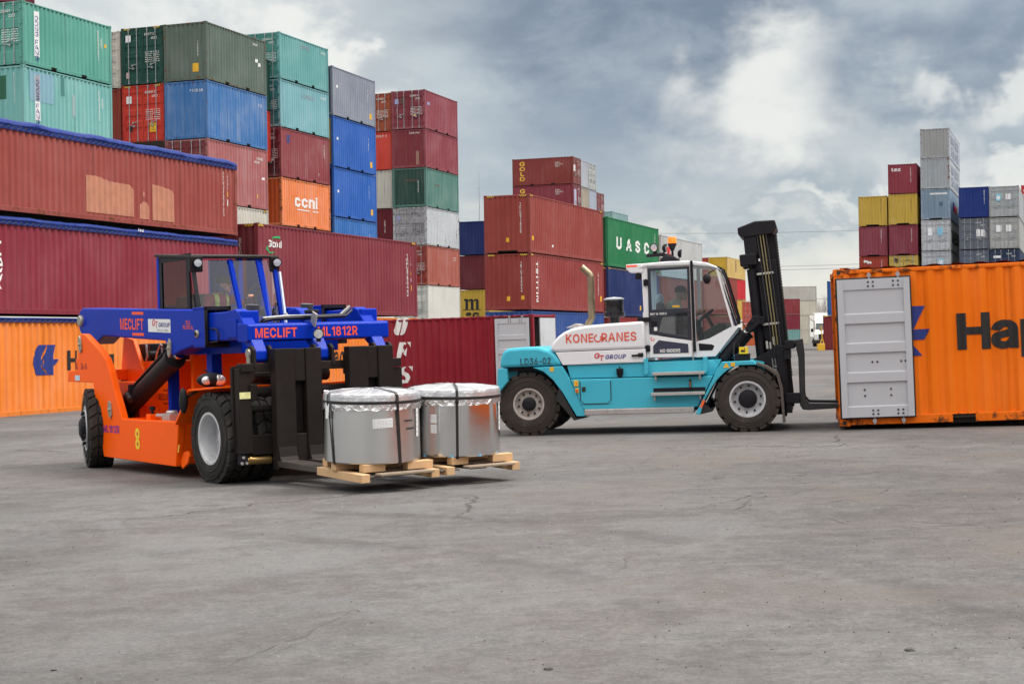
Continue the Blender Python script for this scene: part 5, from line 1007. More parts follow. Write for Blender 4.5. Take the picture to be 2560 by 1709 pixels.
# hood
hood = [(-3.335, 1.47), (-3.29, 1.58), (-3.19, 1.69), (-3.08, 1.765), (-2.95, 1.82), (-2.71, 1.862), (-2.3, 1.885), (-1.70, 1.905), (-1.70, 1.445), (-3.25, 1.43)]
m = MB(); m.prism(hood, -1.10, 1.10); m.build('engine_hood', KW, K, bevel=0.045, seg=3, smooth=40)
m = MB(); m.prism([(-3.24, 1.421), (-1.695, 1.436), (-1.695, 1.21), (-3.12, 1.20)], -1.10, 1.10); hp = m.build('hood_side_panel', KW, K, bevel=0.010)
m = MB(); m.bar((-1.93, -1.13, 1.325), (-1.74, -1.13, 1.335), 0.03, 0.035); m.box(-1.82, -1.73, -1.12, -1.10, 1.30, 1.37); m.build('handle', BLKP, hp, bevel=0.008)
Y0 = -1.103; rt = (1, 0, 0); upv = (0, 0, 1)
# maker's name: the C hangs a little lower and is cut open, as on the machine
for tx, x, z, wd, sz in (('KONE', -3.05, 1.580, 0.475, 0.138), ('RANES', -2.435, 1.584, 0.595, 0.138)):
    sign('lettering', K, KORANGE, tx, (x, Y0, z), (1, 0, 0.006), upv, sz, width=wd, bold=0.022)
m = MB(); arc = [(0.075 * math.cos(t), 0.075 * math.sin(t)) for t in [R(d) for d in range(120, 391, 15)]]
def ring_arc(cx, cz, r0, r1, d0, d1, y, n=18):
    vs = []; fs = []
    for i in range(n + 1):
        t = R(d0 + (d1 - d0) * i / n); vs += [(cx + r0 * math.cos(t), y, cz + r0 * math.sin(t)), (cx + r1 * math.cos(t), y, cz + r1 * math.sin(t))]
    for i in range(n): fs.append((2 * i, 2 * i + 1, 2 * i + 3, 2 * i + 2))
    return vs, fs
m = MB(); m.add(*ring_arc(-2.500, 1.642, 0.047, 0.070, 100, 395, Y0 - 0.004)); m.build('lettering', KORANGE, K, normals=False)
sign('lettering', K, KGREY, 'LD36-02', (-3.85, -1.124, 1.228), (1, 0, 0.006), upv, 0.105, width=0.53, bold=0.012)
m = MB(); m.quad((-2.63, Y0, 1.222), (-2.00, Y0, 1.226), (-2.00, Y0, 1.412), (-2.63, Y0, 1.408)); st = m.build('sticker', PAPER, K, normals=False)
GTR = plain('logo_red', (0.60, 0.03, 0.05), 0.5); GTB = plain('logo_blue', (0.03, 0.035, 0.22), 0.5)
sign('lettering', st, GTR, 'G', (-2.575, Y0 - 0.003, 1.300), rt, upv, 0.085, bold=0.03, shear=0.15, width=0.10)
sign('lettering', st, GTR, 'T', (-2.485, Y0 - 0.003, 1.262), rt, upv, 0.085, bold=0.03, shear=0.15, width=0.085)
sign('lettering', st, GTB, 'GROUP', (-2.385, Y0 - 0.003, 1.285), rt, upv, 0.068, bold=0.02, shear=0.2, width=0.36)
m = MB(); m.quad((-3.34, -1.145, 1.10), (-3.27, -1.145, 1.10), (-3.27, -1.145, 1.175), (-3.34, -1.145, 1.175)); m.build('sticker', YELLOW_ST, K, normals=False)
# hatch, battery switches
m = MB(); hx0, hx1, hz0, hz1 = -2.82, -2.30, 0.53, 0.93
m.box(hx0, hx1, -1.162, -1.15, hz0, hz1); m.build('access_hatch', KB, K, bevel=0.008)
m = MB(); m.tube([(hx0, -1.158, hz1 - 0.02), (hx0, -1.158, hz0 + 0.06), (hx0 + 0.06, -1.158, hz0), (hx1 - 0.06, -1.158, hz0), (hx1, -1.158, hz0 + 0.06), (hx1, -1.158, hz1 - 0.02)], 0.008, 6)
m.box(hx0 + 0.03, hx0 + 0.09, -1.172, -1.16, 0.74, 0.82)
m.build('hatch_seal', RUBBER_SEAL, K)
m = MB(); m.box(-2.925, -2.855, -1.175, -1.15, 0.835, 0.935); m.box(-2.905, -2.85, -1.18, -1.15, 0.72, 0.80); m.build('switch_plate', YELLOW_ST, K, bevel=0.004)
m = MB(); m.cyl((-2.877, -1.18, 0.76), (-2.877, -1.21, 0.76), 0.02, n=12); m.build('stop_button', LETTER['r'], K, smooth=40)
m = MB(); m.prism([(-2.875, 0.90), (-2.89, 0.885), (-2.88, 0.885), (-2.895, 0.86), (-2.87, 0.88), (-2.88, 0.88)], -1.178, -1.176); m.build('lettering', LETTER['r'], K)
m = MB(); m.lathe([(0.03, 0.955), (0.04, 0.99), (0.055, 1.01), (0.062, 1.11), (0.055, 1.115), (0.01, 1.12), (0.012, 1.15)], (-2.14, -1.11, 0), 'z', 16); m.build('filler_cap', BLKP, K, smooth=40)
# steps
for z, x0 in ((1.01, -1.57), (0.67, -1.60)):
    def step(m, z=z, x0=x0):
        m.box(x0, -0.70, -1.32, -1.07, z - 0.02, z + 0.022); m.box(x0, -0.70, -1.33, -1.318, z - 0.025, z + 0.025)
        for x in (x0 + 0.03, -0.80): m.prism([(x, z - 0.02), (x + 0.03, z - 0.02), (x + 0.03, z - 0.13), (x, z - 0.10)], -1.20, -1.08)
    m = MB(); step(m); m.build('step', ALU, K, bevel=0.004)
m = MB(); m.box(-1.575, -0.70, -1.158, -1.149, 0.70, 0.765); m.build('step_recess', BLKP, K)
m = MB(); m.box(-0.965, -0.93, -1.185, -1.155, 0.73, 0.90); m.build('level_gauge', BLKP, K, bevel=0.006)
m = MB(); m.box(-0.955, -0.94, -1.189, -1.185, 0.77, 0.87); m.build('gauge_tube', plain('amber_oil', (0.45, 0.16, 0.03), 0.3), K)
m = MB(); m.lathe([(0.001, -1.068), (0.12, -1.066), (0.135, -1.06)], (-0.62, 0, 1.08), 'y', 28); m.build('round_cover', KB, K, smooth=40)
# front fender and flap
def ffen(m):
    m.prism([(-0.87, 0.32), (-0.79, 0.31), (-0.71, 0.55), (-0.60, 0.74), (-0.50, 0.875), (-0.41, 0.965), (-0.33, 1.03), (-0.22, 1.085), (-0.10, 1.115), (0.17, 1.115), (0.12, 1.185), (-0.41, 1.178), (-0.455, 1.11)], -1.275, -0.80)
mirror_build(ffen, 'front_fender', KB, K, bevel=0.010)
mirror_build(lambda m: m.prism([(-0.79, 0.31), (-0.73, 0.50), (-0.62, 0.40), (-0.56, 0.42), (-0.60, 0.35)], -1.25, -0.80), 'mud_flap', RUBBER_SEAL, K)
def flap(m):
    m.prism([(0.14, 1.12), (0.17, 1.15), (0.34, 1.09), (0.52, 0.97), (0.585, 0.70), (0.61, 0.14), (0.57, 0.14), (0.545, 0.68), (0.49, 0.92), (0.32, 1.05)], -1.26, -0.82)
mirror_build(flap, 'front_mud_flap', plain('dusty_rubber_flap', (0.085, 0.070, 0.060), 0.8), K, bevel=0.004)
m = MB(); m.prism([(-0.385, 1.08), (-0.275, 1.08), (-0.33, 1.165)], -1.281, -1.277); m.build('sticker', YELLOW_ST, K)
m = MB(); m.box(-0.255, -0.185, -1.281, -1.277, 1.10, 1.165); m.build('sticker', YELLOW_ST, K)
m = MB(); m.prism([(-0.797, 0.43), (-0.757, 0.42), (-0.70, 0.545), (-0.735, 0.565)], -1.280, -1.277); m.build('reflector', plain('orange_reflector', (0.85, 0.13, 0.01), 0.4), K)
# cab
CY0, CY1 = -0.98, 0.62
cf = MB()
def ypanel(m, polys, y, t):
    for p_ in polys: m.prism(p_, y, y + t)
for y in (CY0, CY1 - 0.05):
    ypanel(cf, [[(-1.73, 2.86), (-1.63, 2.86), (-1.63, 1.28), (-1.70, 1.28)], [(-0.905, 2.82), (-0.845, 2.82), (-0.835, 1.27), (-0.905, 1.27)]], y, 0.05)
    ypanel(cf, [[(-0.84, 1.53), (-0.62, 1.575), (-0.30, 1.735), (-0.22, 1.775), (-0.13, 1.745), (-0.52, 1.275), (-0.84, 1.265)]], y, 0.05)
    cf.bar((-0.455, y + 0.025, 2.75), (-0.215, y + 0.025, 1.76), 0.05, 0.035)
cf.box(-1.73, -1.68, CY0, CY1, 1.28, 2.06); cf.box(-1.73, -1.68, CY0, CY1, 2.76, 2.86); cf.prism([(-0.54, 1.275), (-0.13, 1.745), (-0.20, 1.78), (-0.60, 1.30)], CY0 + 0.05, CY1 - 0.05)
cf.box(-1.70, -0.55, CY0 + 0.05, CY1 - 0.05, 1.27, 1.33)
cf.build('cab_frame', KW, K, bevel=0.012)
m = MB(); m.prism([(-0.80, 1.50), (-0.79, 1.375), (-0.57, 1.375), (-0.535, 1.45), (-0.58, 1.475)], CY0 - 0.006, CY0 - 0.001); m.build('dark_insert', BLKP, K)
m = MB(); m.prism([(-1.78, 2.80), (-1.74, 2.86), (-1.70, 2.885), (-1.28, 2.905), (-0.90, 2.90), (-0.62, 2.86), (-0.45, 2.785), (-0.43, 2.745), (-0.60, 2.79), (-0.90, 2.825), (-1.63, 2.83)], CY0 - 0.03, CY1 + 0.03); m.build('cab_roof', KW, K, bevel=0.02, smooth=40)
m = MB(); m.prism([(-1.99, 2.88), (-1.70, 2.885), (-1.70, 2.73), (-1.92, 2.735), (-1.99, 2.80)], CY0 - 0.02, CY0 + 0.25); m.build('tail_light_box', KW, K, bevel=0.015)
m = MB(); m.box(-1.985, -1.80, CY0 - 0.026, CY0 - 0.018, 2.835, 2.87); m.build('tail_light', emissive('red_lamp', (0.75, 0.06, 0.03), 0.5), K, bevel=0.006)
m = MB(); m.lathe([(0.001, 0.0), (0.05, 0.0), (0.062, 0.04), (0.055, 0.09), (0.02, 0.11)], (-1.79, CY0 + 0.06, 2.62), 'z', 14); m.build('horn', BLKP, K, smooth=40)
# door
d0 = [(-1.625, 2.80), (-0.91, 2.81), (-0.91, 1.555), (-1.625, 1.685)]
def framed(m, outer, inner, y, t):
    n = len(outer); vs = []
    for yy in (y, y + t): vs += [(x, yy, z) for x, z in outer] + [(x, yy, z) for x, z in inner]
    fs = []
    for i in range(n):
        j = (i + 1) % n
        fs += [(i, j, n + j, n + i), (2 * n + i, 3 * n + i, 3 * n + j, 2 * n + j), (i, 2 * n + i, 2 * n + j, j), (n + i, n + j, 3 * n + j, 3 * n + i)]
    m.add(vs, fs)
m = MB()
framed(m, [(-1.625, 2.80), (-0.915, 2.81), (-0.915, 2.075), (-1.625, 2.065)], [(-1.575, 2.755), (-0.955, 2.765), (-0.955, 2.105), (-1.575, 2.095)], CY0 - 0.02, 0.03)
m.box(-1.625, -0.915, CY0 - 0.02, CY0 + 0.01, 1.985, 2.07)
framed(m, [(-1.625, 1.983), (-0.915, 1.983), (-0.915, 1.555), (-1.625, 1.685)], [(-1.40, 1.965), (-0.965, 1.965), (-0.975, 1.615), (-1.47, 1.72)], CY0 - 0.02, 0.03)
dr = m.build('cab_door', KD, K, bevel=0.006)
m = MB(); m.quad((-1.58, CY0 - 0.006, 2.09), (-0.95, CY0 - 0.006, 2.10), (-0.95, CY0 - 0.006, 2.77), (-1.58, CY0 - 0.006, 2.76)); m.build('door_window', KGLASS, dr, normals=False)
m = MB(); m.quad((-1.47, CY0 - 0.006, 1.71), (-0.97, CY0 - 0.006, 1.61), (-0.96, CY0 - 0.006, 1.97), (-1.41, CY0 - 0.006, 1.97)); m.build('door_window', glass('dark_blue_glass', (0.10, 0.16, 0.22), 0.14, 0.7), dr, normals=False)
m = MB(); m.bar((-1.16, CY0 - 0.045, 2.005), (-0.99, CY0 - 0.045, 2.015), 0.025, 0.03); m.box(-1.02, -0.98, CY0 - 0.05, CY0 - 0.01, 1.99, 2.03); m.build('handle', BLKP, dr, bevel=0.005)
m = MB(); m.box(-1.59, -1.57 + 0.08, CY0 - 0.026, CY0 - 0.02, 1.80, 1.90); m.lathe([(0.001, CY0 - 0.03), (0.03, CY0 - 0.03), (0.035, CY0 - 0.02)], (-1.53, 0, 1.86), 'y', 12); m.build('lock', BLKP, dr)
m = MB(); m.quad((-1.545, CY0 - 0.024, 1.735), (-1.49, CY0 - 0.024, 1.735), (-1.49, CY0 - 0.024, 1.80), (-1.545, CY0 - 0.024, 1.80)); m.build('sticker', PAPER, dr, normals=False)
sign('lettering', dr, WHITE, 'SMV 16-1200 C', (-1.605, CY0 - 0.022, 2.005), rt, upv, 0.034, width=0.285, bold=0.03)
m = MB(); m.quad((-1.22, CY0 - 0.012, 2.125), (-1.10, CY0 - 0.012, 2.125), (-1.10, CY0 - 0.012, 2.155), (-1.22, CY0 - 0.012, 2.155)); m.build('sticker', YELLOW_ST, dr, normals=False)
m = MB(); m.prism([(-1.63, 1.675), (-0.905, 1.545), (-0.905, 1.275), (-1.64, 1.285)], CY0 - 0.018, CY0 + 0.01); lp = m.build('door_lower_panel', KW, dr, bevel=0.006)
m = MB(); m.prism([(-1.57, 1.345), (-1.57, 1.475), (-1.47, 1.575), (-0.975, 1.495), (-0.97, 1.345)], CY0 - 0.023, CY0 - 0.017); m.build('name_plate', plain('slate_blue_plate', (0.030, 0.033, 0.065), 0.4), dr)
sign('lettering', dr, WHITE, 'NO RIDERS', (-1.455, CY0 - 0.024, 1.365), rt, upv, 0.052, width=0.345, bold=0.03)
m = MB(); m.add(*ring_arc(-1.575, 1.60, 0.022, 0.037, 110, 375, CY0 - 0.021)); m.build('lettering', KORANGE, dr, normals=False)
for z in (2.56, 1.44):
    m = MB(); m.box(-1.70, -1.62, CY0 - 0.035, CY0, z - 0.05, z + 0.05); m.cyl((-1.66, CY0 - 0.04, z - 0.06), (-1.66, CY0 - 0.04, z + 0.06), 0.014, n=8); m.build('door_hinge', BLKP, dr)
m = MB(); m.box(-1.82, -1.60, CY0 - 0.06, CY0 - 0.01, 1.89, 1.97); m.build('hood_catch', BLKP, K, bevel=0.01)
# black door post with grab rail, side glass, screen
m = MB(); m.bar((-0.875, CY0 - 0.03, 2.90), (-0.865, CY0 - 0.03, 1.36), 0.05, 0.045); m.build('black_post', BLKP, K, bevel=0.008)
m = MB(); m.tube([(-0.905, CY0 - 0.03, 2.82), (-0.897, CY0 - 0.03, 1.15)], 0.011, 8); m.build('grab_rail', ALU, K, smooth=60)
m = MB(); m.prism([(-0.84, 2.80), (-0.66, 2.785), (-0.47, 2.735), (-0.235, 1.775), (-0.30, 1.74), (-0.62, 1.58), (-0.835, 1.54)], CY0 + 0.014, CY0 + 0.018); m.build('side_window', KGLASS2, K, normals=False)
m = MB(); m.prism([(-0.84, 2.80), (-0.66, 2.785), (-0.47, 2.735), (-0.235, 1.775), (-0.30, 1.74), (-0.62, 1.58), (-0.835, 1.54)], CY1 - 0.03, CY1 - 0.026); m.quad((-1.62, CY1 - 0.03, 1.5), (-0.91, CY1 - 0.03, 1.5), (-0.91, CY1 - 0.03, 2.80), (-1.62, CY1 - 0.03, 2.80)); m.build('side_window', KGLASS2, K, normals=False)
m = MB(); m.quad((-0.455, CY0 + 0.03, 2.75), (-0.455, CY1 - 0.03, 2.75), (-0.215, CY1 - 0.03, 1.78), (-0.215, CY0 + 0.03, 1.78)); m.build('windscreen', KGLASS2, K, normals=False)
m = MB(); m.quad((-1.70, CY0 + 0.05, 2.06), (-1.70, CY1 - 0.05, 2.06), (-1.70, CY1 - 0.05, 2.76), (-1.70, CY0 + 0.05, 2.76)); m.build('rear_window', KGLASS2, K, normals=False)
m = MB()
for dy in (-0.55, 0.10, 0.30):
    m.tube([(-0.46, CY0 + 0.62 + dy * 0.9, 2.79), (-0.38, CY0 + 0.60 + dy * 0.9, 2.76), (-0.30, CY0 + 0.55 + dy * 0.9, 2.55), (-0.13, CY0 + 0.55 + dy * 0.9, 1.90), (-0.14, CY0 + 0.55 + dy * 0.9, 1.80)], 0.016, 7)
m.tube([(-0.40, -0.9, 2.55), (-0.18, -0.55, 1.80)], 0.012, 6); m.tube([(-0.36, -0.2, 2.5), (-0.16, -0.3, 1.80)], 0.012, 6)
m.build('guard_bar', BLKP, K, smooth=60)
m = MB(); m.prism([(-0.72, 1.545), (-0.60, 1.60), (-0.30, 1.765), (-0.34, 1.83), (-0.44, 1.84), (-0.70, 1.70)], CY0 + 0.06, CY1 - 0.06); m.build('dashboard', plain('dark_green_grey_plastic', (0.028, 0.036, 0.034), 0.7), K, bevel=0.015)
m = MB(); m.ball((-0.62, CY0 - 0.10, 2.58), 0.085, 12, (0.75, 0.5, 1.0)); m.tube([(-0.62, CY0 - 0.10, 2.62), (-0.56, CY0 - 0.09, 2.70), (-0.50, CY0 - 0.02, 2.72)], 0.012, 6); m.build('mirror', BLKP, K, smooth=50)
m = MB(); m.lathe([(0.15, -0.02), (0.17, 0.0), (0.15, 0.02)], (0, 0, 0), 'z', 24, True); m.T = None
sw = m.build('steering_wheel', BLKP, K, smooth=60); sw.location = (-0.70, -0.25, 1.98); sw.rotation_euler = (0, R(-38), 0)
m = MB(); m.bar((-0.70, -0.25, 1.98), (-0.55, -0.25, 1.70), 0.06, 0.06); m.build('steering_column', BLKP, K)
m = MB(); m.box(-1.52, -1.05, -0.50, 0.0, 1.62, 1.74); m.box(-1.55, -1.43, -0.50, 0.0, 1.70, 2.22); m.box(-1.45, -1.10, -0.40, -0.10, 1.32, 1.62); m.build('seat', plain('grey_seat_fabric', (0.06, 0.065, 0.075), 0.9), K, bevel=0.04, smooth=40)
m = MB(); m.ball((-1.50, -0.25, 2.27), 0.12, 14, (0.62, 1.1, 1.0)); m.build('headrest', plain('plastic_seat_cover', (0.55, 0.60, 0.63), 0.25, bump=0.02, scale=18), K, smooth=60)
for x in (-1.69, -0.69):
    m = MB(); m.prism([(x - 0.035, 1.27), (x + 0.035, 1.27), (x + 0.035, 1.03), (x + 0.01, 0.99), (x - 0.035, 1.0)], -1.13, -1.03); m.build('cab_bracket', KB, K, bevel=0.006)
# roof equipment
m = MB(); m.prism([(-1.44, 2.885), (-1.44, 2.97), (-1.36, 3.03), (-1.20, 3.01), (-1.12, 2.96), (-1.10, 2.885)], -0.62, -0.30); m.build('roof_duct', BLKP, K, bevel=0.02, smooth=40)
m = MB(); m.tube([(-1.68, -0.50, 3.04), (-1.42, -0.46, 3.055), (-1.25, -0.46, 3.0)], 0.034, 8); m.build('lamp_bracket', BLKP, K, smooth=60)
def lamp(root, c, r, d, lens=None, name='work_light'):
    d = Vector(d).normalized(); c = Vector(c)
    q = d.to_track_quat('Z', 'Y').to_matrix().to_4x4(); q.translation = c
    m = MB(); m.T = q; m.lathe([(0.001, -r * 0.75), (r * 0.55, -r * 0.7), (r * 0.95, -r * 0.25), (r, 0.0), (r * 1.0, r * 0.22), (r * 0.86, r * 0.22), (r * 0.84, r * 0.10)], (0, 0, 0), 'z', 20)
    m.bar((0, r * 0.0, -r * 0.3), (0, -r * 1.5, -r * 0.3), r * 0.9, r * 0.25)
    o = m.build(name, BLKP, root, smooth=40)
    m = MB(); m.T = q; m.lathe([(r * 0.85, r * 0.12), (r * 0.45, r * 0.17), (0.001, r * 0.19)], (0, 0, 0), 'z', 20)
    m.build('lens', lens or plain('lamp_lens', (0.62, 0.63, 0.65), 0.15, 0.3, var=0.4, scale=40), o, smooth=40)
    return o
lamp(K, (-1.545, -0.52, 3.175), 0.075, (-0.35, -1, -0.15)); lamp(K, (-1.36, -0.40, 3.165), 0.075, (1, -0.10, -0.1)); lamp(K, (-1.10, -0.40, 3.06), 0.072, (1, 0.1, -0.1))
m = MB(); m.lathe([(0.02, 2.98), (0.02, 3.10), (0.035, 3.13), (0.075, 3.215), (0.08, 3.235), (0.001, 3.235)], (-1.235, -0.46, 0), 'z', 18); bc = m.build('beacon', BLKP, K, smooth=40)
m = MB(); m.lathe([(0.072, 3.235), (0.074, 3.32), (0.064, 3.345), (0.001, 3.35)], (-1.235, -0.46, 0), 'z', 18); m.build('beacon_lens', emissive('amber_lens', (0.85, 0.20, 0.01), 0.35), bc, smooth=40)
# exhaust and air filter
m = MB(); m.tube([(-2.79, -0.3, 1.84), (-2.745, -0.3, 1.93), (-2.70, -0.3, 2.0), (-2.695, -0.3, 2.73)], 0.062, 16); m.tube([(-2.695, -0.3, 2.72), (-2.71, -0.3, 2.765), (-2.85, -0.3, 2.90)], [0.062, 0.062, 0.058], 16)
m.build('exhaust_pipe', plain('tarnished_steel', (0.30, 0.235, 0.155), 0.34, 0.85, var=0.3, scale=5, dirt=0.4), K, smooth=45)
m = MB(); m.lathe([(0.09, 1.86), (0.09, 2.0), (0.17, 2.0), (0.185, 2.02), (0.185, 2.09), (0.165, 2.10), (0.16, 2.16), (0.165, 2.31), (0.175, 2.325), (0.001, 2.325)], (-2.31, -0.2, 0), 'z', 28); m.build('air_filter', plain('gloss_black_plastic', (0.012, 0.012, 0.014), 0.2), K, smooth=35)
m = MB(); m.lathe([(0.18, 2.305), (0.182, 2.325), (0.12, 2.345), (0.03, 2.352), (0.001, 2.36)], (-2.31, -0.2, 0), 'z', 28); m.build('filter_lid', plain('grey_lid', (0.40, 0.42, 0.45), 0.4), K, smooth=35)
m = MB(); m.prism([(-3.10, 1.84), (-2.92, 1.91), (-2.84, 1.88), (-2.84, 1.83)], -0.75, -0.15); m.build('exhaust_shield', ALU, K, bevel=0.006)
# mast, tilted back about its foot
MT = Matrix.Translation((0.43, 0, 0.25)) @ Matrix.Rotation(-0.078, 4, 'Y')
def mastpart(fn, name, mat, parent, **kw):
    m = MB(); m.T = MT; fn(m); return m.build(name, mat, parent, **kw)
def rails(m):
    for s in (-1, 1):
        for s0, s1, y0, t0, t1 in ((-0.02, 0.30, 0.62, 0.0, 2.62), (0.04, 0.34, 0.50, 0.1, 3.05)):
            m.box(s0, s1, s * y0 - 0.015 * s, s * (y0 + 0.015), t0, t1)
            for a in (s0, s1 - 0.035): m.box(a, a + 0.035, min(s * (y0 - 0.10), s * (y0 + 0.02)), max(s * (y0 - 0.10), s * (y0 + 0.02)), t0, t1)
    m.box(0.0, 0.10, -0.60, 0.60, 0.05, 0.30); m.box(-0.05, 0.06, -0.60, 0.60, 1.32, 1.50); m.box(-0.06, 0.04, -0.62, 0.62, 2.45, 2.62)
mast = mastpart(rails, 'mast', BLKP, K, bevel=0.006, seg=1)
mastpart(lambda m: (m.prism([(-0.28, 3.10), (-0.28, 3.22), (0.02, 3.30), (0.36, 3.28), (0.38, 3.16), (0.30, 3.05), (0.04, 3.05), (-0.20, 3.04)], -0.70, 0.70), m.box(-0.20, 0.02, -0.68, -0.45, 2.72, 3.05), m.box(-0.20, 0.02, 0.45, 0.68, 2.72, 3.05), m.box(-0.30, -0.02, -0.72, -0.42, 2.56, 2.76), m.box(-0.30, -0.02, 0.42, 0.72, 2.56, 2.76)), 'mast_crosshead', BLKP, K, bevel=0.02)
for s in (-1, 1):
    mastpart(lambda m: (m.cyl((-0.12, s * 0.56, 0.1), (-0.12, s * 0.56, 2.5), 0.085, n=16), m.cyl((-0.12, s * 0.56, 2.5), (-0.12, s * 0.56, 3.06), 0.045, n=14)), 'lift_cylinder', BLKP, mast, smooth=50)
    mastpart(lambda m: [m.box(0.19, 0.215, s * 0.28 - 0.04, s * 0.28 + 0.04, 0.5 + 0.05 * i, 0.538 + 0.05 * i) for i in range(52)], 'lift_chain', plain('oily_chain', (0.05, 0.042, 0.03), 0.4, 0.6), mast)
    mastpart(lambda m: [m.box(0.335, 0.352, s * 0.47 - 0.035, s * 0.47 + 0.035, 0.6 + 0.05 * i, 0.638 + 0.05 * i) for i in range(50)], 'lift_chain', plain('oily_chain', (0.05, 0.042, 0.03), 0.4, 0.6), mast)
for k, (ds, col) in enumerate(((0.03, 0), (0.08, 1), (0.13, 1), (0.18, 0))):
    mastpart(lambda m: m.tube([(0.0 + ds, -0.67, 3.24), (0.02 + ds, -0.69, 2.6), (0.04 + ds, -0.69, 1.7), (0.05 + ds, -0.70, 1.0), (0.06 + ds, -0.72, 0.75)], 0.011, 6), 'hydraulic_hose', plain('yellow_grey_hose', (0.20, 0.17, 0.07), 0.5) if col else HOSE, mast, smooth=60)
mastpart(lambda m: [m.box(-0.02 + d_, 0.02 + d_, -0.70, -0.64, t, t + 0.13) for d_, t in ((0.0, 1.12), (0.06, 1.10), (0.12, 1.18))] + [m.box(-0.04, 0.24, -0.695, -0.64, t, t + 0.035) for t in (0.92, 1.52, 2.38)], 'hose_clamp', ALU, mast, bevel=0.004)
mastpart(lambda m: [m.tube([(0.02, -0.66, 0.86 - 0.05 * i), (0.10, -0.74, 0.80 - 0.05 * i), (0.20, -0.74, 0.80 - 0.05 * i), (0.28, -0.66, 0.86 - 0.05 * i)], 0.013, 6) for i in range(3)] + [m.tube([(0.06 + 0.05 * i, -0.71, 0.95), (0.06 + 0.05 * i, -0.73, 0.62), (0.10 + 0.05 * i, -0.73, 0.45)], 0.015, 6) for i in range(4)], 'hydraulic_hose', plain('braided_hose_end', (0.30, 0.30, 0.29), 0.4, 0.5), mast, smooth=60)
for s in (-1, 1):
    m = MB(); y = s * 0.85; a = Vector((-0.38, y, 1.245)); b = Vector((0.02, y, 1.70)); e_ = Vector((0.15, y, 1.88))
    m.cyl(a, a + (b - a) * 0.86, 0.10, n=20); m.cyl(a + (b - a) * 0.82, a + (b - a) * 0.90, 0.112, n=20); m.ball(a, 0.105, 12)
    tcyl = m.build('tilt_cylinder', BLKP, K, smooth=45)
    m = MB(); m.cyl(a + (b - a) * 0.88, b, 0.045, n=16); m.build('piston_rod', CHROME, tcyl, smooth=45)
    m = MB(); m.prism([(-0.02, 1.68), (0.06, 1.66), (0.24, 1.80), (0.22, 1.94), (0.12, 1.93), (0.02, 1.80)], y - 0.07, y + 0.07); m.cyl((0.10, y - 0.10, 1.84), (0.10, y + 0.10, 1.84), 0.035, n=14); m.box(0.12, 0.30, min(y, s * 0.62), max(y, s * 0.62), 1.78, 1.92); m.build('clevis', BLKP, tcyl, bevel=0.01)
m = MB(); m.prism([(0.05, 1.18), (0.05, 0.55), (0.30, 0.25), (0.62, 0.25), (0.62, 1.40), (0.50, 1.44), (0.30, 1.30)], -0.72, -0.60); m.prism([(0.05, 1.18), (0.05, 0.55), (0.30, 0.25), (0.62, 0.25), (0.62, 1.40), (0.50, 1.44), (0.30, 1.30)], 0.60, 0.72); m.box(0.02, 0.30, -0.6, 0.6, 0.30, 0.60); m.build('mast_foot', BLKP, K, bevel=0.01)
m = MB(); m.box(-0.20, 0.05, -1.05, -0.70, 1.18, 1.30); m.box(-0.02, 0.02, -0.98, -0.94, 1.30, 1.40); m.build('valve_block', BLKP, K, bevel=0.01)
m = MB(); m.tube([(-0.22, -0.95, 1.28), (-0.20, -0.95, 1.48), (-0.14, -0.93, 1.52), (-0.10, -0.92, 1.34)], 0.018, 7); m.tube([(-0.12, -0.9, 1.2), (-0.05, -0.9, 1.36), (-0.02, -0.88, 1.22)], 0.014, 7); m.tube([(-0.18, -0.85, 1.78), (-0.06, -0.95, 1.84), (0.0, -0.92, 1.72)], 0.012, 7); m.build('hydraulic_hose', HOSE, K, smooth=60)
m = MB(); m.box(-0.12, 0.03, -1.09, -1.075, 1.30, 1.415); m.build('warning_plate', plain('yellow_plate', (0.80, 0.55, 0.02), 0.4), K, bevel=0.004)
m = MB(); m.prism([(-0.09, 1.33), (-0.09, 1.36), (-0.06, 1.37), (-0.03, 1.36), (-0.03, 1.40), (-0.02, 1.40), (-0.02, 1.33)], -1.094, -1.091); m.build('lettering', BLACK, K)
m = MB(); m.cyl((-0.01, -1.0, 1.18), (-0.01, -1.0, 1.31), 0.018, n=10); m.build('red_valve', LETTER['r'], K)
# carriage and forks
m = MB()
m.box(0.62, 0.72, -0.90, 0.90, 0.28, 0.46); m.box(0.62, 0.72, -0.90, 0.90, 1.18, 1.40); m.box(0.62, 0.66, -0.78, -0.55, 0.28, 1.42); m.box(0.62, 0.66, 0.55, 0.78, 0.28, 1.42); m.box(0.60, 0.72, -0.12, 0.12, 0.28, 1.40)
for y in (-0.78, 0.70): m.prism([(0.46, 0.30), (0.64, 0.24), (0.66, 1.40), (0.50, 1.30)], y, y + 0.08)
m.cyl((0.76, -0.90, 1.46), (0.76, 0.90, 1.46), 0.040, n=14); m.box(0.64, 0.80, -0.94, -0.86, 1.36, 1.50); m.box(0.64, 0.80, 0.86, 0.94, 1.36, 1.50)
m.cyl((0.76, -0.90, 0.52), (0.76, -0.58, 0.52), 0.045, n=14)
m.box(0.62, 0.86, -0.92, -0.86, 0.44, 0.62)
m.build('fork_carriage', BLKP, K, bevel=0.01)
for s in (-1, 1):
    m = MB(); y = s * 0.66
    m.prism([(0.80, 1.50), (0.93, 1.52), (0.955, 1.25), (0.945, 0.60), (0.955, 0.50), (1.01, 0.435), (2.2, 0.385), (2.2, 0.365), (1.0, 0.315), (0.90, 0.325), (0.855, 0.40), (0.85, 1.2)], y - 0.11, y + 0.11)
    m.build('fork', plain('fork_steel', (0.030, 0.029, 0.031), 0.38, 0.3, var=0.3, dirt=0.3), K, bevel=0.012)

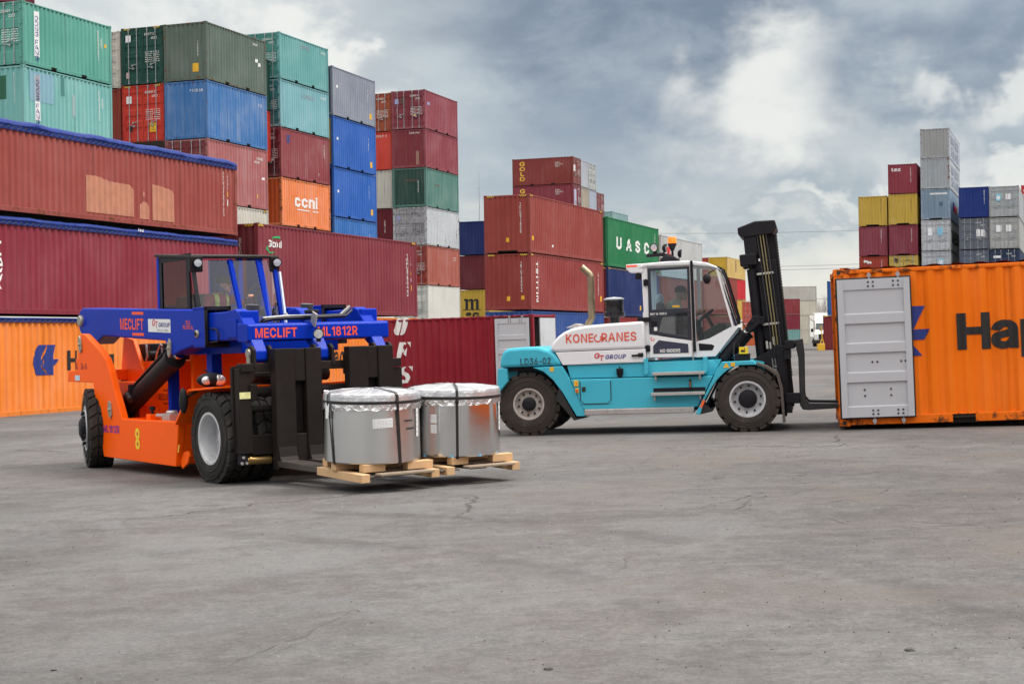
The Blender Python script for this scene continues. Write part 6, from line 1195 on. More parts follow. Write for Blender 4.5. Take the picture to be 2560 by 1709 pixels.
# ---------------------------------------------------------------- orange and blue reach truck
MO = (-2.7051, 20.8456, -0.0487)
M_ = empty('reach_truck', 'orange and blue reach truck carrying two steel coils on wide black forks', 'reach truck', None, mat=tilted(MO, -55.0))
MOR = plain('orange_machine_paint', (1.0, 0.118, 0.003), 0.42, var=0.04, scale=2.0, dirt=0.16, dirtcol=(0.45, 0.06, 0.01), coat=0.04, spec=0.10)
MBL = plain('royal_blue_machine_paint', (0.001, 0.027, 0.370), 0.40, var=0.06, scale=2.0, dirt=0.03, coat=0.03, spec=0.08)
MOL = plain('orange_letter_paint', (0.85, 0.085, 0.015), 0.5)
MRD = plain('dark_red_letter_paint', (0.22, 0.012, 0.010), 0.5)
MVI = plain('violet_letter_paint', (0.14, 0.02, 0.30), 0.5)
PINM = plain('dull_zinc', (0.36, 0.34, 0.28), 0.45, 0.6, var=0.2)
for y, o in ((-1.30, -1), (-0.91, -1), (1.30, 1), (0.91, 1)):
    wheel(M_, (0, y, 0.555), 0.575, 0.34, o, TYRE, RIMG, rr=0.31, deep=0.22 if abs(y) > 1 else 0.03, lugs=22, style='block', hub=0.10, hubcol=RIMG)
wheel(M_, (-4.30, -1.30, 0.575), 0.575, 0.36, -1, TYRE, RIMG, rr=0.31, deep=-0.02, lugs=22, style='block', hub=0.14, yaw=R(-15))
wheel(M_, (-4.30, 1.30, 0.575), 0.575, 0.36, 1, TYRE, RIMG, rr=0.31, deep=-0.02, lugs=22, style='block', hub=0.14, yaw=R(-15))
side = [(-3.72, 0.18), (-1.17, 0.15), (-1.03, 0.74), (-2.98, 0.735), (-3.08, 0.90), (-3.25, 1.14), (-3.38, 1.38), (-3.54, 1.58), (-3.80, 1.72), (-4.33, 1.94), (-4.42, 1.955), (-4.52, 1.94), (-4.60, 1.90), (-4.63, 1.85), (-4.63, 1.61), (-4.74, 1.59), (-4.76, 1.42), (-5.09, 1.41), (-5.11, 1.25), (-4.06, 1.24), (-3.98, 0.95), (-3.90, 0.72)]
mirror_build(lambda m: m.prism(side, -1.26, -1.16), 'side_frame', MOR, M_, bevel=0.012)
m = MB(); m.prism([(-3.66, 0.20), (-1.17, 0.17), (-1.05, 0.715), (-3.0, 0.715), (-3.6, 0.70)], -1.16, 1.16); m.box(-1.18, -0.75, -0.60, 0.60, 0.25, 0.70); m.box(-5.05, -3.6, -0.75, 0.75, 0.55, 1.23); m.box(-5.12, -4.6, -1.16, 1.16, 1.25, 1.41); m.build('chassis', MOR, M_, bevel=0.012)
m = MB(); m.box(-4.65, -2.95, -0.45, 0.95, 0.70, 1.52); m.prism([(-4.66, 1.52), (-4.30, 1.86), (-3.70, 1.52)], 0.85, 0.95); m.prism([(-4.9, 1.2), (-4.7, 1.90), (-4.35, 1.85), (-3.75, 1.05), (-3.5, 0.70), (-4.4, 0.70)], -0.52, -0.45); eh = m.build('engine_housing', MOR, M_, bevel=0.012)
m = MB(); m.box(-4.50, -3.95, -0.40, 0.2, 1.52, 1.78); m.box(-4.05, -3.70, -0.30, 0.3, 1.52, 1.70); m.cyl((-3.9, -0.46, 1.62), (-3.9, -0.30, 1.62), 0.05, n=12); m.build('battery_box', BLKP, M_, bevel=0.015)
m = MB(); m.box(-3.95, -3.45, 0.1, 0.5, 1.52, 1.95); m.build('radiator_panel', MOR, M_, bevel=0.01)
m = MB(); [m.box(-3.46 + 0.0, -3.44, 0.12 + 0.05 * i, 0.145 + 0.05 * i, 1.60 + 0.07 * j, 1.64 + 0.07 * j) for i in range(7) for j in range(4)]; m.build('radiator_slots', BLKP, M_)
m = MB(); m.tube([(-3.75, -0.42, 1.52), (-3.62, -0.44, 1.66), (-3.50, -0.44, 1.76), (-3.42, -0.44, 1.74)], 0.014, 7); m.tube([(-3.45, -0.43, 1.52), (-3.45, -0.44, 1.72)], 0.012, 7); m.tube([(-4.0, -0.45, 1.72), (-3.88, -0.50, 1.76), (-3.85, -0.50, 1.60), (-3.95, -0.48, 1.53)], 0.015, 7); m.build('bent_pipe', ALU, M_, smooth=60)
sign('lettering', eh, MRD, 'MECLIFT', (-3.62, -0.457, 0.96), rt, upv, 0.085, width=0.46, bold=0.01)
m = MB(); m.box(-3.42, -3.18, -0.458, -0.455, 1.09, 1.105); m.box(-3.42, -3.18, -0.458, -0.455, 0.90, 0.915); m.build('lettering', MRD, eh)
# bulkhead and cab column in front of the engine
m = MB(); m.box(-2.10, -2.02, -0.60, 1.02, 0.70, 1.66); m.build('bulkhead', MOR, M_, bevel=0.01)
m = MB(); m.box(-2.75, -1.85, -0.52, 0.50, 1.62, 2.18); m.build('cab_base', MBL, M_, bevel=0.03)
m = MB(); m.box(-0.55, 0.0, -0.50, 0.50, 0.45, 0.95); m.box(-0.75, -0.30, -0.40, 0.10, 1.0, 1.45); m.cyl((-0.3, -0.55, 1.30), (-0.3, 0.55, 1.30), 0.09, n=14); m.build('axle_dark_filler', BLKB, M_, bevel=0.02)  # axle with added dark boxes that darken the recess ahead of the bulkhead
for q in ((-1.35, -1.18, -0.70, -0.55, 0.70, 1.65), (-2.62, -2.52, -0.72, -0.58, 0.70, 1.60)): MB().box(*q).build('cab_column', MBL, M_, bevel=0.01)
# booms
boom = [(-5.30, 2.10), (-5.31, 2.17), (-5.27, 2.25), (-5.20, 2.32), (-5.10, 2.352), (-0.98, 2.185), (-0.98, 1.725), (-1.50, 1.655), (-1.73, 1.60), (-1.80, 1.60), (-1.90, 1.68), (-2.01, 1.80), (-4.28, 1.91), (-4.60, 1.795), (-4.70, 1.80), (-5.22, 1.98)]
mirror_build(lambda m: m.prism(boom, -1.0, -0.70), 'boom', MBL, M_, bevel=0.022, seg=3, smooth=30)
mirror_build(lambda m: (m.box(-1.0, -0.63, -1.03, -1.00, 1.70, 2.20), m.box(-1.0, -0.63, -0.70, -0.67, 1.70, 2.20), m.box(-1.0, -0.63, -1.03, -0.67, 2.17, 2.21), m.box(-1.0, -0.63, -1.03, -0.67, 1.69, 1.725)), 'boom_collar', MBL, M_, bevel=0.008)
mirror_build(lambda m: (m.box(-0.63, -0.61, -1.035, -0.995, 1.69, 2.21), m.box(-0.63, -0.61, -0.705, -0.665, 1.69, 2.21), m.box(-0.63, -0.61, -1.035, -0.665, 2.17, 2.215), m.box(-0.63, -0.61, -1.035, -0.665, 1.685, 1.73)), 'wear_pad', BLKP, M_)
mirror_build(lambda m: m.box(-0.95, 0.34, -0.97, -0.73, 1.765, 2.13), 'boom_extension', MBL, M_, bevel=0.02, seg=3, smooth=30)
mirror_build(lambda m: m.box(-0.05, 0.24, -1.0, -0.97, 1.80, 2.03), 'side_bracket', MBL, M_, bevel=0.006)
mirror_build(lambda m: (m.tube([(-0.55, -0.99, 1.93), (-0.35, -1.0, 1.92), (-0.28, -1.0, 1.84), (-0.30, -1.0, 1.76), (-0.58, -0.99, 1.75)], 0.012, 6),), 'grab_loop', BLKP, M_, smooth=60)
# crossbeam with three drop arms
m = MB(); m.prism([(0.30, 1.97), (0.575, 1.96), (0.60, 1.93), (0.60, 1.755), (0.55, 1.735), (0.30, 1.74)], -1.02, 0.98); m.build('crossbeam', MBL, M_, bevel=0.012, seg=3)
for i, y in enumerate((-0.90, -0.05, 0.80)):
    m = MB(); m.prism([(-0.05, 2.13), (0.16, 2.155), (0.26, 2.12), (0.52, 1.86), (0.71, 1.62), (0.715, 1.52), (0.67, 1.475), (0.60, 1.50), (0.52, 1.66), (0.36, 1.76), (-0.05, 1.78)], y - 0.085, y + 0.085); m.build('drop_arm', MBL, M_, bevel=0.015, seg=3)
    m = MB()
    for s in (-1, 1): m.prism([(0.56, 1.42), (0.56, 1.58), (0.62, 1.68), (0.70, 1.69), (0.76, 1.64), (0.77, 1.42)], y + s * 0.115 - 0.02, y + s * 0.115 + 0.02)
    m.cyl((0.66, y - 0.16, 1.575), (0.66, y + 0.16, 1.575), 0.035, n=16); m.build('clevis', BLKB, M_, bevel=0.006)
    if i == 0:
        m = MB(); m.cyl((0.66, y - 0.165, 1.60), (0.66, y - 0.14, 1.60), 0.055, n=18); m.box(0.62, 0.70, y - 0.16, y - 0.145, 1.47, 1.60); m.build('pin_plate', PINM, M_, smooth=40)
fx = 0.6035
sign('lettering', M_, MOL, 'MECLIFT', (fx, -0.92, 1.788), (0, 1, 0), upv, 0.110, off=0.0, width=0.57, bold=0.025)
sign('lettering', M_, MOL, 'ML1812R', (fx, -0.055, 1.790), (0, 1, 0), upv, 0.108, off=0.0, width=0.57, bold=0.02)
yb = -1.003
tl = (1, 0, -0.035)
sign('lettering', M_, MOL, 'MECLIFT', (-3.59, yb, 2.000), tl, upv, 0.145, off=0, width=0.86, bold=0.03)
m = MB(); m.quad((-3.14, yb, 2.190), (-2.72, yb, 2.176), (-2.72, yb, 2.216), (-3.14, yb, 2.230)); m.quad((-3.14, yb, 1.895), (-2.72, yb, 1.882), (-2.72, yb, 1.922), (-3.14, yb, 1.935)); m.build('lettering', MOL, M_, normals=False)
m = MB(); m.quad((-2.56, yb, 1.935), (-1.79, yb, 1.903), (-1.79, yb, 2.085), (-2.56, yb, 2.113)); st = m.build('sticker', PAPER, M_, normals=False)
sign('lettering', st, GTR, 'G', (-2.42, yb - 0.002, 2.015), tl, upv, 0.085, off=0, bold=0.02, shear=0.15, width=0.11)
sign('lettering', st, GTR, 'T', (-2.31, yb - 0.002, 1.985), tl, upv, 0.085, off=0, bold=0.02, shear=0.15, width=0.09)
sign('lettering', st, GTB, 'GROUP', (-2.20, yb - 0.002, 1.995), tl, upv, 0.055, off=0, bold=0.025, shear=0.2, width=0.39)
sign('lettering', st, LETTER['g'], '(514) 646-4846', (-2.25, yb - 0.002, 1.935), tl, upv, 0.032, off=0, width=0.38)
sign('lettering', M_, KORANGE, 'WLL', (-1.295, yb, 2.005), tl, upv, 0.050, off=0, width=0.16, bold=0.02)
sign('lettering', M_, KORANGE, '18.000 kg', (-1.385, yb, 1.945), tl, upv, 0.050, off=0, width=0.35, bold=0.02)
def disc(m, x, z, r, y, t=0.03, n=20): m.lathe([(0.001, y - t), (r * 0.8, y - t), (r, y - t * 0.6), (r, y)], (x, 0, z), 'y', n)
mirror_build(lambda m: (disc(m, -5.14, 2.16, 0.085, -1.0, 0.05), disc(m, -0.86, 1.87, 0.05, -1.03, 0.03)), 'pin', PINM, M_, smooth=40)
mirror_build(lambda m: (disc(m, -0.86, 1.87, 0.028, -1.06, 0.012),), 'hose_eye', BLKP, M_, smooth=40)
def lozenge(m, x, z, y, a):
    c, s = math.cos(a), math.sin(a)
    p_ = [(0.0, 0.13), (0.05, 0.08), (0.06, 0.0), (0.05, -0.08), (0.0, -0.13), (-0.05, -0.08), (-0.06, 0.0), (-0.05, 0.08)]
    m.prism([(x + u * c - w * s, z + u * s + w * c) for u, w in p_], y - 0.025, y); m.lathe([(0.001, y - 0.045), (0.022, y - 0.045), (0.026, y - 0.025)], (x, 0, z), 'y', 10)
for q in ((-1.83, 1.70, -1.0, -0.12), (-4.50, 1.80, -1.26, 0.15), (-3.39, 0.86, -1.26, 0.12)): mirror_build(lambda m, q=q: lozenge(m, *q), 'pin_plate', PINM, M_, bevel=0.004)
for s in (-1, 1):
    y = s * 0.85; a = Vector((-3.90, y, 0.80)); b = Vector((-2.05, y, 1.555))
    m = MB(); m.cyl(a, b, 0.135, n=24); m.cyl(b - (b - a) * 0.03, b + (b - a) * 0.02, 0.15, n=24); lc = m.build('lift_cylinder', BLKP, M_, smooth=45)
    m = MB(); m.cyl(b, b + (b - a) * 0.10, 0.08, n=18); m.build('piston_rod', CHROME, lc, smooth=45)
    m = MB(); o_ = Vector((0, -0.06 * (1 if s < 0 else -1), 0.17)); m.tube([a + o_ + (b - a) * 0.02, a + o_ + (b - a) * 0.9], 0.022, 8); m.box(-3.35, -3.30, y - 0.16, y - 0.02, 1.08, 1.20); m.build('hydraulic_pipe', BLKP, lc, smooth=50)
m = MB(); m.tube([(-3.65, -0.95, 0.72), (-3.60, -0.98, 0.98), (-3.40, -1.0, 1.05), (-3.28, -1.0, 0.98)], 0.05, 10); m.build('hydraulic_hose', HOSE, M_, smooth=60)
# details along the side
sign('lettering', M_, MVI, 'ML1812R', (-3.685, -1.2635, 0.535), (1, 0, 0.0), upv, 0.098, off=0, width=0.60, bold=0.015)
sign('lettering', M_, MRD, '36-0', (-4.535, -1.2635, 1.437), (1, 0, -0.02), upv, 0.085, off=0, width=0.25, bold=0.01)
sign('lettering', M_, MRD, '2L', (-4.74, -1.2635, 1.445), (1, 0, -0.02), upv, 0.085, off=0, width=0.09, bold=0.01)
m = MB()
for z in (0.545, 0.405): m.lathe([(0.026, -1.264), (0.078, -1.264)], (-2.43, 0, z), 'y', 28)
m.build('tie_down_sticker', plain('bright_yellow_sticker', (0.85, 0.62, 0.01), 0.5), M_, normals=False)
m = MB()
for z in (0.545, 0.405): m.lathe([(0.001, -1.2645), (0.030, -1.2645)], (-2.43, 0, z), 'y', 20)
m.build('tie_down_hole', LETTER['r'], M_, normals=False)
m = MB(); m.quad((-4.78, -1.264, 1.27), (-4.58, -1.264, 1.27), (-4.58, -1.264, 1.345), (-4.78, -1.264, 1.345)); m.build('sticker', plain('pale_blue_sticker', (0.45, 0.62, 0.78), 0.5, var=0.4, scale=30), M_, normals=False)
m = MB(); m.box(-2.56, -2.42, -1.08, -0.94, 0.715, 0.80); m.build('filler_block', MOR, M_, bevel=0.01)
m = MB(); m.cyl((-2.49, -1.01, 0.80), (-2.49, -1.01, 0.85), 0.02, n=10); m.cyl((-2.49, -1.01, 0.85), (-2.49, -1.01, 0.905), 0.042, n=14); m.build('filler_cap', BLKP, M_, smooth=40)
m = MB(); m.cyl((-2.35, -1.0, 0.78), (-1.95, -1.0, 0.78), 0.03, n=12); m.box(-2.0, -1.75, -1.08, -0.92, 0.72, 0.82); m.lathe([(0.001, 0.86), (0.07, 0.86), (0.08, 0.83), (0.05, 0.80)], (-1.85, -1.0, 0), 'z', 14); m.build('steering_valve', ALU, M_, bevel=0.006)
m = MB(); m.lathe([(0.05, 0.718), (0.15, 0.722), (0.16, 0.735), (0.13, 0.74)], (-2.95, -1.02, 0), 'z', 24); m.build('deck_ring', MOR, M_, smooth=40)
m = MB(); m.prism([(-1.10, 0.12), (-0.92, 0.20), (-0.86, 0.30), (-0.90, 0.36), (-1.05, 0.34), (-1.15, 0.20)], -1.20, -1.165); m.build('tow_lug', MOR, M_, bevel=0.008)
m = MB(); m.quad((-1.09, -1.262, 0.34), (-1.05, -1.262, 0.34), (-1.01, -1.262, 0.44), (-1.06, -1.262, 0.44)); m.build('sticker', YELLOW_ST, M_, normals=False)
def mfen(m):
    m.prism([(-1.03, 0.72), (-0.87, 0.86), (-0.56, 1.165), (0.22, 1.20), (0.22, 1.175), (-0.55, 1.14), (-0.85, 0.83), (-1.0, 0.70)], -1.32, -0.55)
mirror_build(mfen, 'front_fender', MOR, M_, bevel=0.004)
mirror_build(lambda m: (m.box(-1.10, -0.60, -0.56, -0.50, 0.20, 1.18), m.box(-0.60, 0.15, -0.52, -0.42, 0.40, 1.15)), 'inner_fender', MOR, M_, bevel=0.008)
mirror_build(lambda m: (m.ball((-0.62, -1.36, 1.02), 0.15, 14, (0.5, 0.35, 1.1)), m.tube([(-0.62, -1.34, 1.05), (-0.55, -1.28, 1.10), (-0.5, -1.2, 1.15)], 0.014, 7)), 'mirror', BLKP, M_, smooth=50)
for s in (-1, 1):
    m = MB(); y = s * 1.16; m.ball((-0.20, y, 1.28), 0.15, 16, (0.75, 1.3, 0.62)); hl = m.build('headlight', BLKP, M_, smooth=60)
    ln = plain('headlight_glass', (0.70, 0.62, 0.62), 0.08, 0.55, var=0.5, scale=26)
    for dy, r_ in ((-0.085, 0.072), (0.075, 0.088)):
        m = MB(); m.ball((-0.135, y + dy, 1.275), r_, 16, (0.55, 1.05, 0.80)); m.build('lens', ln, hl, smooth=60)
    m = MB(); m.tube([(-0.22, y, 1.36), (-0.28, y - 0.05, 1.41)], 0.01, 6); m.build('indicator_stalk', BLKP, hl)
# cab
CX0, CX1, CYa, CYb = -2.95, -1.80, -0.68, 0.60
m = MB()
def post(m, p, q, w=0.07, h=0.07): m.bar(p, q, w, h, (0, 1, 0))
zt0, zt1 = 3.00, 2.91
for y in (CYa + 0.03, CYb - 0.03):
    post(m, (CX0 + 0.03, y, 2.1), (CX0 + 0.03, y, zt0 - 0.02), 0.08, 0.08)
    if y > 0: post(m, (CX1 + 0.27, y, 1.75), (CX1 - 0.02, y, zt1 - 0.02), 0.07, 0.055)
    m.bar((CX0 + 0.03, y, 2.14), (CX1 + 0.12, y, 2.14), 0.06, 0.08)
m.bar((CX1 + 0.19, CYb - 0.20, 1.95), (CX1 - 0.02, CYb - 0.26, zt1 - 0.02), 0.10, 0.05)
m.bar((CX1 + 0.20, -0.02, 1.95), (CX1 - 0.01, -0.10, zt1 - 0.02), 0.075, 0.05)
m.box(CX0, CX1 + 0.12, CYa + 0.05, CYb - 0.05, 2.0, 2.10); m.box(CX0, CX0 + 0.05, CYb - 0.5, CYb, 2.1, 2.95); m.box(CX0, CX0 + 0.05, CYa, CYb, 2.1, 2.30)
m.box(CX0 + 0.3, CX0 + 0.75, CYb - 0.04, CYb, 2.1, 2.95)
m.build('cab_frame', MBL, M_, bevel=0.008)
m = MB(); m.prism([(CX0 - 0.03, zt0 - 0.01), (CX0 - 0.03, zt0 + 0.035), (CX1 + 0.04, zt1 + 0.035), (CX1 + 0.04, zt1 - 0.01)], CYa - 0.03, CYb + 0.03); m.box(CX1 - 0.02, CX1 + 0.05, CYa - 0.03, CYa + 0.16, 2.72, 2.93); m.box(CX1 - 0.02, CX1 + 0.05, CYb - 0.10, CYb + 0.03, 2.72, 2.93); m.build('cab_roof', plain('black_roof_paint', (0.014, 0.011, 0.010), 0.4, spec=0.15), M_, bevel=0.012)
m = MB(); m.prism([(CX0 + 0.06, 2.18), (CX0 + 0.06, 2.86), (CX0 + 0.10, 2.96), (CX1 - 0.08, 2.90), (CX1 + 0.10, 2.18)], CYa + 0.008, CYa + 0.012); m.build('side_window', glass('smoked_brown_glass', (0.45, 0.30, 0.27), 0.02, 0.10), M_, normals=False)
m = MB(); m.box(CX0 + 0.06, CX0 + 0.16, CYa - 0.004, CYa + 0.012, 2.15, 2.97); m.box(CX0 + 0.06, CX1, CYa - 0.004, CYa + 0.012, 2.90, 2.98); m.box(CX1 - 0.14, CX1 - 0.04, CYa - 0.006, CYa + 0.012, 2.2, 2.93); m.bar((CX1 + 0.27, CYa + 0.03, 1.75), (CX1 - 0.02, CYa + 0.03, zt1 - 0.02), 0.04, 0.05, (0, 1, 0)); m.build('window_surround', BLKP, M_)
m = MB(); m.quad((CX1 + 0.26, CYa + 0.06, 1.80), (CX1 + 0.26, CYb - 0.06, 1.80), (CX1 - 0.01, CYb - 0.06, 2.88), (CX1 - 0.01, CYa + 0.06, 2.88)); m.build('windscreen', glass('clear_windscreen', (0.90, 0.92, 0.96), 0.04, 0.40), M_, normals=False)
m = MB(); m.quad((CX1 + 0.24, CYb - 0.005, 1.85), (CX0 + 0.8, CYb - 0.005, 2.1), (CX0 + 0.8, CYb - 0.005, 2.9), (CX1 - 0.01, CYb - 0.005, 2.88)); m.build('side_window', glass('clear_windscreen', (0.90, 0.92, 0.96), 0.04, 0.40), M_, normals=False)
m = MB(); m.tube([(CX1 + 0.24, CYb - 0.10, 1.95), (CX1 + 0.16, CYb - 0.12, 2.15), (CX1 + 0.13, CYb - 0.06, 2.28)], 0.012, 6); m.tube([(CX1 + 0.22, CYb - 0.02, 2.0), (CX1 + 0.05, CYb - 0.05, 2.68)], 0.010, 6); m.tube([(CX1 + 0.27, CYb - 0.22, 1.9), (CX1 + 0.17, CYb - 0.10, 2.28)], 0.008, 6); m.build('wiper', BLKP, M_, smooth=60)
m = MB(); m.bar((CX1 + 0.30, CYb - 0.02, 1.72), (CX1 + 0.02, CYb + 0.02, 2.70), 0.025, 0.14, (1, 0, 0)); m.build('pane_reflection', plain('pale_sky_reflection', (0.62, 0.70, 0.80), 0.15), M_)  # pale bar puts the right pane's sky reflection into its colour
lamp(M_, (CX1 + 0.09, CYa + 0.07, 2.84), 0.062, (1, -0.55, -0.05)); lamp(M_, (CX1 + 0.09, CYb - 0.02, 2.845), 0.062, (1, -0.5, -0.05))
lamp(M_, (0.70, -0.10, 1.815), 0.068, (1, -0.5, -0.1))
m = MB(); m.bar((0.60, -0.12, 1.92), (0.66, -0.12, 2.08), 0.13, 0.02, (0, 1, 0)); m.build('lamp_bracket', ALU, M_, bevel=0.004); 
m = MB(); m.box(0.45, 0.60, -0.16, -0.02, 2.07, 2.12); m.build('junction_box', BLKP, M_, bevel=0.01)
m = MB()
for i in range(5):
    z = 2.005 + 0.016 * (i % 3); x = 0.32 + 0.035 * i
    m.tube([(x, -0.72, z - 0.02), (x + 0.02, -0.60, z), (x + 0.01, -0.30, z + 0.01), (x, 0.10, z + 0.01), (x - 0.02, 0.45, z + 0.02), (x - 0.10, 0.58, z + 0.09)], 0.014, 7)
m.build('hydraulic_hose', HOSE, M_, smooth=60)
m = MB(); m.tube([(0.42, -0.72, 2.03), (0.40, -0.40, 2.05), (0.38, 0.0, 2.05)], 0.016, 7); m.tube([(0.36, 0.40, 2.05), (0.22, 0.62, 2.16), (0.10, 0.66, 2.16)], 0.017, 7); m.tube([(0.30, -0.30, 2.02), (0.20, -0.28, 2.08), (0.12, -0.30, 2.03)], 0.018, 7); m.build('braided_hose', plain('braided_hose_end', (0.30, 0.30, 0.29), 0.4, 0.5), M_, smooth=60)
for y in (-0.50, 0.28):
    m = MB(); m.cyl((-0.35, y, 1.85), (-0.30, y, 2.22), 0.085, n=18); m.build('accumulator', plain('grey_black_paint', (0.05, 0.052, 0.056), 0.35), M_, smooth=40)
m = MB(); m.box(-1.75, -0.25, -0.70, 0.70, 1.60, 1.90); m.build('boom_tie', MBL, M_, bevel=0.01)
m = MB(); m.prism([(CX1 - 0.02, 2.10), (CX1 + 0.1, 2.12), (CX1 + 0.14, 2.2), (CX1 - 0.05, 2.24)], CYa + 0.3, CYb - 0.1); m.build('dashboard', BLKP, M_, bevel=0.01)
m = MB(); m.lathe([(0.155, -0.018), (0.175, 0.0), (0.155, 0.018)], (0, 0, 0), 'z', 24, True); sw = m.build('steering_wheel', BLKP, M_, smooth=60); sw.location = (-1.86, 0.26, 2.42); sw.rotation_euler = (0, R(-55), R(40))
m = MB(); m.bar((-1.86, 0.26, 2.42), (-1.75, 0.30, 2.15), 0.05, 0.05); m.build('steering_column', BLKP, M_)
m = MB(); m.box(-2.62, -2.12, -0.32, 0.22, 1.98, 2.08); m.box(-2.68, -2.58, -0.32, 0.22, 2.02, 2.45); m.build('seat', plain('dark_seat_fabric', (0.03, 0.03, 0.035), 0.9), M_, bevel=0.03)
m = MB(); m.lathe([(0.001, 2.16), (0.10, 2.16), (0.13, 2.30), (0.10, 2.40), (0.001, 2.43)], (-2.45, -0.50, 0), 'z', 18); m.build('white_canister', plain('translucent_plastic', (0.55, 0.56, 0.60), 0.35), M_, smooth=50)
# attachment: frame, shanks, forks
m = MB()
m.box(0.62, 0.76, -1.20, 1.06, 1.37, 1.475); m.box(0.60, 0.74, -1.23, -1.06, 0.38, 1.42); m.prism([(0.54, 0.95), (0.54, 1.42), (0.60, 1.45), (0.60, 0.38)], -1.25, -1.08); m.box(0.60, 0.74, 0.94, 1.07, 0.40, 1.36); m.box(0.62, 0.72, -1.10, 1.0, 0.56, 0.60); m.box(0.66, 0.72, -1.06, 1.0, 0.36, 0.60); m.cyl((0.64, -1.10, 1.12), (0.64, 1.0, 1.12), 0.06, n=14); m.cyl((0.64, -1.10, 0.92), (0.64, 1.0, 0.92), 0.045, n=14); m.box(0.60, 0.74, -1.12, -0.98, 1.02, 1.22); m.box(0.55, 0.70, 0.98, 1.10, 1.10, 1.36)
m.build('fork_frame', BLKB, M_, bevel=0.01)
m = MB(); m.cyl((0.68, -0.05, 1.08), (0.68, 0.25, 1.08), 0.035, n=12); m.cyl((0.68, -0.05, 0.90), (0.68, 0.25, 0.90), 0.03, n=12); m.build('piston_rod', CHROME, M_, smooth=40)
m = MB(); m.cyl((0.66, -1.16, 0.30), (0.66, -0.80, 0.29), 0.052, n=18); m.cyl((0.66, -1.10, 0.30), (0.66, -1.075, 0.30), 0.062, n=18); m.build('side_shift_roller', plain('brass_bush', (0.42, 0.27, 0.10), 0.35, 0.8, var=0.25, dirt=0.3), M_, smooth=40)
m = MB(); m.box(0.60, 0.72, -1.22, -1.12, 0.24, 0.38); m.build('roller_bracket', BLKP, M_, bevel=0.02)
m = MB()
for y, z in ((-1.19, 0.34), (-1.15, 0.27), (-1.21, 0.27)): m.lathe([(0.001, 0.735), (0.018, 0.735), (0.02, 0.72)], (0, y, z), 'x', 8)
m.build('bolt', ALU, M_, smooth=40)
m = MB(); m.quad((0.7445, -1.225, 1.05), (0.7445, -1.08, 1.05), (0.7445, -1.08, 1.13), (0.7445, -1.225, 1.13)); m.build('sticker', plain('yellow_white_sticker', (0.72, 0.66, 0.30), 0.5, var=0.5, scale=20), M_, normals=False)
FST = plain('worn_fork_steel', (0.12, 0.105, 0.095), 0.40, 0.65, var=0.3, scale=6, dirt=0.5)
for y0 in (-0.815, 0.215):
    m = MB()
    m.box(0.76, 0.90, y0, y0 + 0.27, 0.17, 1.645); m.box(0.76, 0.90, y0 + 0.42, y0 + 0.64, 0.17, 1.645)
    m.box(0.76, 0.885, y0 + 0.27, y0 + 0.42, 1.24, 1.64); m.box(0.76, 0.885, y0 + 0.27, y0 + 0.42, 0.22, 0.60); m.box(0.76, 0.79, y0 + 0.27, y0 + 0.42, 0.60, 1.24)
    m.box(0.74, 0.76, y0 - 0.01, y0 + 0.65, 1.30, 1.55)
    m.prism([(0.90, 0.23), (0.90, 0.45), (0.93, 0.33), (0.98, 0.25)], y0 + 0.01, y0 + 0.26); m.prism([(0.90, 0.23), (0.90, 0.45), (0.93, 0.33), (0.98, 0.25)], y0 + 0.43, y0 + 0.63)
    m.build('fork_shank', BLKB, M_, bevel=0.012)
    for a_, b_ in ((0.0, 0.27), (0.42, 0.64)):
        m = MB(); m.prism([(0.84, 0.205), (0.84, 0.280), (1.2, 0.278), (2.85, 0.205), (2.95, 0.185), (2.95, 0.170)], y0 + a_, y0 + b_); m.build('fork', FST, M_, bevel=0.006)

# ---------------------------------------------------------------- coils and their timber
def in_truck(x, y, z): return M_.matrix_world @ Vector((x, y, z))
STEEL = None
def steel(name, base, rough, sc):
    m, nt, b = principled(name); tc = nd(nt, 'ShaderNodeTexCoord')
    n = noise(nt, tc.outputs['Object'], sc, 4, 0.5); b.inputs['Metallic'].default_value = 1.0
    lk(nt, mixc(nt, n, tuple(c * 0.9 for c in base), base), b.inputs['Base Color'])
    mp = nd(nt, 'ShaderNodeMapping'); mp.inputs['Scale'].default_value = (3, 3, 40); lk(nt, tc.outputs['Object'], mp.inputs[0])
    lk(nt, mth(nt, 'ADD', rough, mth(nt, 'MULTIPLY', noise(nt, mp.outputs[0], 1.0, 3), 0.08)), b.inputs['Roughness'])
    bn = nd(nt, 'ShaderNodeBump'); bn.inputs['Distance'].default_value = 0.004; bn.inputs['Strength'].default_value = 0.6
    lk(nt, noise(nt, tc.outputs['Object'], 2.5, 2, 0.5), bn.inputs['Height']); lk(nt, bn.outputs[0], b.inputs['Normal'])
    return m
ST1 = steel('satin_steel_sheet', (0.70, 0.705, 0.70), 0.28, 3); ST2 = steel('bright_steel_sheet', (0.78, 0.79, 0.80), 0.10, 3)
def foilmat():
    m, nt, b = principled('crinkled_foil'); tc = nd(nt, 'ShaderNodeTexCoord'); b.inputs['Metallic'].default_value = 1.0; b.inputs['Roughness'].default_value = 0.14
    b.inputs['Base Color'].default_value = (0.86, 0.86, 0.87, 1)
    v = nd(nt, 'ShaderNodeTexVoronoi', feature='F1'); v.inputs['Scale'].default_value = 14; lk(nt, tc.outputs['Object'], v.inputs['Vector'])
    bn = nd(nt, 'ShaderNodeBump'); bn.inputs['Distance'].default_value = 0.022; bn.inputs['Strength'].default_value = 0.9
    h = mth(nt, 'ADD', v.outputs['Distance'], noise(nt, tc.outputs['Object'], 22, 4, 0.65))
    lk(nt, h, bn.inputs['Height']); lk(nt, bn.outputs[0], b.inputs['Normal'])
    return m
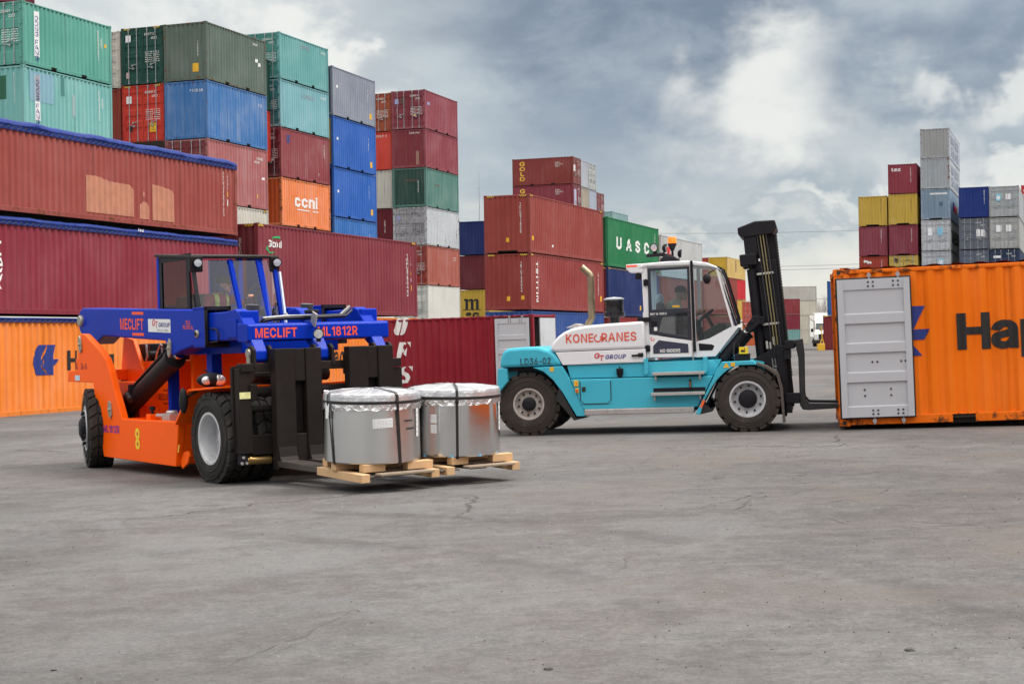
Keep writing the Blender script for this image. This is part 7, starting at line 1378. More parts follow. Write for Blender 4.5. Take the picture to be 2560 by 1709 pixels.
FOIL = foilmat(); STRAP = plain('black_steel_strap', (0.016, 0.014, 0.014), 0.42); LIDM = plain('dull_foil_lid', (0.62, 0.63, 0.65), 0.30, 0.75, var=0.2, scale=7, bump=0.008)
def coil(lx, ly, rad, z0, z1, label, mat, straps, stickers, turn, blue):
    t = M_.matrix_world.copy() @ Matrix.Rotation(R(2.4), 4, 'Y'); t.translation = in_truck(lx, ly, z0); H = z1 - z0
    c = empty('steel_coil', label, 'steel coil', 'wrapped steel coils on the forks', mat=t)
    MB().lathe([(0.001, 0.0), (rad - 0.01, 0.0), (rad, 0.012), (rad - 0.006, H * 0.5), (rad - 0.014, H - 0.09)], (0, 0, 0), 'z', 72).build('steel_wrapper', mat, c, smooth=40)
    r = random.Random(turn); n = 96; vs = []; fs = []
    prof = [(0.998, H - 0.180), (1.004, H - 0.09), (1.006, H - 0.03), (0.995, H - 0.004), (0.955, H + 0.006), (0.72, H + 0.024), (0.45, H + 0.036), (0.12, H + 0.040), (0.001, H + 0.040)]
    for i in range(n):
        a = 2 * math.pi * i / n
        for j, (q, z) in enumerate(prof):
            j1 = (0.005, 0.002, 0.0015, 0.002, 0.003, 0.006, 0.006, 0.003, 0)[j]
            jz = (0.012, 0.003, 0.002, 0.003, 0.003, 0.005, 0.005, 0.002, 0)[j]
            rr_ = q * rad + r.uniform(-1, 1) * j1 + (0.006 if j < 2 else 0); vs.append((rr_ * math.cos(a), rr_ * math.sin(a), z + r.uniform(-1, 1) * jz + 0.004 * math.sin(3 * a + turn) * (1 if j > 3 else 0)))
    k = len(prof)
    for i in range(n):
        for j in range(k - 1): fs.append((i * k + j, ((i + 1) % n) * k + j, ((i + 1) % n) * k + j + 1, i * k + j + 1))
    m = MB(); m.add(vs, fs); m.mi = [0 if (q % (k - 1)) < 1 else 1 for q in range(len(fs))]
    m.build('foil_cap', [FOIL, LIDM], c)
    m = MB(); m.lathe([(rad + 0.006, H - 0.112), (rad + 0.018, H - 0.109), (rad + 0.018, H - 0.078), (rad + 0.012, H - 0.075)], (0, 0, 0), 'z', 72); m.build('strap', STRAP, c, smooth=40)
    for a, lean in straps:
        pts = []; a = R(a); ln = R(lean)
        P = lambda rr_, an, z: Vector((rr_ * math.cos(an), rr_ * math.sin(an), z))
        path = [P(0.06, a, H + 0.048), P(rad * 0.72, a, H + 0.034), P(rad * 0.96, a, H + 0.016), P(rad + 0.010, a, H - 0.008), P(rad + 0.022, a, H - 0.09), P(rad + 0.008, a + ln * 0.25, H - 0.20), P(rad + 0.006, a + ln, 0.01), P(rad - 0.02, a + ln, -0.02)]
        m = MB(); vs = []; fs = []
        for i, p in enumerate(path):
            tg = Vector((-math.sin(a), math.cos(a), 0)) * 0.016; vs += [p - tg, p + tg]
        fs = [(2 * i, 2 * i + 1, 2 * i + 3, 2 * i + 2) for i in range(len(path) - 1)]
        m.add(vs, fs); o = m.build('strap', STRAP, c, normals=False); sm = o.modifiers.new('solid', 'SOLIDIFY'); sm.thickness = 0.003
    def curved(a0, a1, za, zb, off, name, mt, tilt=0.0):
        m = MB(); vs = []; fs = []; n_ = 10
        for i in range(n_ + 1):
            a = R(a0 + (a1 - a0) * i / n_); d = tilt * i / n_
            vs += [((rad + off) * math.cos(a), (rad + off) * math.sin(a), za + d), ((rad + off) * math.cos(a), (rad + off) * math.sin(a), zb + d)]
        fs = [(2 * i, 2 * i + 2, 2 * i + 3, 2 * i + 1) for i in range(n_)]
        m.add(vs, fs); return m.build(name, mt, c, normals=False)
    if blue: curved(-180, 180, 0.0, 0.035, 0.004, 'blue_film', plain('pale_blue_film', (0.16, 0.42, 0.62), 0.3)); 
    for a0, a1, za, zb, tilt in stickers:
        lb = curved(a0, a1, za, zb, 0.003, 'label', PAPER, tilt)
        r2 = random.Random(int(a0 * 10)); m = MB(); hh = zb - za
        for row in range(5):
            z = za + hh * (0.14 + 0.16 * row); a = a0 + 1
            while a < a1 - 1.5:
                w_ = r2.uniform(0.8, 2.5); b_ = min(a + w_, a1 - 0.8); q = rad + 0.0045
                m.quad((q * math.cos(R(a)), q * math.sin(R(a)), z), (q * math.cos(R(b_)), q * math.sin(R(b_)), z), (q * math.cos(R(b_)), q * math.sin(R(b_)), z + hh * 0.035), (q * math.cos(R(a)), q * math.sin(R(a)), z + hh * 0.035)); a = b_ + r2.uniform(0.6, 3.0)
        m.build('small_print', LETTER['g'], lb, normals=False)
    return c
CR = 0.553
c1 = coil(2.42, -0.372, CR, 0.335, 1.115, 'grey satin steel coil with white label, the nearer of the pair', ST1, [(-92, 10), (0, 4), (88, 0), (180, 0)], [(-29.5, -5.5, 0.40, 0.505, 0.012), (34, 40, 0.28, 0.62, 0.0)], 2, False)
m = MB(); m.quad((-0.06 * 0 - 0.07, -CR - 0.012, 0.72), (0.03, -CR - 0.02, 0.66), (0.02, -CR - 0.03, 0.50), (-0.06, -CR - 0.02, 0.50)); m.build('hanging_tag', PAPER, c1, normals=False)
m = MB()
for a0, zz in ((12, 0.46), (15, 0.37)):
    r2 = random.Random(a0); a = a0
    while a < a0 + 13: b_ = a + r2.uniform(0.6, 1.4); q = CR + 0.003; m.quad((q * math.cos(R(a)), q * math.sin(R(a)), zz), (q * math.cos(R(b_)), q * math.sin(R(b_)), zz), (q * math.cos(R(b_)), q * math.sin(R(b_)), zz + 0.022), (q * math.cos(R(a)), q * math.sin(R(a)), zz + 0.022)); a = b_ + 0.5
m.build('stencilled_marks', LETTER['k'], c1, normals=False)
c2 = coil(2.38, 0.775, CR, 0.335, 1.115, 'mirror bright steel coil with crinkled foil top, the farther of the pair', ST2, [(-29, 0), (100, 0), (-140, 0)], [(-62, -54, 0.28, 0.38, 0.0), (-62, -54, 0.40, 0.50, 0.0), (40, 46, 0.28, 0.66, 0.0)], 5, True)
TIM = plain('pale_sawn_timber', (0.56, 0.36, 0.19), 0.75, var=0.22, scale=5, dirt=0.25, dirtcol=(0.30, 0.17, 0.08)); TIM2 = plain('weathered_board', (0.26, 0.20, 0.145), 0.8, var=0.3, scale=6, dirt=0.5)
def pallet(lx, ly, z0, label, d):
    t = M_.matrix_world.copy() @ Matrix.Rotation(R(2.4), 4, 'Y'); t.translation = in_truck(lx, ly, z0)
    p = empty('coil_pallet', label, 'pallet', 'timber pallets under the coils', mat=t)
    for x, ya, yb in ((-0.42, -0.40, 0.44), (0.0, -0.52, 0.50), (0.40, -0.38, -0.10), (0.42, 0.18, 0.52)):
        MB().box(x - 0.055, x + 0.055, ya + d, yb, 0.100, 0.190).build('cross_beam', TIM, p, bevel=0.004, seg=1)
    for y, x0, x1 in ((-0.44, -0.44, 0.60), (0.46, -0.50, 0.62)):
        MB().box(x0, x1, y - 0.055, y + 0.055, 0.005, 0.098).build('runner', TIM, p, bevel=0.004, seg=1)
    for x in (0.24, 0.60):
        MB().box(x - 0.07, x + 0.07, -0.28 + d, 0.42, 0.074, 0.097).build('deck_board', TIM2, p, bevel=0.003, seg=1)
    return p
pallet(2.42, -0.372, 0.145, 'pale timber pallet under the grey satin coil', 0.0)
pallet(2.38, 0.775, 0.145, 'pale timber pallet under the mirror bright coil', 0.05)

# ---------------------------------------------------------------- drivers
def person(label, mat, P, shirt, trousers, skin, vest=None, cap=(0.02, 0.02, 0.03), brim_yaw=0.0, mode='cap'):
    """P: joint name -> local position. One continuous body grown from tapering limbs, remeshed into a single skin."""
    m = MB()
    def limb(pts, rs, n=12):
        m.tube(pts, rs, n)
        for p, r in zip(pts, rs): m.ball(p, r * 0.98, 10)
    v = {k: Vector(x) for k, x in P.items()}
    lerp = lambda a, b, t: v[a] + (v[b] - v[a]) * t
    limb([v['pelvis'], lerp('pelvis', 'chest', 0.45), v['chest'], lerp('chest', 'neck', 0.6)], [0.150, 0.135, 0.155, 0.095])
    m.ball(v['pelvis'], 0.16, 12, (0.9, 1.15, 0.8)); m.ball(v['chest'], 0.155, 12, (0.78, 1.22, 1.0))
    limb([lerp('chest', 'neck', 0.7), v['neck'], lerp('neck', 'head', 0.5)], [0.075, 0.055, 0.055])
    hd = v['head']; f = Vector((math.cos(brim_yaw), math.sin(brim_yaw), 0)); sd_ = Vector((-f.y, f.x, 0))
    m.ball(hd, 0.098, 16, (1.0, 0.86, 1.18)); m.ball(hd + f * 0.045 + Vector((0, 0, -0.065)), 0.062, 12, (1.0, 0.9, 0.95))
    m.ball(hd + f * 0.108 + Vector((0, 0, -0.022)), 0.017, 8, (1.2, 0.9, 1.5)); m.ball(hd + f * 0.092 + Vector((0, 0, 0.03)), 0.022, 8, (0.7, 2.2, 0.6)); m.ball(hd + f * 0.092 + Vector((0, 0, -0.082)), 0.016, 8, (1, 1.6, 0.7)); m.ball(hd + f * 0.085 + Vector((0, 0, -0.112)), 0.022, 8)
    for s in (-1, 1): m.ball(hd + sd_ * 0.086 * s + Vector((0, 0, -0.015)), 0.026, 8, (0.7, 0.45, 1.2))
    for s in ('l', 'r'):
        limb([v['sh' + s], lerp('sh' + s, 'el' + s, 0.5), v['el' + s]], [0.068, 0.056, 0.045]); limb([v['el' + s], lerp('el' + s, 'ha' + s, 0.4), v['ha' + s]], [0.045, 0.042, 0.030])
        limb([v['pelvis'] + Vector((0.03, 0.09 if s == 'l' else -0.09, -0.03)), v['kn' + s], v['fo' + s]], [0.098, 0.068, 0.048]); limb([v['fo' + s], v['fo' + s] + Vector((0.17, 0, -0.02))], [0.045, 0.035])
        # palm, four fingers of unequal length bent over what is held, and a thumb from the side of the palm
        a = (v['ha' + s] - v['el' + s]).normalized(); b = a.cross(Vector((0, 0, 1))).normalized(); u = b.cross(a); k = 1 if s == 'l' else -1
        pm = v['ha' + s] + a * 0.055; limb([v['ha' + s], pm], [0.030, 0.034])
        for i, ln in enumerate((0.062, 0.072, 0.068, 0.052)):
            o_ = pm + a * 0.03 + b * (0.033 - 0.022 * i)
            limb([o_, o_ + a * ln * 0.5, o_ + a * ln * 0.75 - u * ln * 0.4, o_ + a * ln * 0.5 - u * ln * 0.75], [0.012, 0.011, 0.010, 0.009], 6)
        limb([v['ha' + s] + a * 0.02 + b * 0.03 * k, pm + b * 0.055 * k - u * 0.015, pm + a * 0.03 + b * 0.05 * k - u * 0.04], [0.014, 0.012, 0.010], 6)
    tmp = m.build('tmp', shirt, None); md = tmp.modifiers.new('r', 'REMESH'); md.mode = 'VOXEL'; md.voxel_size = 0.0085
    s2 = tmp.modifiers.new('s', 'SMOOTH'); s2.iterations = 4; s2.factor = 0.5
    dg = bpy.context.evaluated_depsgraph_get(); dg.update(); me = bpy.data.meshes.new_from_object(tmp.evaluated_get(dg))
    old = tmp.data; bpy.data.objects.remove(tmp); bpy.data.meshes.remove(old)
    me.name = 'person'; me.materials.clear()
    for x in (shirt, trousers, skin, vest or shirt): me.materials.append(x)
    def seg(p, a, b):
        d = b - a; t = max(0, min(1, (p - a).dot(d) / max(1e-9, d.length_squared))); return (p - a - d * t).length
    for pl in me.polygons:
        c = pl.center; i = 0
        if c.z > v['neck'].z - 0.005 and (c - hd).length < 0.24: i = 2
        else:
            for s in ('l', 'r'):
                el = v['el' + s]; ha = v['ha' + s]
                if seg(c, el + (ha - el) * 0.02, ha + (ha - el).normalized() * 0.16) < 0.062: i = 2
                if seg(c, v['pelvis'] + Vector((0.08, 0.09 if s == 'l' else -0.09, -0.04)), v['kn' + s]) < 0.11 or seg(c, v['kn' + s], v['fo' + s]) < 0.10: i = 1
            if i == 0 and vest and (0.055 < abs(c.y - v['chest'].y) < 0.105) and (c - v['chest']).length < 0.36: i = 3
        pl.material_index = i; pl.use_smooth = True
    o = bpy.data.objects.new('person', me); COL.objects.link(o); o.matrix_world = mat; tag(o, label, 'person')
    h = MB(); h.T = Matrix.Translation(hd) @ Matrix.Rotation(brim_yaw, 4, 'Z')
    h.lathe([(0.103, 0.015), (0.106, 0.05), (0.096, 0.09), (0.070, 0.118), (0.03, 0.130), (0.001, 0.132)], (-0.004, 0, 0), 'z', 20)
    vs = []; n = 10
    for i in range(n + 1):
        a = R(-62 + 124 * i / n); vs += [(0.098 * math.cos(a), 0.094 * math.sin(a), 0.035), (0.098 * math.cos(a) + 0.085 * max(0.15, math.cos(a * 1.35)), 0.094 * math.sin(a), 0.020)]
    h.add(vs, [(2 * i, 2 * i + 1, 2 * i + 3, 2 * i + 2) for i in range(n)])
    h.build('cap', plain('cap_cloth_' + str(len(label)), cap, 0.85), o, smooth=50)
    if mode == 'hood':
        g = MB(); g.T = Matrix.Translation(hd); g.lathe([(0.108, -0.09), (0.115, -0.02), (0.112, 0.05), (0.09, 0.10), (0.04, 0.125), (0.001, 0.13)], (-0.035, 0, 0), 'z', 18); g.build('hood', plain('grey_blue_hood', (0.05, 0.085, 0.16), 0.85), o, smooth=50)
    e = MB()
    for s in (-1, 1): e.ball(hd + f * 0.088 + sd_ * 0.034 * s + Vector((0, 0, 0.008)), 0.009, 8)
    e.build('eyes', BLACK, o, smooth=60)
    return o
SKIN = plain('skin', (0.42, 0.21, 0.13), 0.5, var=0.08)
mk = M_.matrix_world @ Matrix.Translation((-2.22, -0.08, 2.02))
person('seated driver in maroon shirt, lime striped vest and dark cap, gripping a steering wheel', mk,
       dict(pelvis=(-0.10, 0, 0.10), chest=(0.0, 0, 0.30), neck=(0.05, 0, 0.42), head=(0.10, 0.02, 0.545), shl=(0.0, 0.18, 0.34), shr=(0.0, -0.18, 0.34), ell=(0.20, 0.36, 0.22), hal=(0.42, 0.27, 0.33), elr=(0.12, -0.26, 0.12), har=(0.32, -0.12, 0.10), knl=(0.38, 0.14, 0.10), knr=(0.38, -0.14, 0.10), fol=(0.42, 0.14, -0.05), **{'for': (0.42, -0.14, -0.05)}),
       plain('maroon_shirt', (0.24, 0.018, 0.03), 0.85), plain('dark_trousers', (0.02, 0.022, 0.03), 0.9), SKIN, plain('lime_vest', (0.45, 0.62, 0.12), 0.6), (0.022, 0.024, 0.03), R(40), 'hood')
mk = K.matrix_world @ Matrix.Translation((-1.22, -0.25, 1.82))
person('seated driver in beige shirt and dark peaked cap, looking ahead towards the mast', mk,
       dict(pelvis=(-0.10, 0, 0.02), chest=(-0.04, 0, 0.30), neck=(0.03, 0, 0.44), head=(0.09, 0, 0.56), shl=(-0.03, 0.19, 0.36), shr=(-0.03, -0.19, 0.36), ell=(0.16, 0.22, 0.15), hal=(0.40, 0.12, 0.20), elr=(0.14, -0.22, 0.13), har=(0.38, -0.12, 0.22), knl=(0.36, 0.14, 0.02), knr=(0.36, -0.14, 0.02), fol=(0.46, 0.14, -0.38), **{'for': (0.46, -0.14, -0.38)}),
       plain('beige_shirt', (0.42, 0.36, 0.26), 0.85), plain('dark_trousers', (0.02, 0.022, 0.03), 0.9), plain('skin_pale', (0.46, 0.26, 0.18), 0.5, var=0.08), None, (0.018, 0.024, 0.05), 0.0)

# ---------------------------------------------------------------- yard surface
def gz(x, y):
    s = max(0.0, min(1.0, (y - 150) / 110.0)); s = s * s * (3 - 2 * s)
    return 0.018 * max(-34.0, min(27.0, x)) * (1 - s) + 0.22 * s
def asphalt():
    m, nt, b = principled('worn_asphalt'); tc = nd(nt, 'ShaderNodeTexCoord'); v = tc.outputs['Object']
    big = noise(nt, v, 0.16, 5, 0.6, 0.6); mid = noise(nt, v, 0.85, 8, 0.66, 0.5); fine = noise(nt, v, 38.0, 4, 0.7); grit = noise(nt, v, 110.0, 2, 0.6); blot = noise(nt, v, 4.2, 7, 0.70, 0.4)
    c = mixc(nt, smooth(nt, big, 0.34, 0.66), (0.112, 0.109, 0.110), (0.180, 0.179, 0.178))
    c = mixc(nt, mth(nt, 'MULTIPLY', smooth(nt, mid, 0.46, 0.66), 0.62), c, (0.098, 0.092, 0.092))
    c = mixc(nt, mth(nt, 'MULTIPLY', smooth(nt, blot, 0.44, 0.66), 0.42), c, (0.235, 0.228, 0.220))
    c = mixc(nt, mth(nt, 'MULTIPLY', smooth(nt, blot, 0.52, 0.34), 0.45), c, (0.082, 0.077, 0.077))
    st = nd(nt, 'ShaderNodeMapping'); st.inputs['Rotation'].default_value = (0, 0, R(24)); st.inputs['Scale'].default_value = (0.22, 1.5, 1); lk(nt, v, st.inputs[0])
    tr = noise(nt, st.outputs[0], 0.8, 5, 0.6, 0.3)
    c = mixc(nt, mth(nt, 'MULTIPLY', smooth(nt, tr, 0.50, 0.66), 0.35), c, (0.092, 0.088, 0.090))
    c = mixc(nt, mth(nt, 'MULTIPLY', smooth(nt, noise(nt, st.outputs[0], 2.3, 5, 0.6), 0.55, 0.70), 0.30), c, (0.245, 0.243, 0.240))
    hue = noise(nt, v, 0.42, 6, 0.62, 0.8)
    c = mixc(nt, mth(nt, 'MULTIPLY', smooth(nt, hue, 0.50, 0.60), 0.55), c, (0.190, 0.192, 0.195))
    c = mixc(nt, mth(nt, 'MULTIPLY', smooth(nt, noise(nt, v, 0.55, 7, 0.66, 0.9), 0.54, 0.62), 0.55), c, (0.118, 0.104, 0.098))
    # brown dust, heavier on one side
    sp = nd(nt, 'ShaderNodeSeparateXYZ'); lk(nt, v, sp.inputs[0])
    dust = mth(nt, 'MULTIPLY', smooth(nt, noise(nt, v, 0.9, 7, 0.66, 0.5), 0.52, 0.70), mth(nt, 'ADD', 0.22, mth(nt, 'MULTIPLY', smooth(nt, sp.outputs[0], -1.0, 5.0), 0.35)))
    c = mixc(nt, dust, c, (0.180, 0.155, 0.136))
    oil = smooth(nt, noise(nt, v, 0.62, 3, 0.5, 0.2), 0.70, 0.80)
    c = mixc(nt, mth(nt, 'MULTIPLY', oil, 0.45), c, (0.075, 0.070, 0.070))
    # aggregate
    c = mixc(nt, mth(nt, 'MULTIPLY', smooth(nt, fine, 0.66, 0.36), 0.75), c, mixc(nt, 0.55, c, (0.075, 0.070, 0.068)))
    c = mixc(nt, mth(nt, 'MULTIPLY', smooth(nt, noise(nt, v, 21.0, 6, 0.72), 0.42, 0.66), 0.40), c, mixc(nt, 0.5, c, (0.30, 0.292, 0.285)))
    c = mixc(nt, mth(nt, 'MULTIPLY', smooth(nt, noise(nt, v, 55.0, 3, 0.6), 0.63, 0.72), 0.55), c, (0.34, 0.32, 0.30))
    c = mixc(nt, mth(nt, 'MULTIPLY', smooth(nt, noise(nt, v, 42.0, 4, 0.65), 0.66, 0.72), 0.8), c, (0.045, 0.042, 0.041))
    # a few wandering cracks
    wv = nd(nt, 'ShaderNodeVectorMath', operation='ADD'); wc = noise(nt, v, 1.6, 5, 0.65, col=True); sc = nd(nt, 'ShaderNodeVectorMath', operation='SCALE'); lk(nt, wc, sc.inputs[0]); sc.inputs[3].default_value = 0.75; lk(nt, v, wv.inputs[0]); lk(nt, sc.outputs[0], wv.inputs[1])
    vo = nd(nt, 'ShaderNodeTexVoronoi', feature='DISTANCE_TO_EDGE'); vo.inputs['Scale'].default_value = 0.16; lk(nt, wv.outputs[0], vo.inputs['Vector'])
    mk_ = smooth(nt, noise(nt, v, 0.23, 3, 0.5), 0.48, 0.58)
    ck = mth(nt, 'MULTIPLY', smooth(nt, vo.outputs['Distance'], 0.0042, 0.0016), mk_)
    vo2 = nd(nt, 'ShaderNodeTexVoronoi', feature='DISTANCE_TO_EDGE'); vo2.inputs['Scale'].default_value = 0.75; lk(nt, wv.outputs[0], vo2.inputs['Vector'])
    ck2 = mth(nt, 'MULTIPLY', smooth(nt, vo2.outputs['Distance'], 0.010, 0.003), smooth(nt, noise(nt, v, 0.30, 3, 0.55), 0.60, 0.66))
    cr_ = mth(nt, 'MAXIMUM', ck, mth(nt, 'MULTIPLY', ck2, 0.7))
    c = mixc(nt, mth(nt, 'MULTIPLY', cr_, 0.75), c, (0.055, 0.046, 0.042))
    lg = mth(nt, 'ADD', 0.67, mth(nt, 'MULTIPLY', smooth(nt, noise(nt, v, 0.12, 4, 0.55, 0.5), 0.36, 0.62), 0.26))
    gs = nd(nt, 'ShaderNodeVectorMath', operation='SCALE'); lk(nt, c, gs.inputs[0]); lk(nt, lg, gs.inputs[3]); c = gs.outputs[0]
    br = mth(nt, 'MULTIPLY', smooth(nt, noise(nt, v, 0.27, 6, 0.62, 0.7), 0.46, 0.60), mth(nt, 'ADD', 0.15, mth(nt, 'MULTIPLY', smooth(nt, sp.outputs[0], -1.5, 2.5), 0.45)))
    c = mixc(nt, br, c, mixc(nt, fine, (0.095, 0.080, 0.073), (0.175, 0.155, 0.142)))
    # broad dark tyre sweeps of vehicles turning in the yard
    for (ax, ay, rad_, wd_, k_) in ((-6.5, 8.0, 7.6, 0.16, 0.30), (-6.5, 8.0, 9.3, 0.16, 0.26), (9.0, 26.0, 11.0, 0.18, 0.22), (9.0, 26.0, 12.9, 0.18, 0.20)):
        ux = mth(nt, 'SUBTRACT', sp.outputs[0], ax); uy = mth(nt, 'SUBTRACT', sp.outputs[1], ay)
        dd = mth(nt, 'ABSOLUTE', mth(nt, 'SUBTRACT', mth(nt, 'ADD', mth(nt, 'SQRT', mth(nt, 'ADD', mth(nt, 'MULTIPLY', ux, ux), mth(nt, 'MULTIPLY', uy, uy))), mth(nt, 'MULTIPLY', mth(nt, 'SUBTRACT', big, 0.5), 1.2)), rad_))
        tm_ = mth(nt, 'MULTIPLY', smooth(nt, dd, wd_ * 1.5, wd_ * 0.5), mth(nt, 'MULTIPLY', smooth(nt, mid, 0.38, 0.58), k_))
        c = mixc(nt, tm_, c, (0.055, 0.051, 0.051))
    lk(nt, c, b.inputs['Base Color']); b.inputs['Roughness'].default_value = 0.86; b.inputs['Specular IOR Level'].default_value = 0.25
    bn = nd(nt, 'ShaderNodeBump'); bn.inputs['Distance'].default_value = 0.014; bn.inputs['Strength'].default_value = 0.9
    hgt = mth(nt, 'SUBTRACT', mth(nt, 'ADD', fine, mth(nt, 'MULTIPLY', mid, 2.0)), mth(nt, 'MULTIPLY', cr_, 1.5))
    lk(nt, hgt, bn.inputs['Height']); lk(nt, bn.outputs[0], b.inputs['Normal'])
    return m
xs = [-3000, -900, -300, -120, -60] + list(range(-34, 36, 2)) + [27] + [50, 90, 200, 600, 3000]; xs = sorted(set(xs))
ys = [-60, -20, -5] + list(range(0, 80, 2)) + list(range(80, 300, 6)) + [340, 500, 900, 2000, 5000]
vs = [(x, y, gz(x, y)) for y in ys for x in xs]; nx = len(xs)
g = MB(); g.add(vs, [(j * nx + i, j * nx + i + 1, (j + 1) * nx + i + 1, (j + 1) * nx + i) for j in range(len(ys) - 1) for i in range(nx - 1)])
tag(g.build('ground', asphalt(), None, normals=False, smooth=80), kind='structure')
def crack(pts, w, sd):
    r = random.Random(sd); P = []
    for (x0, y0), (x1, y1) in zip(pts, pts[1:]):
        n = max(3, int(math.hypot(x1 - x0, y1 - y0) / 0.07))
        for i in range(n): t = i / n; P.append((x0 + (x1 - x0) * t, y0 + (y1 - y0) * t))
    P.append(pts[-1]); m = MB(); vs = []; n = len(P); jx = jy = 0
    for i, (x, y) in enumerate(P):
        jx = jx * 0.8 + r.uniform(-1, 1) * 0.026; jy = jy * 0.8 + r.uniform(-1, 1) * 0.026
        d = Vector((P[min(i + 1, n - 1)][0] - P[max(i - 1, 0)][0], P[min(i + 1, n - 1)][1] - P[max(i - 1, 0)][1])).normalized()
        k = 0.55 * w * r.uniform(0.12, 1.0) * min(1, 3.5 * min(i + 0.3, n - i - 0.3) / n); X = x + jx; Y = y + jy
        vs += [(X - d.y * k, Y + d.x * k, gz(X, Y) + 0.004), (X + d.y * k, Y - d.x * k, gz(X, Y) + 0.004)]
    m.add(vs, [(2 * i, 2 * i + 1, 2 * i + 3, 2 * i + 2) for i in range(n - 1)])
    tag(m.build('ground_crack', plain('crack_dirt', (0.078, 0.068, 0.064), 0.95, var=0.4, scale=20), None, normals=False), kind='structure')
for i, (pts, w) in enumerate((
    ([(-1.6, 8.22), (-1.41, 8.72), (-1.23, 9.37), (-1.08, 9.88), (-0.94, 10.34)], 0.006), ([(-1.28, 8.75), (-1.14, 9.22), (-1.04, 9.44)], 0.005),
    ([(1.65, 15.17), (1.96, 15.74), (2.14, 15.92), (2.34, 16.3), (2.53, 16.62), (2.71, 16.91)], 0.016), ([(1.65, 15.1), (1.66, 14.86), (1.74, 14.67)], 0.010),
    ([(3.41, 13.91), (3.52, 13.63), (3.71, 13.46), (3.89, 13.2), (4.11, 13.31)], 0.013), ([(1.25, 19.23), (1.63, 20.88), (2.09, 22.74)], 0.010),
    ([(2.04, 15.05), (2.22, 15.66), (2.37, 16.12)], 0.014), ([(2.75, 15.34), (3.05, 15.5), (3.28, 15.7), (3.35, 15.29)], 0.014),
    ([(3.99, 22.82), (4.26, 22.19), (4.69, 22.65), (4.89, 22.05)], 0.018), ([(2.71, 14.37), (2.82, 13.65), (3.09, 13.66)], 0.012),
    ([(3.09, 20.93), (3.51, 21.02), (4.08, 21.81)], 0.018), ([(4.34, 14.82), (4.3, 14.21), (4.49, 14.29)], 0.012),
    ([(2.4, 16.1), (2.9, 16.4), (3.3, 17.2)], 0.013), ([(3.0, 16.0), (3.6, 16.1), (4.0, 16.9)], 0.012), ([(3.3, 15.2), (3.8, 15.0), (4.3, 15.5)], 0.012), ([(3.35, 18.6), (3.9, 18.4), (4.5, 19.0)], 0.013),
    ([(0.4, 11.0), (0.75, 11.5), (0.95, 12.4)], 0.006), ([(-3.3, 14.2), (-2.6, 14.6), (-1.9, 15.6)], 0.010), ([(0.2, 15.2), (0.9, 15.4), (1.5, 15.1)], 0.009))): crack(pts, w, i)
r = random.Random(11); st = MB()
for i in range(5200):
    y = 8.0 + 16 * r.random() ** 1.6; x = r.uniform(-0.34, 0.36) * y
    if r.random() > 0.25 + 0.75 * max(0, min(1, (x / y + 0.15) * 2.5)): continue
    q = r.choice((0.0018, 0.002, 0.0025, 0.003, 0.004, 0.006)) * (1 + 0.05 * max(0, y - 10)) * r.uniform(0.7, 1.3); z = gz(x, y)
    k = [Vector((r.uniform(-1, 1), r.uniform(-1, 1), r.uniform(-0.2, 0.9))).normalized() * q * r.uniform(0.7, 1.2) for _ in range(6)]
    st.cur = r.choice((0, 0, 1, 2)); b0 = [(x + q * math.cos(t), y + q * math.sin(t), z - 0.001) for t in (0.3, 1.6, 2.7, 4.0, 5.3)]; b1 = [(x + q * 0.6 * math.cos(t + 0.3) * r.uniform(0.6, 1.1), y + q * 0.6 * math.sin(t + 0.3), z + q * r.uniform(0.6, 1.0)) for t in (0.3, 1.6, 2.7, 4.0, 5.3)]
    st.add(b0 + b1, [(a, (a + 1) % 5, 5 + (a + 1) % 5, 5 + a) for a in range(5)] + [(9, 8, 7, 6, 5)])
o = st.build('gravel', [plain('dark_stone', (0.06, 0.055, 0.05), 0.8), plain('grey_stone', (0.18, 0.17, 0.16), 0.8), plain('pale_stone', (0.30, 0.28, 0.25), 0.8)], None)
tag(o, 'loose grit and small stones scattered over the asphalt', 'gravel', kind='stuff')
def clod(px, py, w, d, h, lb):
    m = MB(); n = 14; rr_ = random.Random(int(px * 100)); top = []; bot = []
    for i in range(n):
        t = 2 * math.pi * i / n; k = rr_.uniform(0.75, 1.15); bot.append((px + w * k * math.cos(t), py + d * k * math.sin(t), gz(px, py) - 0.004)); top.append((px + w * k * 0.7 * math.cos(t), py + d * k * 0.7 * math.sin(t), gz(px, py) + h * rr_.uniform(0.6, 1.2)))
    m.add(bot + top + [(px, py, gz(px, py) + h * 1.2)], [(i, (i + 1) % n, n + (i + 1) % n, n + i) for i in range(n)] + [(n + i, n + (i + 1) % n, 2 * n) for i in range(n)])
    tag(m.build('dirt_clod', plain('black_tar_lump', (0.016, 0.015, 0.014), 0.7), None), lb, 'debris', 'dark lumps lying on the asphalt')
clod(2.01, 8.27, 0.034, 0.045, 0.008, 'flat black lump on the asphalt in the right foreground')
clod(0.16, 8.09, 0.030, 0.04, 0.007, 'flat black lump on the asphalt near the bottom edge, middle')
clod(-2.43, 8.48, 0.020, 0.014, 0.006, 'thin dark scrap on the asphalt at the bottom left')

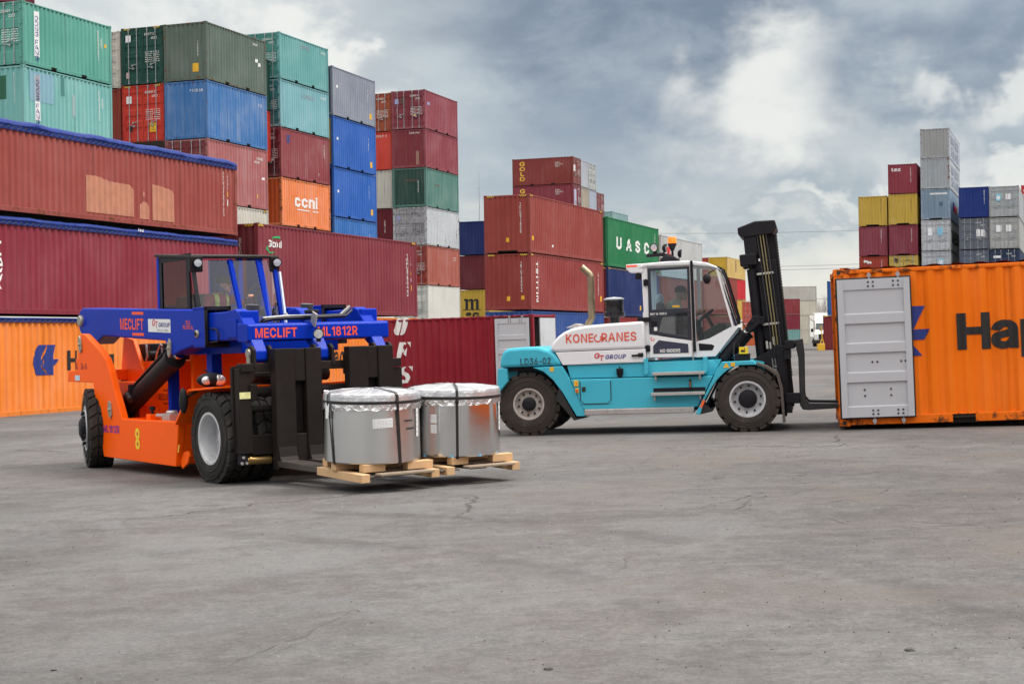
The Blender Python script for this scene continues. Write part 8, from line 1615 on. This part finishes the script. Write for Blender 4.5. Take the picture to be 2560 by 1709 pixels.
# ---------------------------------------------------------------- far end of the yard
t = Matrix.Translation((37.35, 194, gz(37.35, 194))) @ Matrix.Rotation(R(-104), 4, 'Z')
T_ = empty('delivery_truck', 'white long-nosed truck parked facing the camera beyond the orange container', 'truck', None, mat=t)
TW = plain('white_truck_paint', (0.72, 0.72, 0.70), 0.35); TG = glass('dark_truck_glass', (0.20, 0.26, 0.26), 0.2, 0.7)
m = MB(); m.prism([(1.9, 0.75), (1.9, 1.45), (1.75, 1.70), (0.45, 2.0), (0.10, 2.85), (-0.2, 3.0), (-1.6, 3.0), (-1.6, 0.75)], -0.95, 0.95); m.build('cab', TW, T_, bevel=0.08, seg=3)
m = MB(); m.box(-9.0, -1.9, -1.25, 1.25, 1.1, 4.1); m.build('cargo_box', TW, T_, bevel=0.03)
m = MB(); m.prism([(-1.9, 3.0), (-1.2, 3.05), (-1.9, 4.0)], -1.1, 1.1); m.build('roof_fairing', TW, T_, bevel=0.05)
m = MB(); m.quad((0.47, -0.85, 2.02), (0.47, 0.85, 2.02), (0.14, 0.80, 2.80), (0.14, -0.80, 2.80)); m.T = Matrix.Translation((0.03, 0, 0.02)); m.build('windscreen', plain('dark_screen', (0.05, 0.07, 0.07), 0.1), T_, normals=False)
m = MB(); m.box(1.88, 1.94, -0.42, 0.42, 0.85, 1.50); m.build('grille', plain('dark_grille', (0.03, 0.028, 0.03), 0.5, 0.4), T_, bevel=0.02)
m = MB(); m.box(1.75, 2.05, -1.2, 1.2, 0.42, 0.80); m.build('bumper', plain('dark_bumper', (0.05, 0.045, 0.05), 0.35, 0.5), T_, bevel=0.04)
for s in (-1, 1):
    m = MB(); m.prism([(1.86, 1.0), (1.90, 1.25), (1.5, 1.35), (1.4, 1.05)], min(s * 0.62, s * 1.05), max(s * 0.62, s * 1.05)); m.build('headlight', plain('truck_lamp', (0.6, 0.6, 0.6), 0.1, 0.3), T_, bevel=0.03)
    m = MB(); m.box(0.55, 0.75, min(s * 1.12, s * 1.4), max(s * 1.12, s * 1.4), 1.75, 2.15); m.tube([(0.6, s * 0.9, 2.3), (0.65, s * 1.2, 2.1)], 0.03, 6); m.build('mirror', BLKP, T_)
    for x in (1.1, -3.2, -8.0):
        m = MB(); y = s * 0.80; m.cyl((x, y, 0.5), (x, y + s * 0.35, 0.5), 0.5, n=20); wh = m.build('wheel', TYRE, T_, bevel=0.04)
        m = MB(); m.cyl((x, y + s * 0.30, 0.5), (x, y + s * 0.36, 0.5), 0.27, n=16); m.build('rim', RIMG, wh)
t = Matrix.Translation((25.22, 132.0, gz(25.22, 132.0) + 0.02)); Y_ = empty('portable_sign', 'yellow ballast box with an upright post and round grey disc, beside the white truck', 'sign', None, mat=t)
YP = plain('yellow_sign_paint', (0.72, 0.42, 0.02), 0.5, dirt=0.2)
m = MB(); m.box(-0.28, 0.28, -0.28, 0.28, 0.0, 0.55); m.build('ballast_box', YP, Y_, bevel=0.02)
m = MB(); m.bar((-0.05, 0, 0.55), (0.12, 0, 1.05), 0.06, 0.06); m.bar((0.24, 0, 0.55), (0.12, 0, 1.05), 0.06, 0.06); m.bar((0.12, 0, 1.0), (0.02, 0, 2.0), 0.07, 0.07); m.build('post', YP, Y_)
m = MB(); m.T = Matrix.Translation((0.03, 0.06, 1.78)); m.lathe([(0.001, -0.02), (0.19, -0.02), (0.19, 0.0), (0.001, 0.0)], (0, 0, 0), 'y', 20); m.build('disc', plain('grey_sign_back', (0.22, 0.23, 0.24), 0.5), Y_)
def bare_tree(x, y, h, sd, lb):
    e = empty('bare_tree', lb, 'tree', 'leafless trees at the far end of the yard', (x, y, gz(x, y) - 0.1)); r = random.Random(sd); tk_ = MB(); cr_ = MB()
    tk_.tube([(0, 0, 0), (0.1, 0.05, h * 0.2), (0.0, 0.1, h * 0.38)], [h * 0.022, h * 0.018, h * 0.013], 8)
    def br(p, d, l, rad, k):
        q = p + d * l + Vector((r.uniform(-1, 1), r.uniform(-1, 1), r.uniform(-0.5, 1))) * l * 0.12; cr_.tube([p, (p + q) / 2 + Vector((r.uniform(-1, 1), r.uniform(-1, 1), 0)) * l * 0.06, q], [rad, rad * 0.8, rad * 0.6], 5, False)
        if k == 0: return
        for i in range(r.choice((2, 3, 3))): br(q if i else (p + q) / 2, (d + Vector((r.uniform(-1, 1), r.uniform(-1, 1), r.uniform(-0.25, 0.7))) * 0.75).normalized(), l * r.uniform(0.6, 0.82), rad * 0.62, k - 1)
    for i in range(5): br(Vector((0, 0.1, h * (0.25 + 0.03 * i))), Vector((math.cos(i * 1.3), math.sin(i * 1.3), 1.1)).normalized(), h * 0.22, h * 0.010, 5)
    bk = plain('pale_bark', (0.30, 0.27, 0.25), 0.9); tk_.build('trunk', bk, e, smooth=60); cr_.build('crown', bk, e, normals=False)
bare_tree(66.5, 350, 11.5, 3, 'leafless pale tree between the white stack and the blue container')
bare_tree(69.5, 356, 9.5, 4, 'smaller leafless tree directly behind the blue container edge')
m = MB(); m.tube([(-3.8, 200, gz(-3.8, 200)), (-3.8, 200, 14), (-3.8, 200, 22.4)], [0.09, 0.06, 0.02], 8)
for z in (18.2, 19.5, 20.6): m.box(-3.85, -3.62, 199.97, 200.03, z - 0.02, z + 0.02)
tag(m.build('antenna_mast', plain('grey_mast', (0.30, 0.31, 0.32), 0.5), None), 'slender grey antenna mast rising between two container stacks', 'antenna')
WIRE = plain('dark_wire', (0.10, 0.10, 0.11), 0.6)
for z0, lb in ((22.3, 'highest overhead wire crossing the sky behind the mast'), (15.9, 'upper wire of the lower pair crossing the sky'), (15.25, 'lower wire of the lower pair crossing the sky'), (9.6, 'lowest wire crossing just above the far white stack')):
    m = MB(); m.tube([(x, 300 + 0.1 * x, z0 - 1.1 * math.cos(math.pi * (x - 40) / 100)) for x in range(-20, 131, 10)], 0.035, 5); tag(m.build('overhead_wire', WIRE, None), lb, 'wire', 'overhead wires')

# ---- the rest of the yard beside and behind the camera: what the bright coil and the cab glass mirror
container((9.0, 21.5, 0.16), -97.0, L40, 2.6, (0.84, 0.150, 0.003), 'orange forty-foot container just outside the frame, mirrored in the bright coil', rust=0.1, fade=0.1, group='single shipping containers on the ground')
for i, (x, col, lb) in enumerate(((-9.0, (0.5, 0.5, 0.5), 'white container behind the camera, mirrored in the coil'), (-2.0, (0.03, 0.035, 0.05), 'black container behind the camera, mirrored in the coil'), (7.5, (0.55, 0.56, 0.57), 'grey container behind the camera, mirrored in the coil'))):
    container((x + 6.0, -16, 0.05), 180.0, L20, 2.6, col, lb, rust=0.1, fade=0.1, group='single shipping containers on the ground')
for z, col, lb in ((15.0, MAROON, 'maroon container under the plum one at the far left'), (12.4, TEAL, 'teal container in the middle of the far left plum stack'), (9.8, NAVY, 'navy container low in the far left plum stack')):
    container((-27.62, 73.0, z), 20.0, L20, 2.59, col, lb, rust=0.15, fade=0.1)
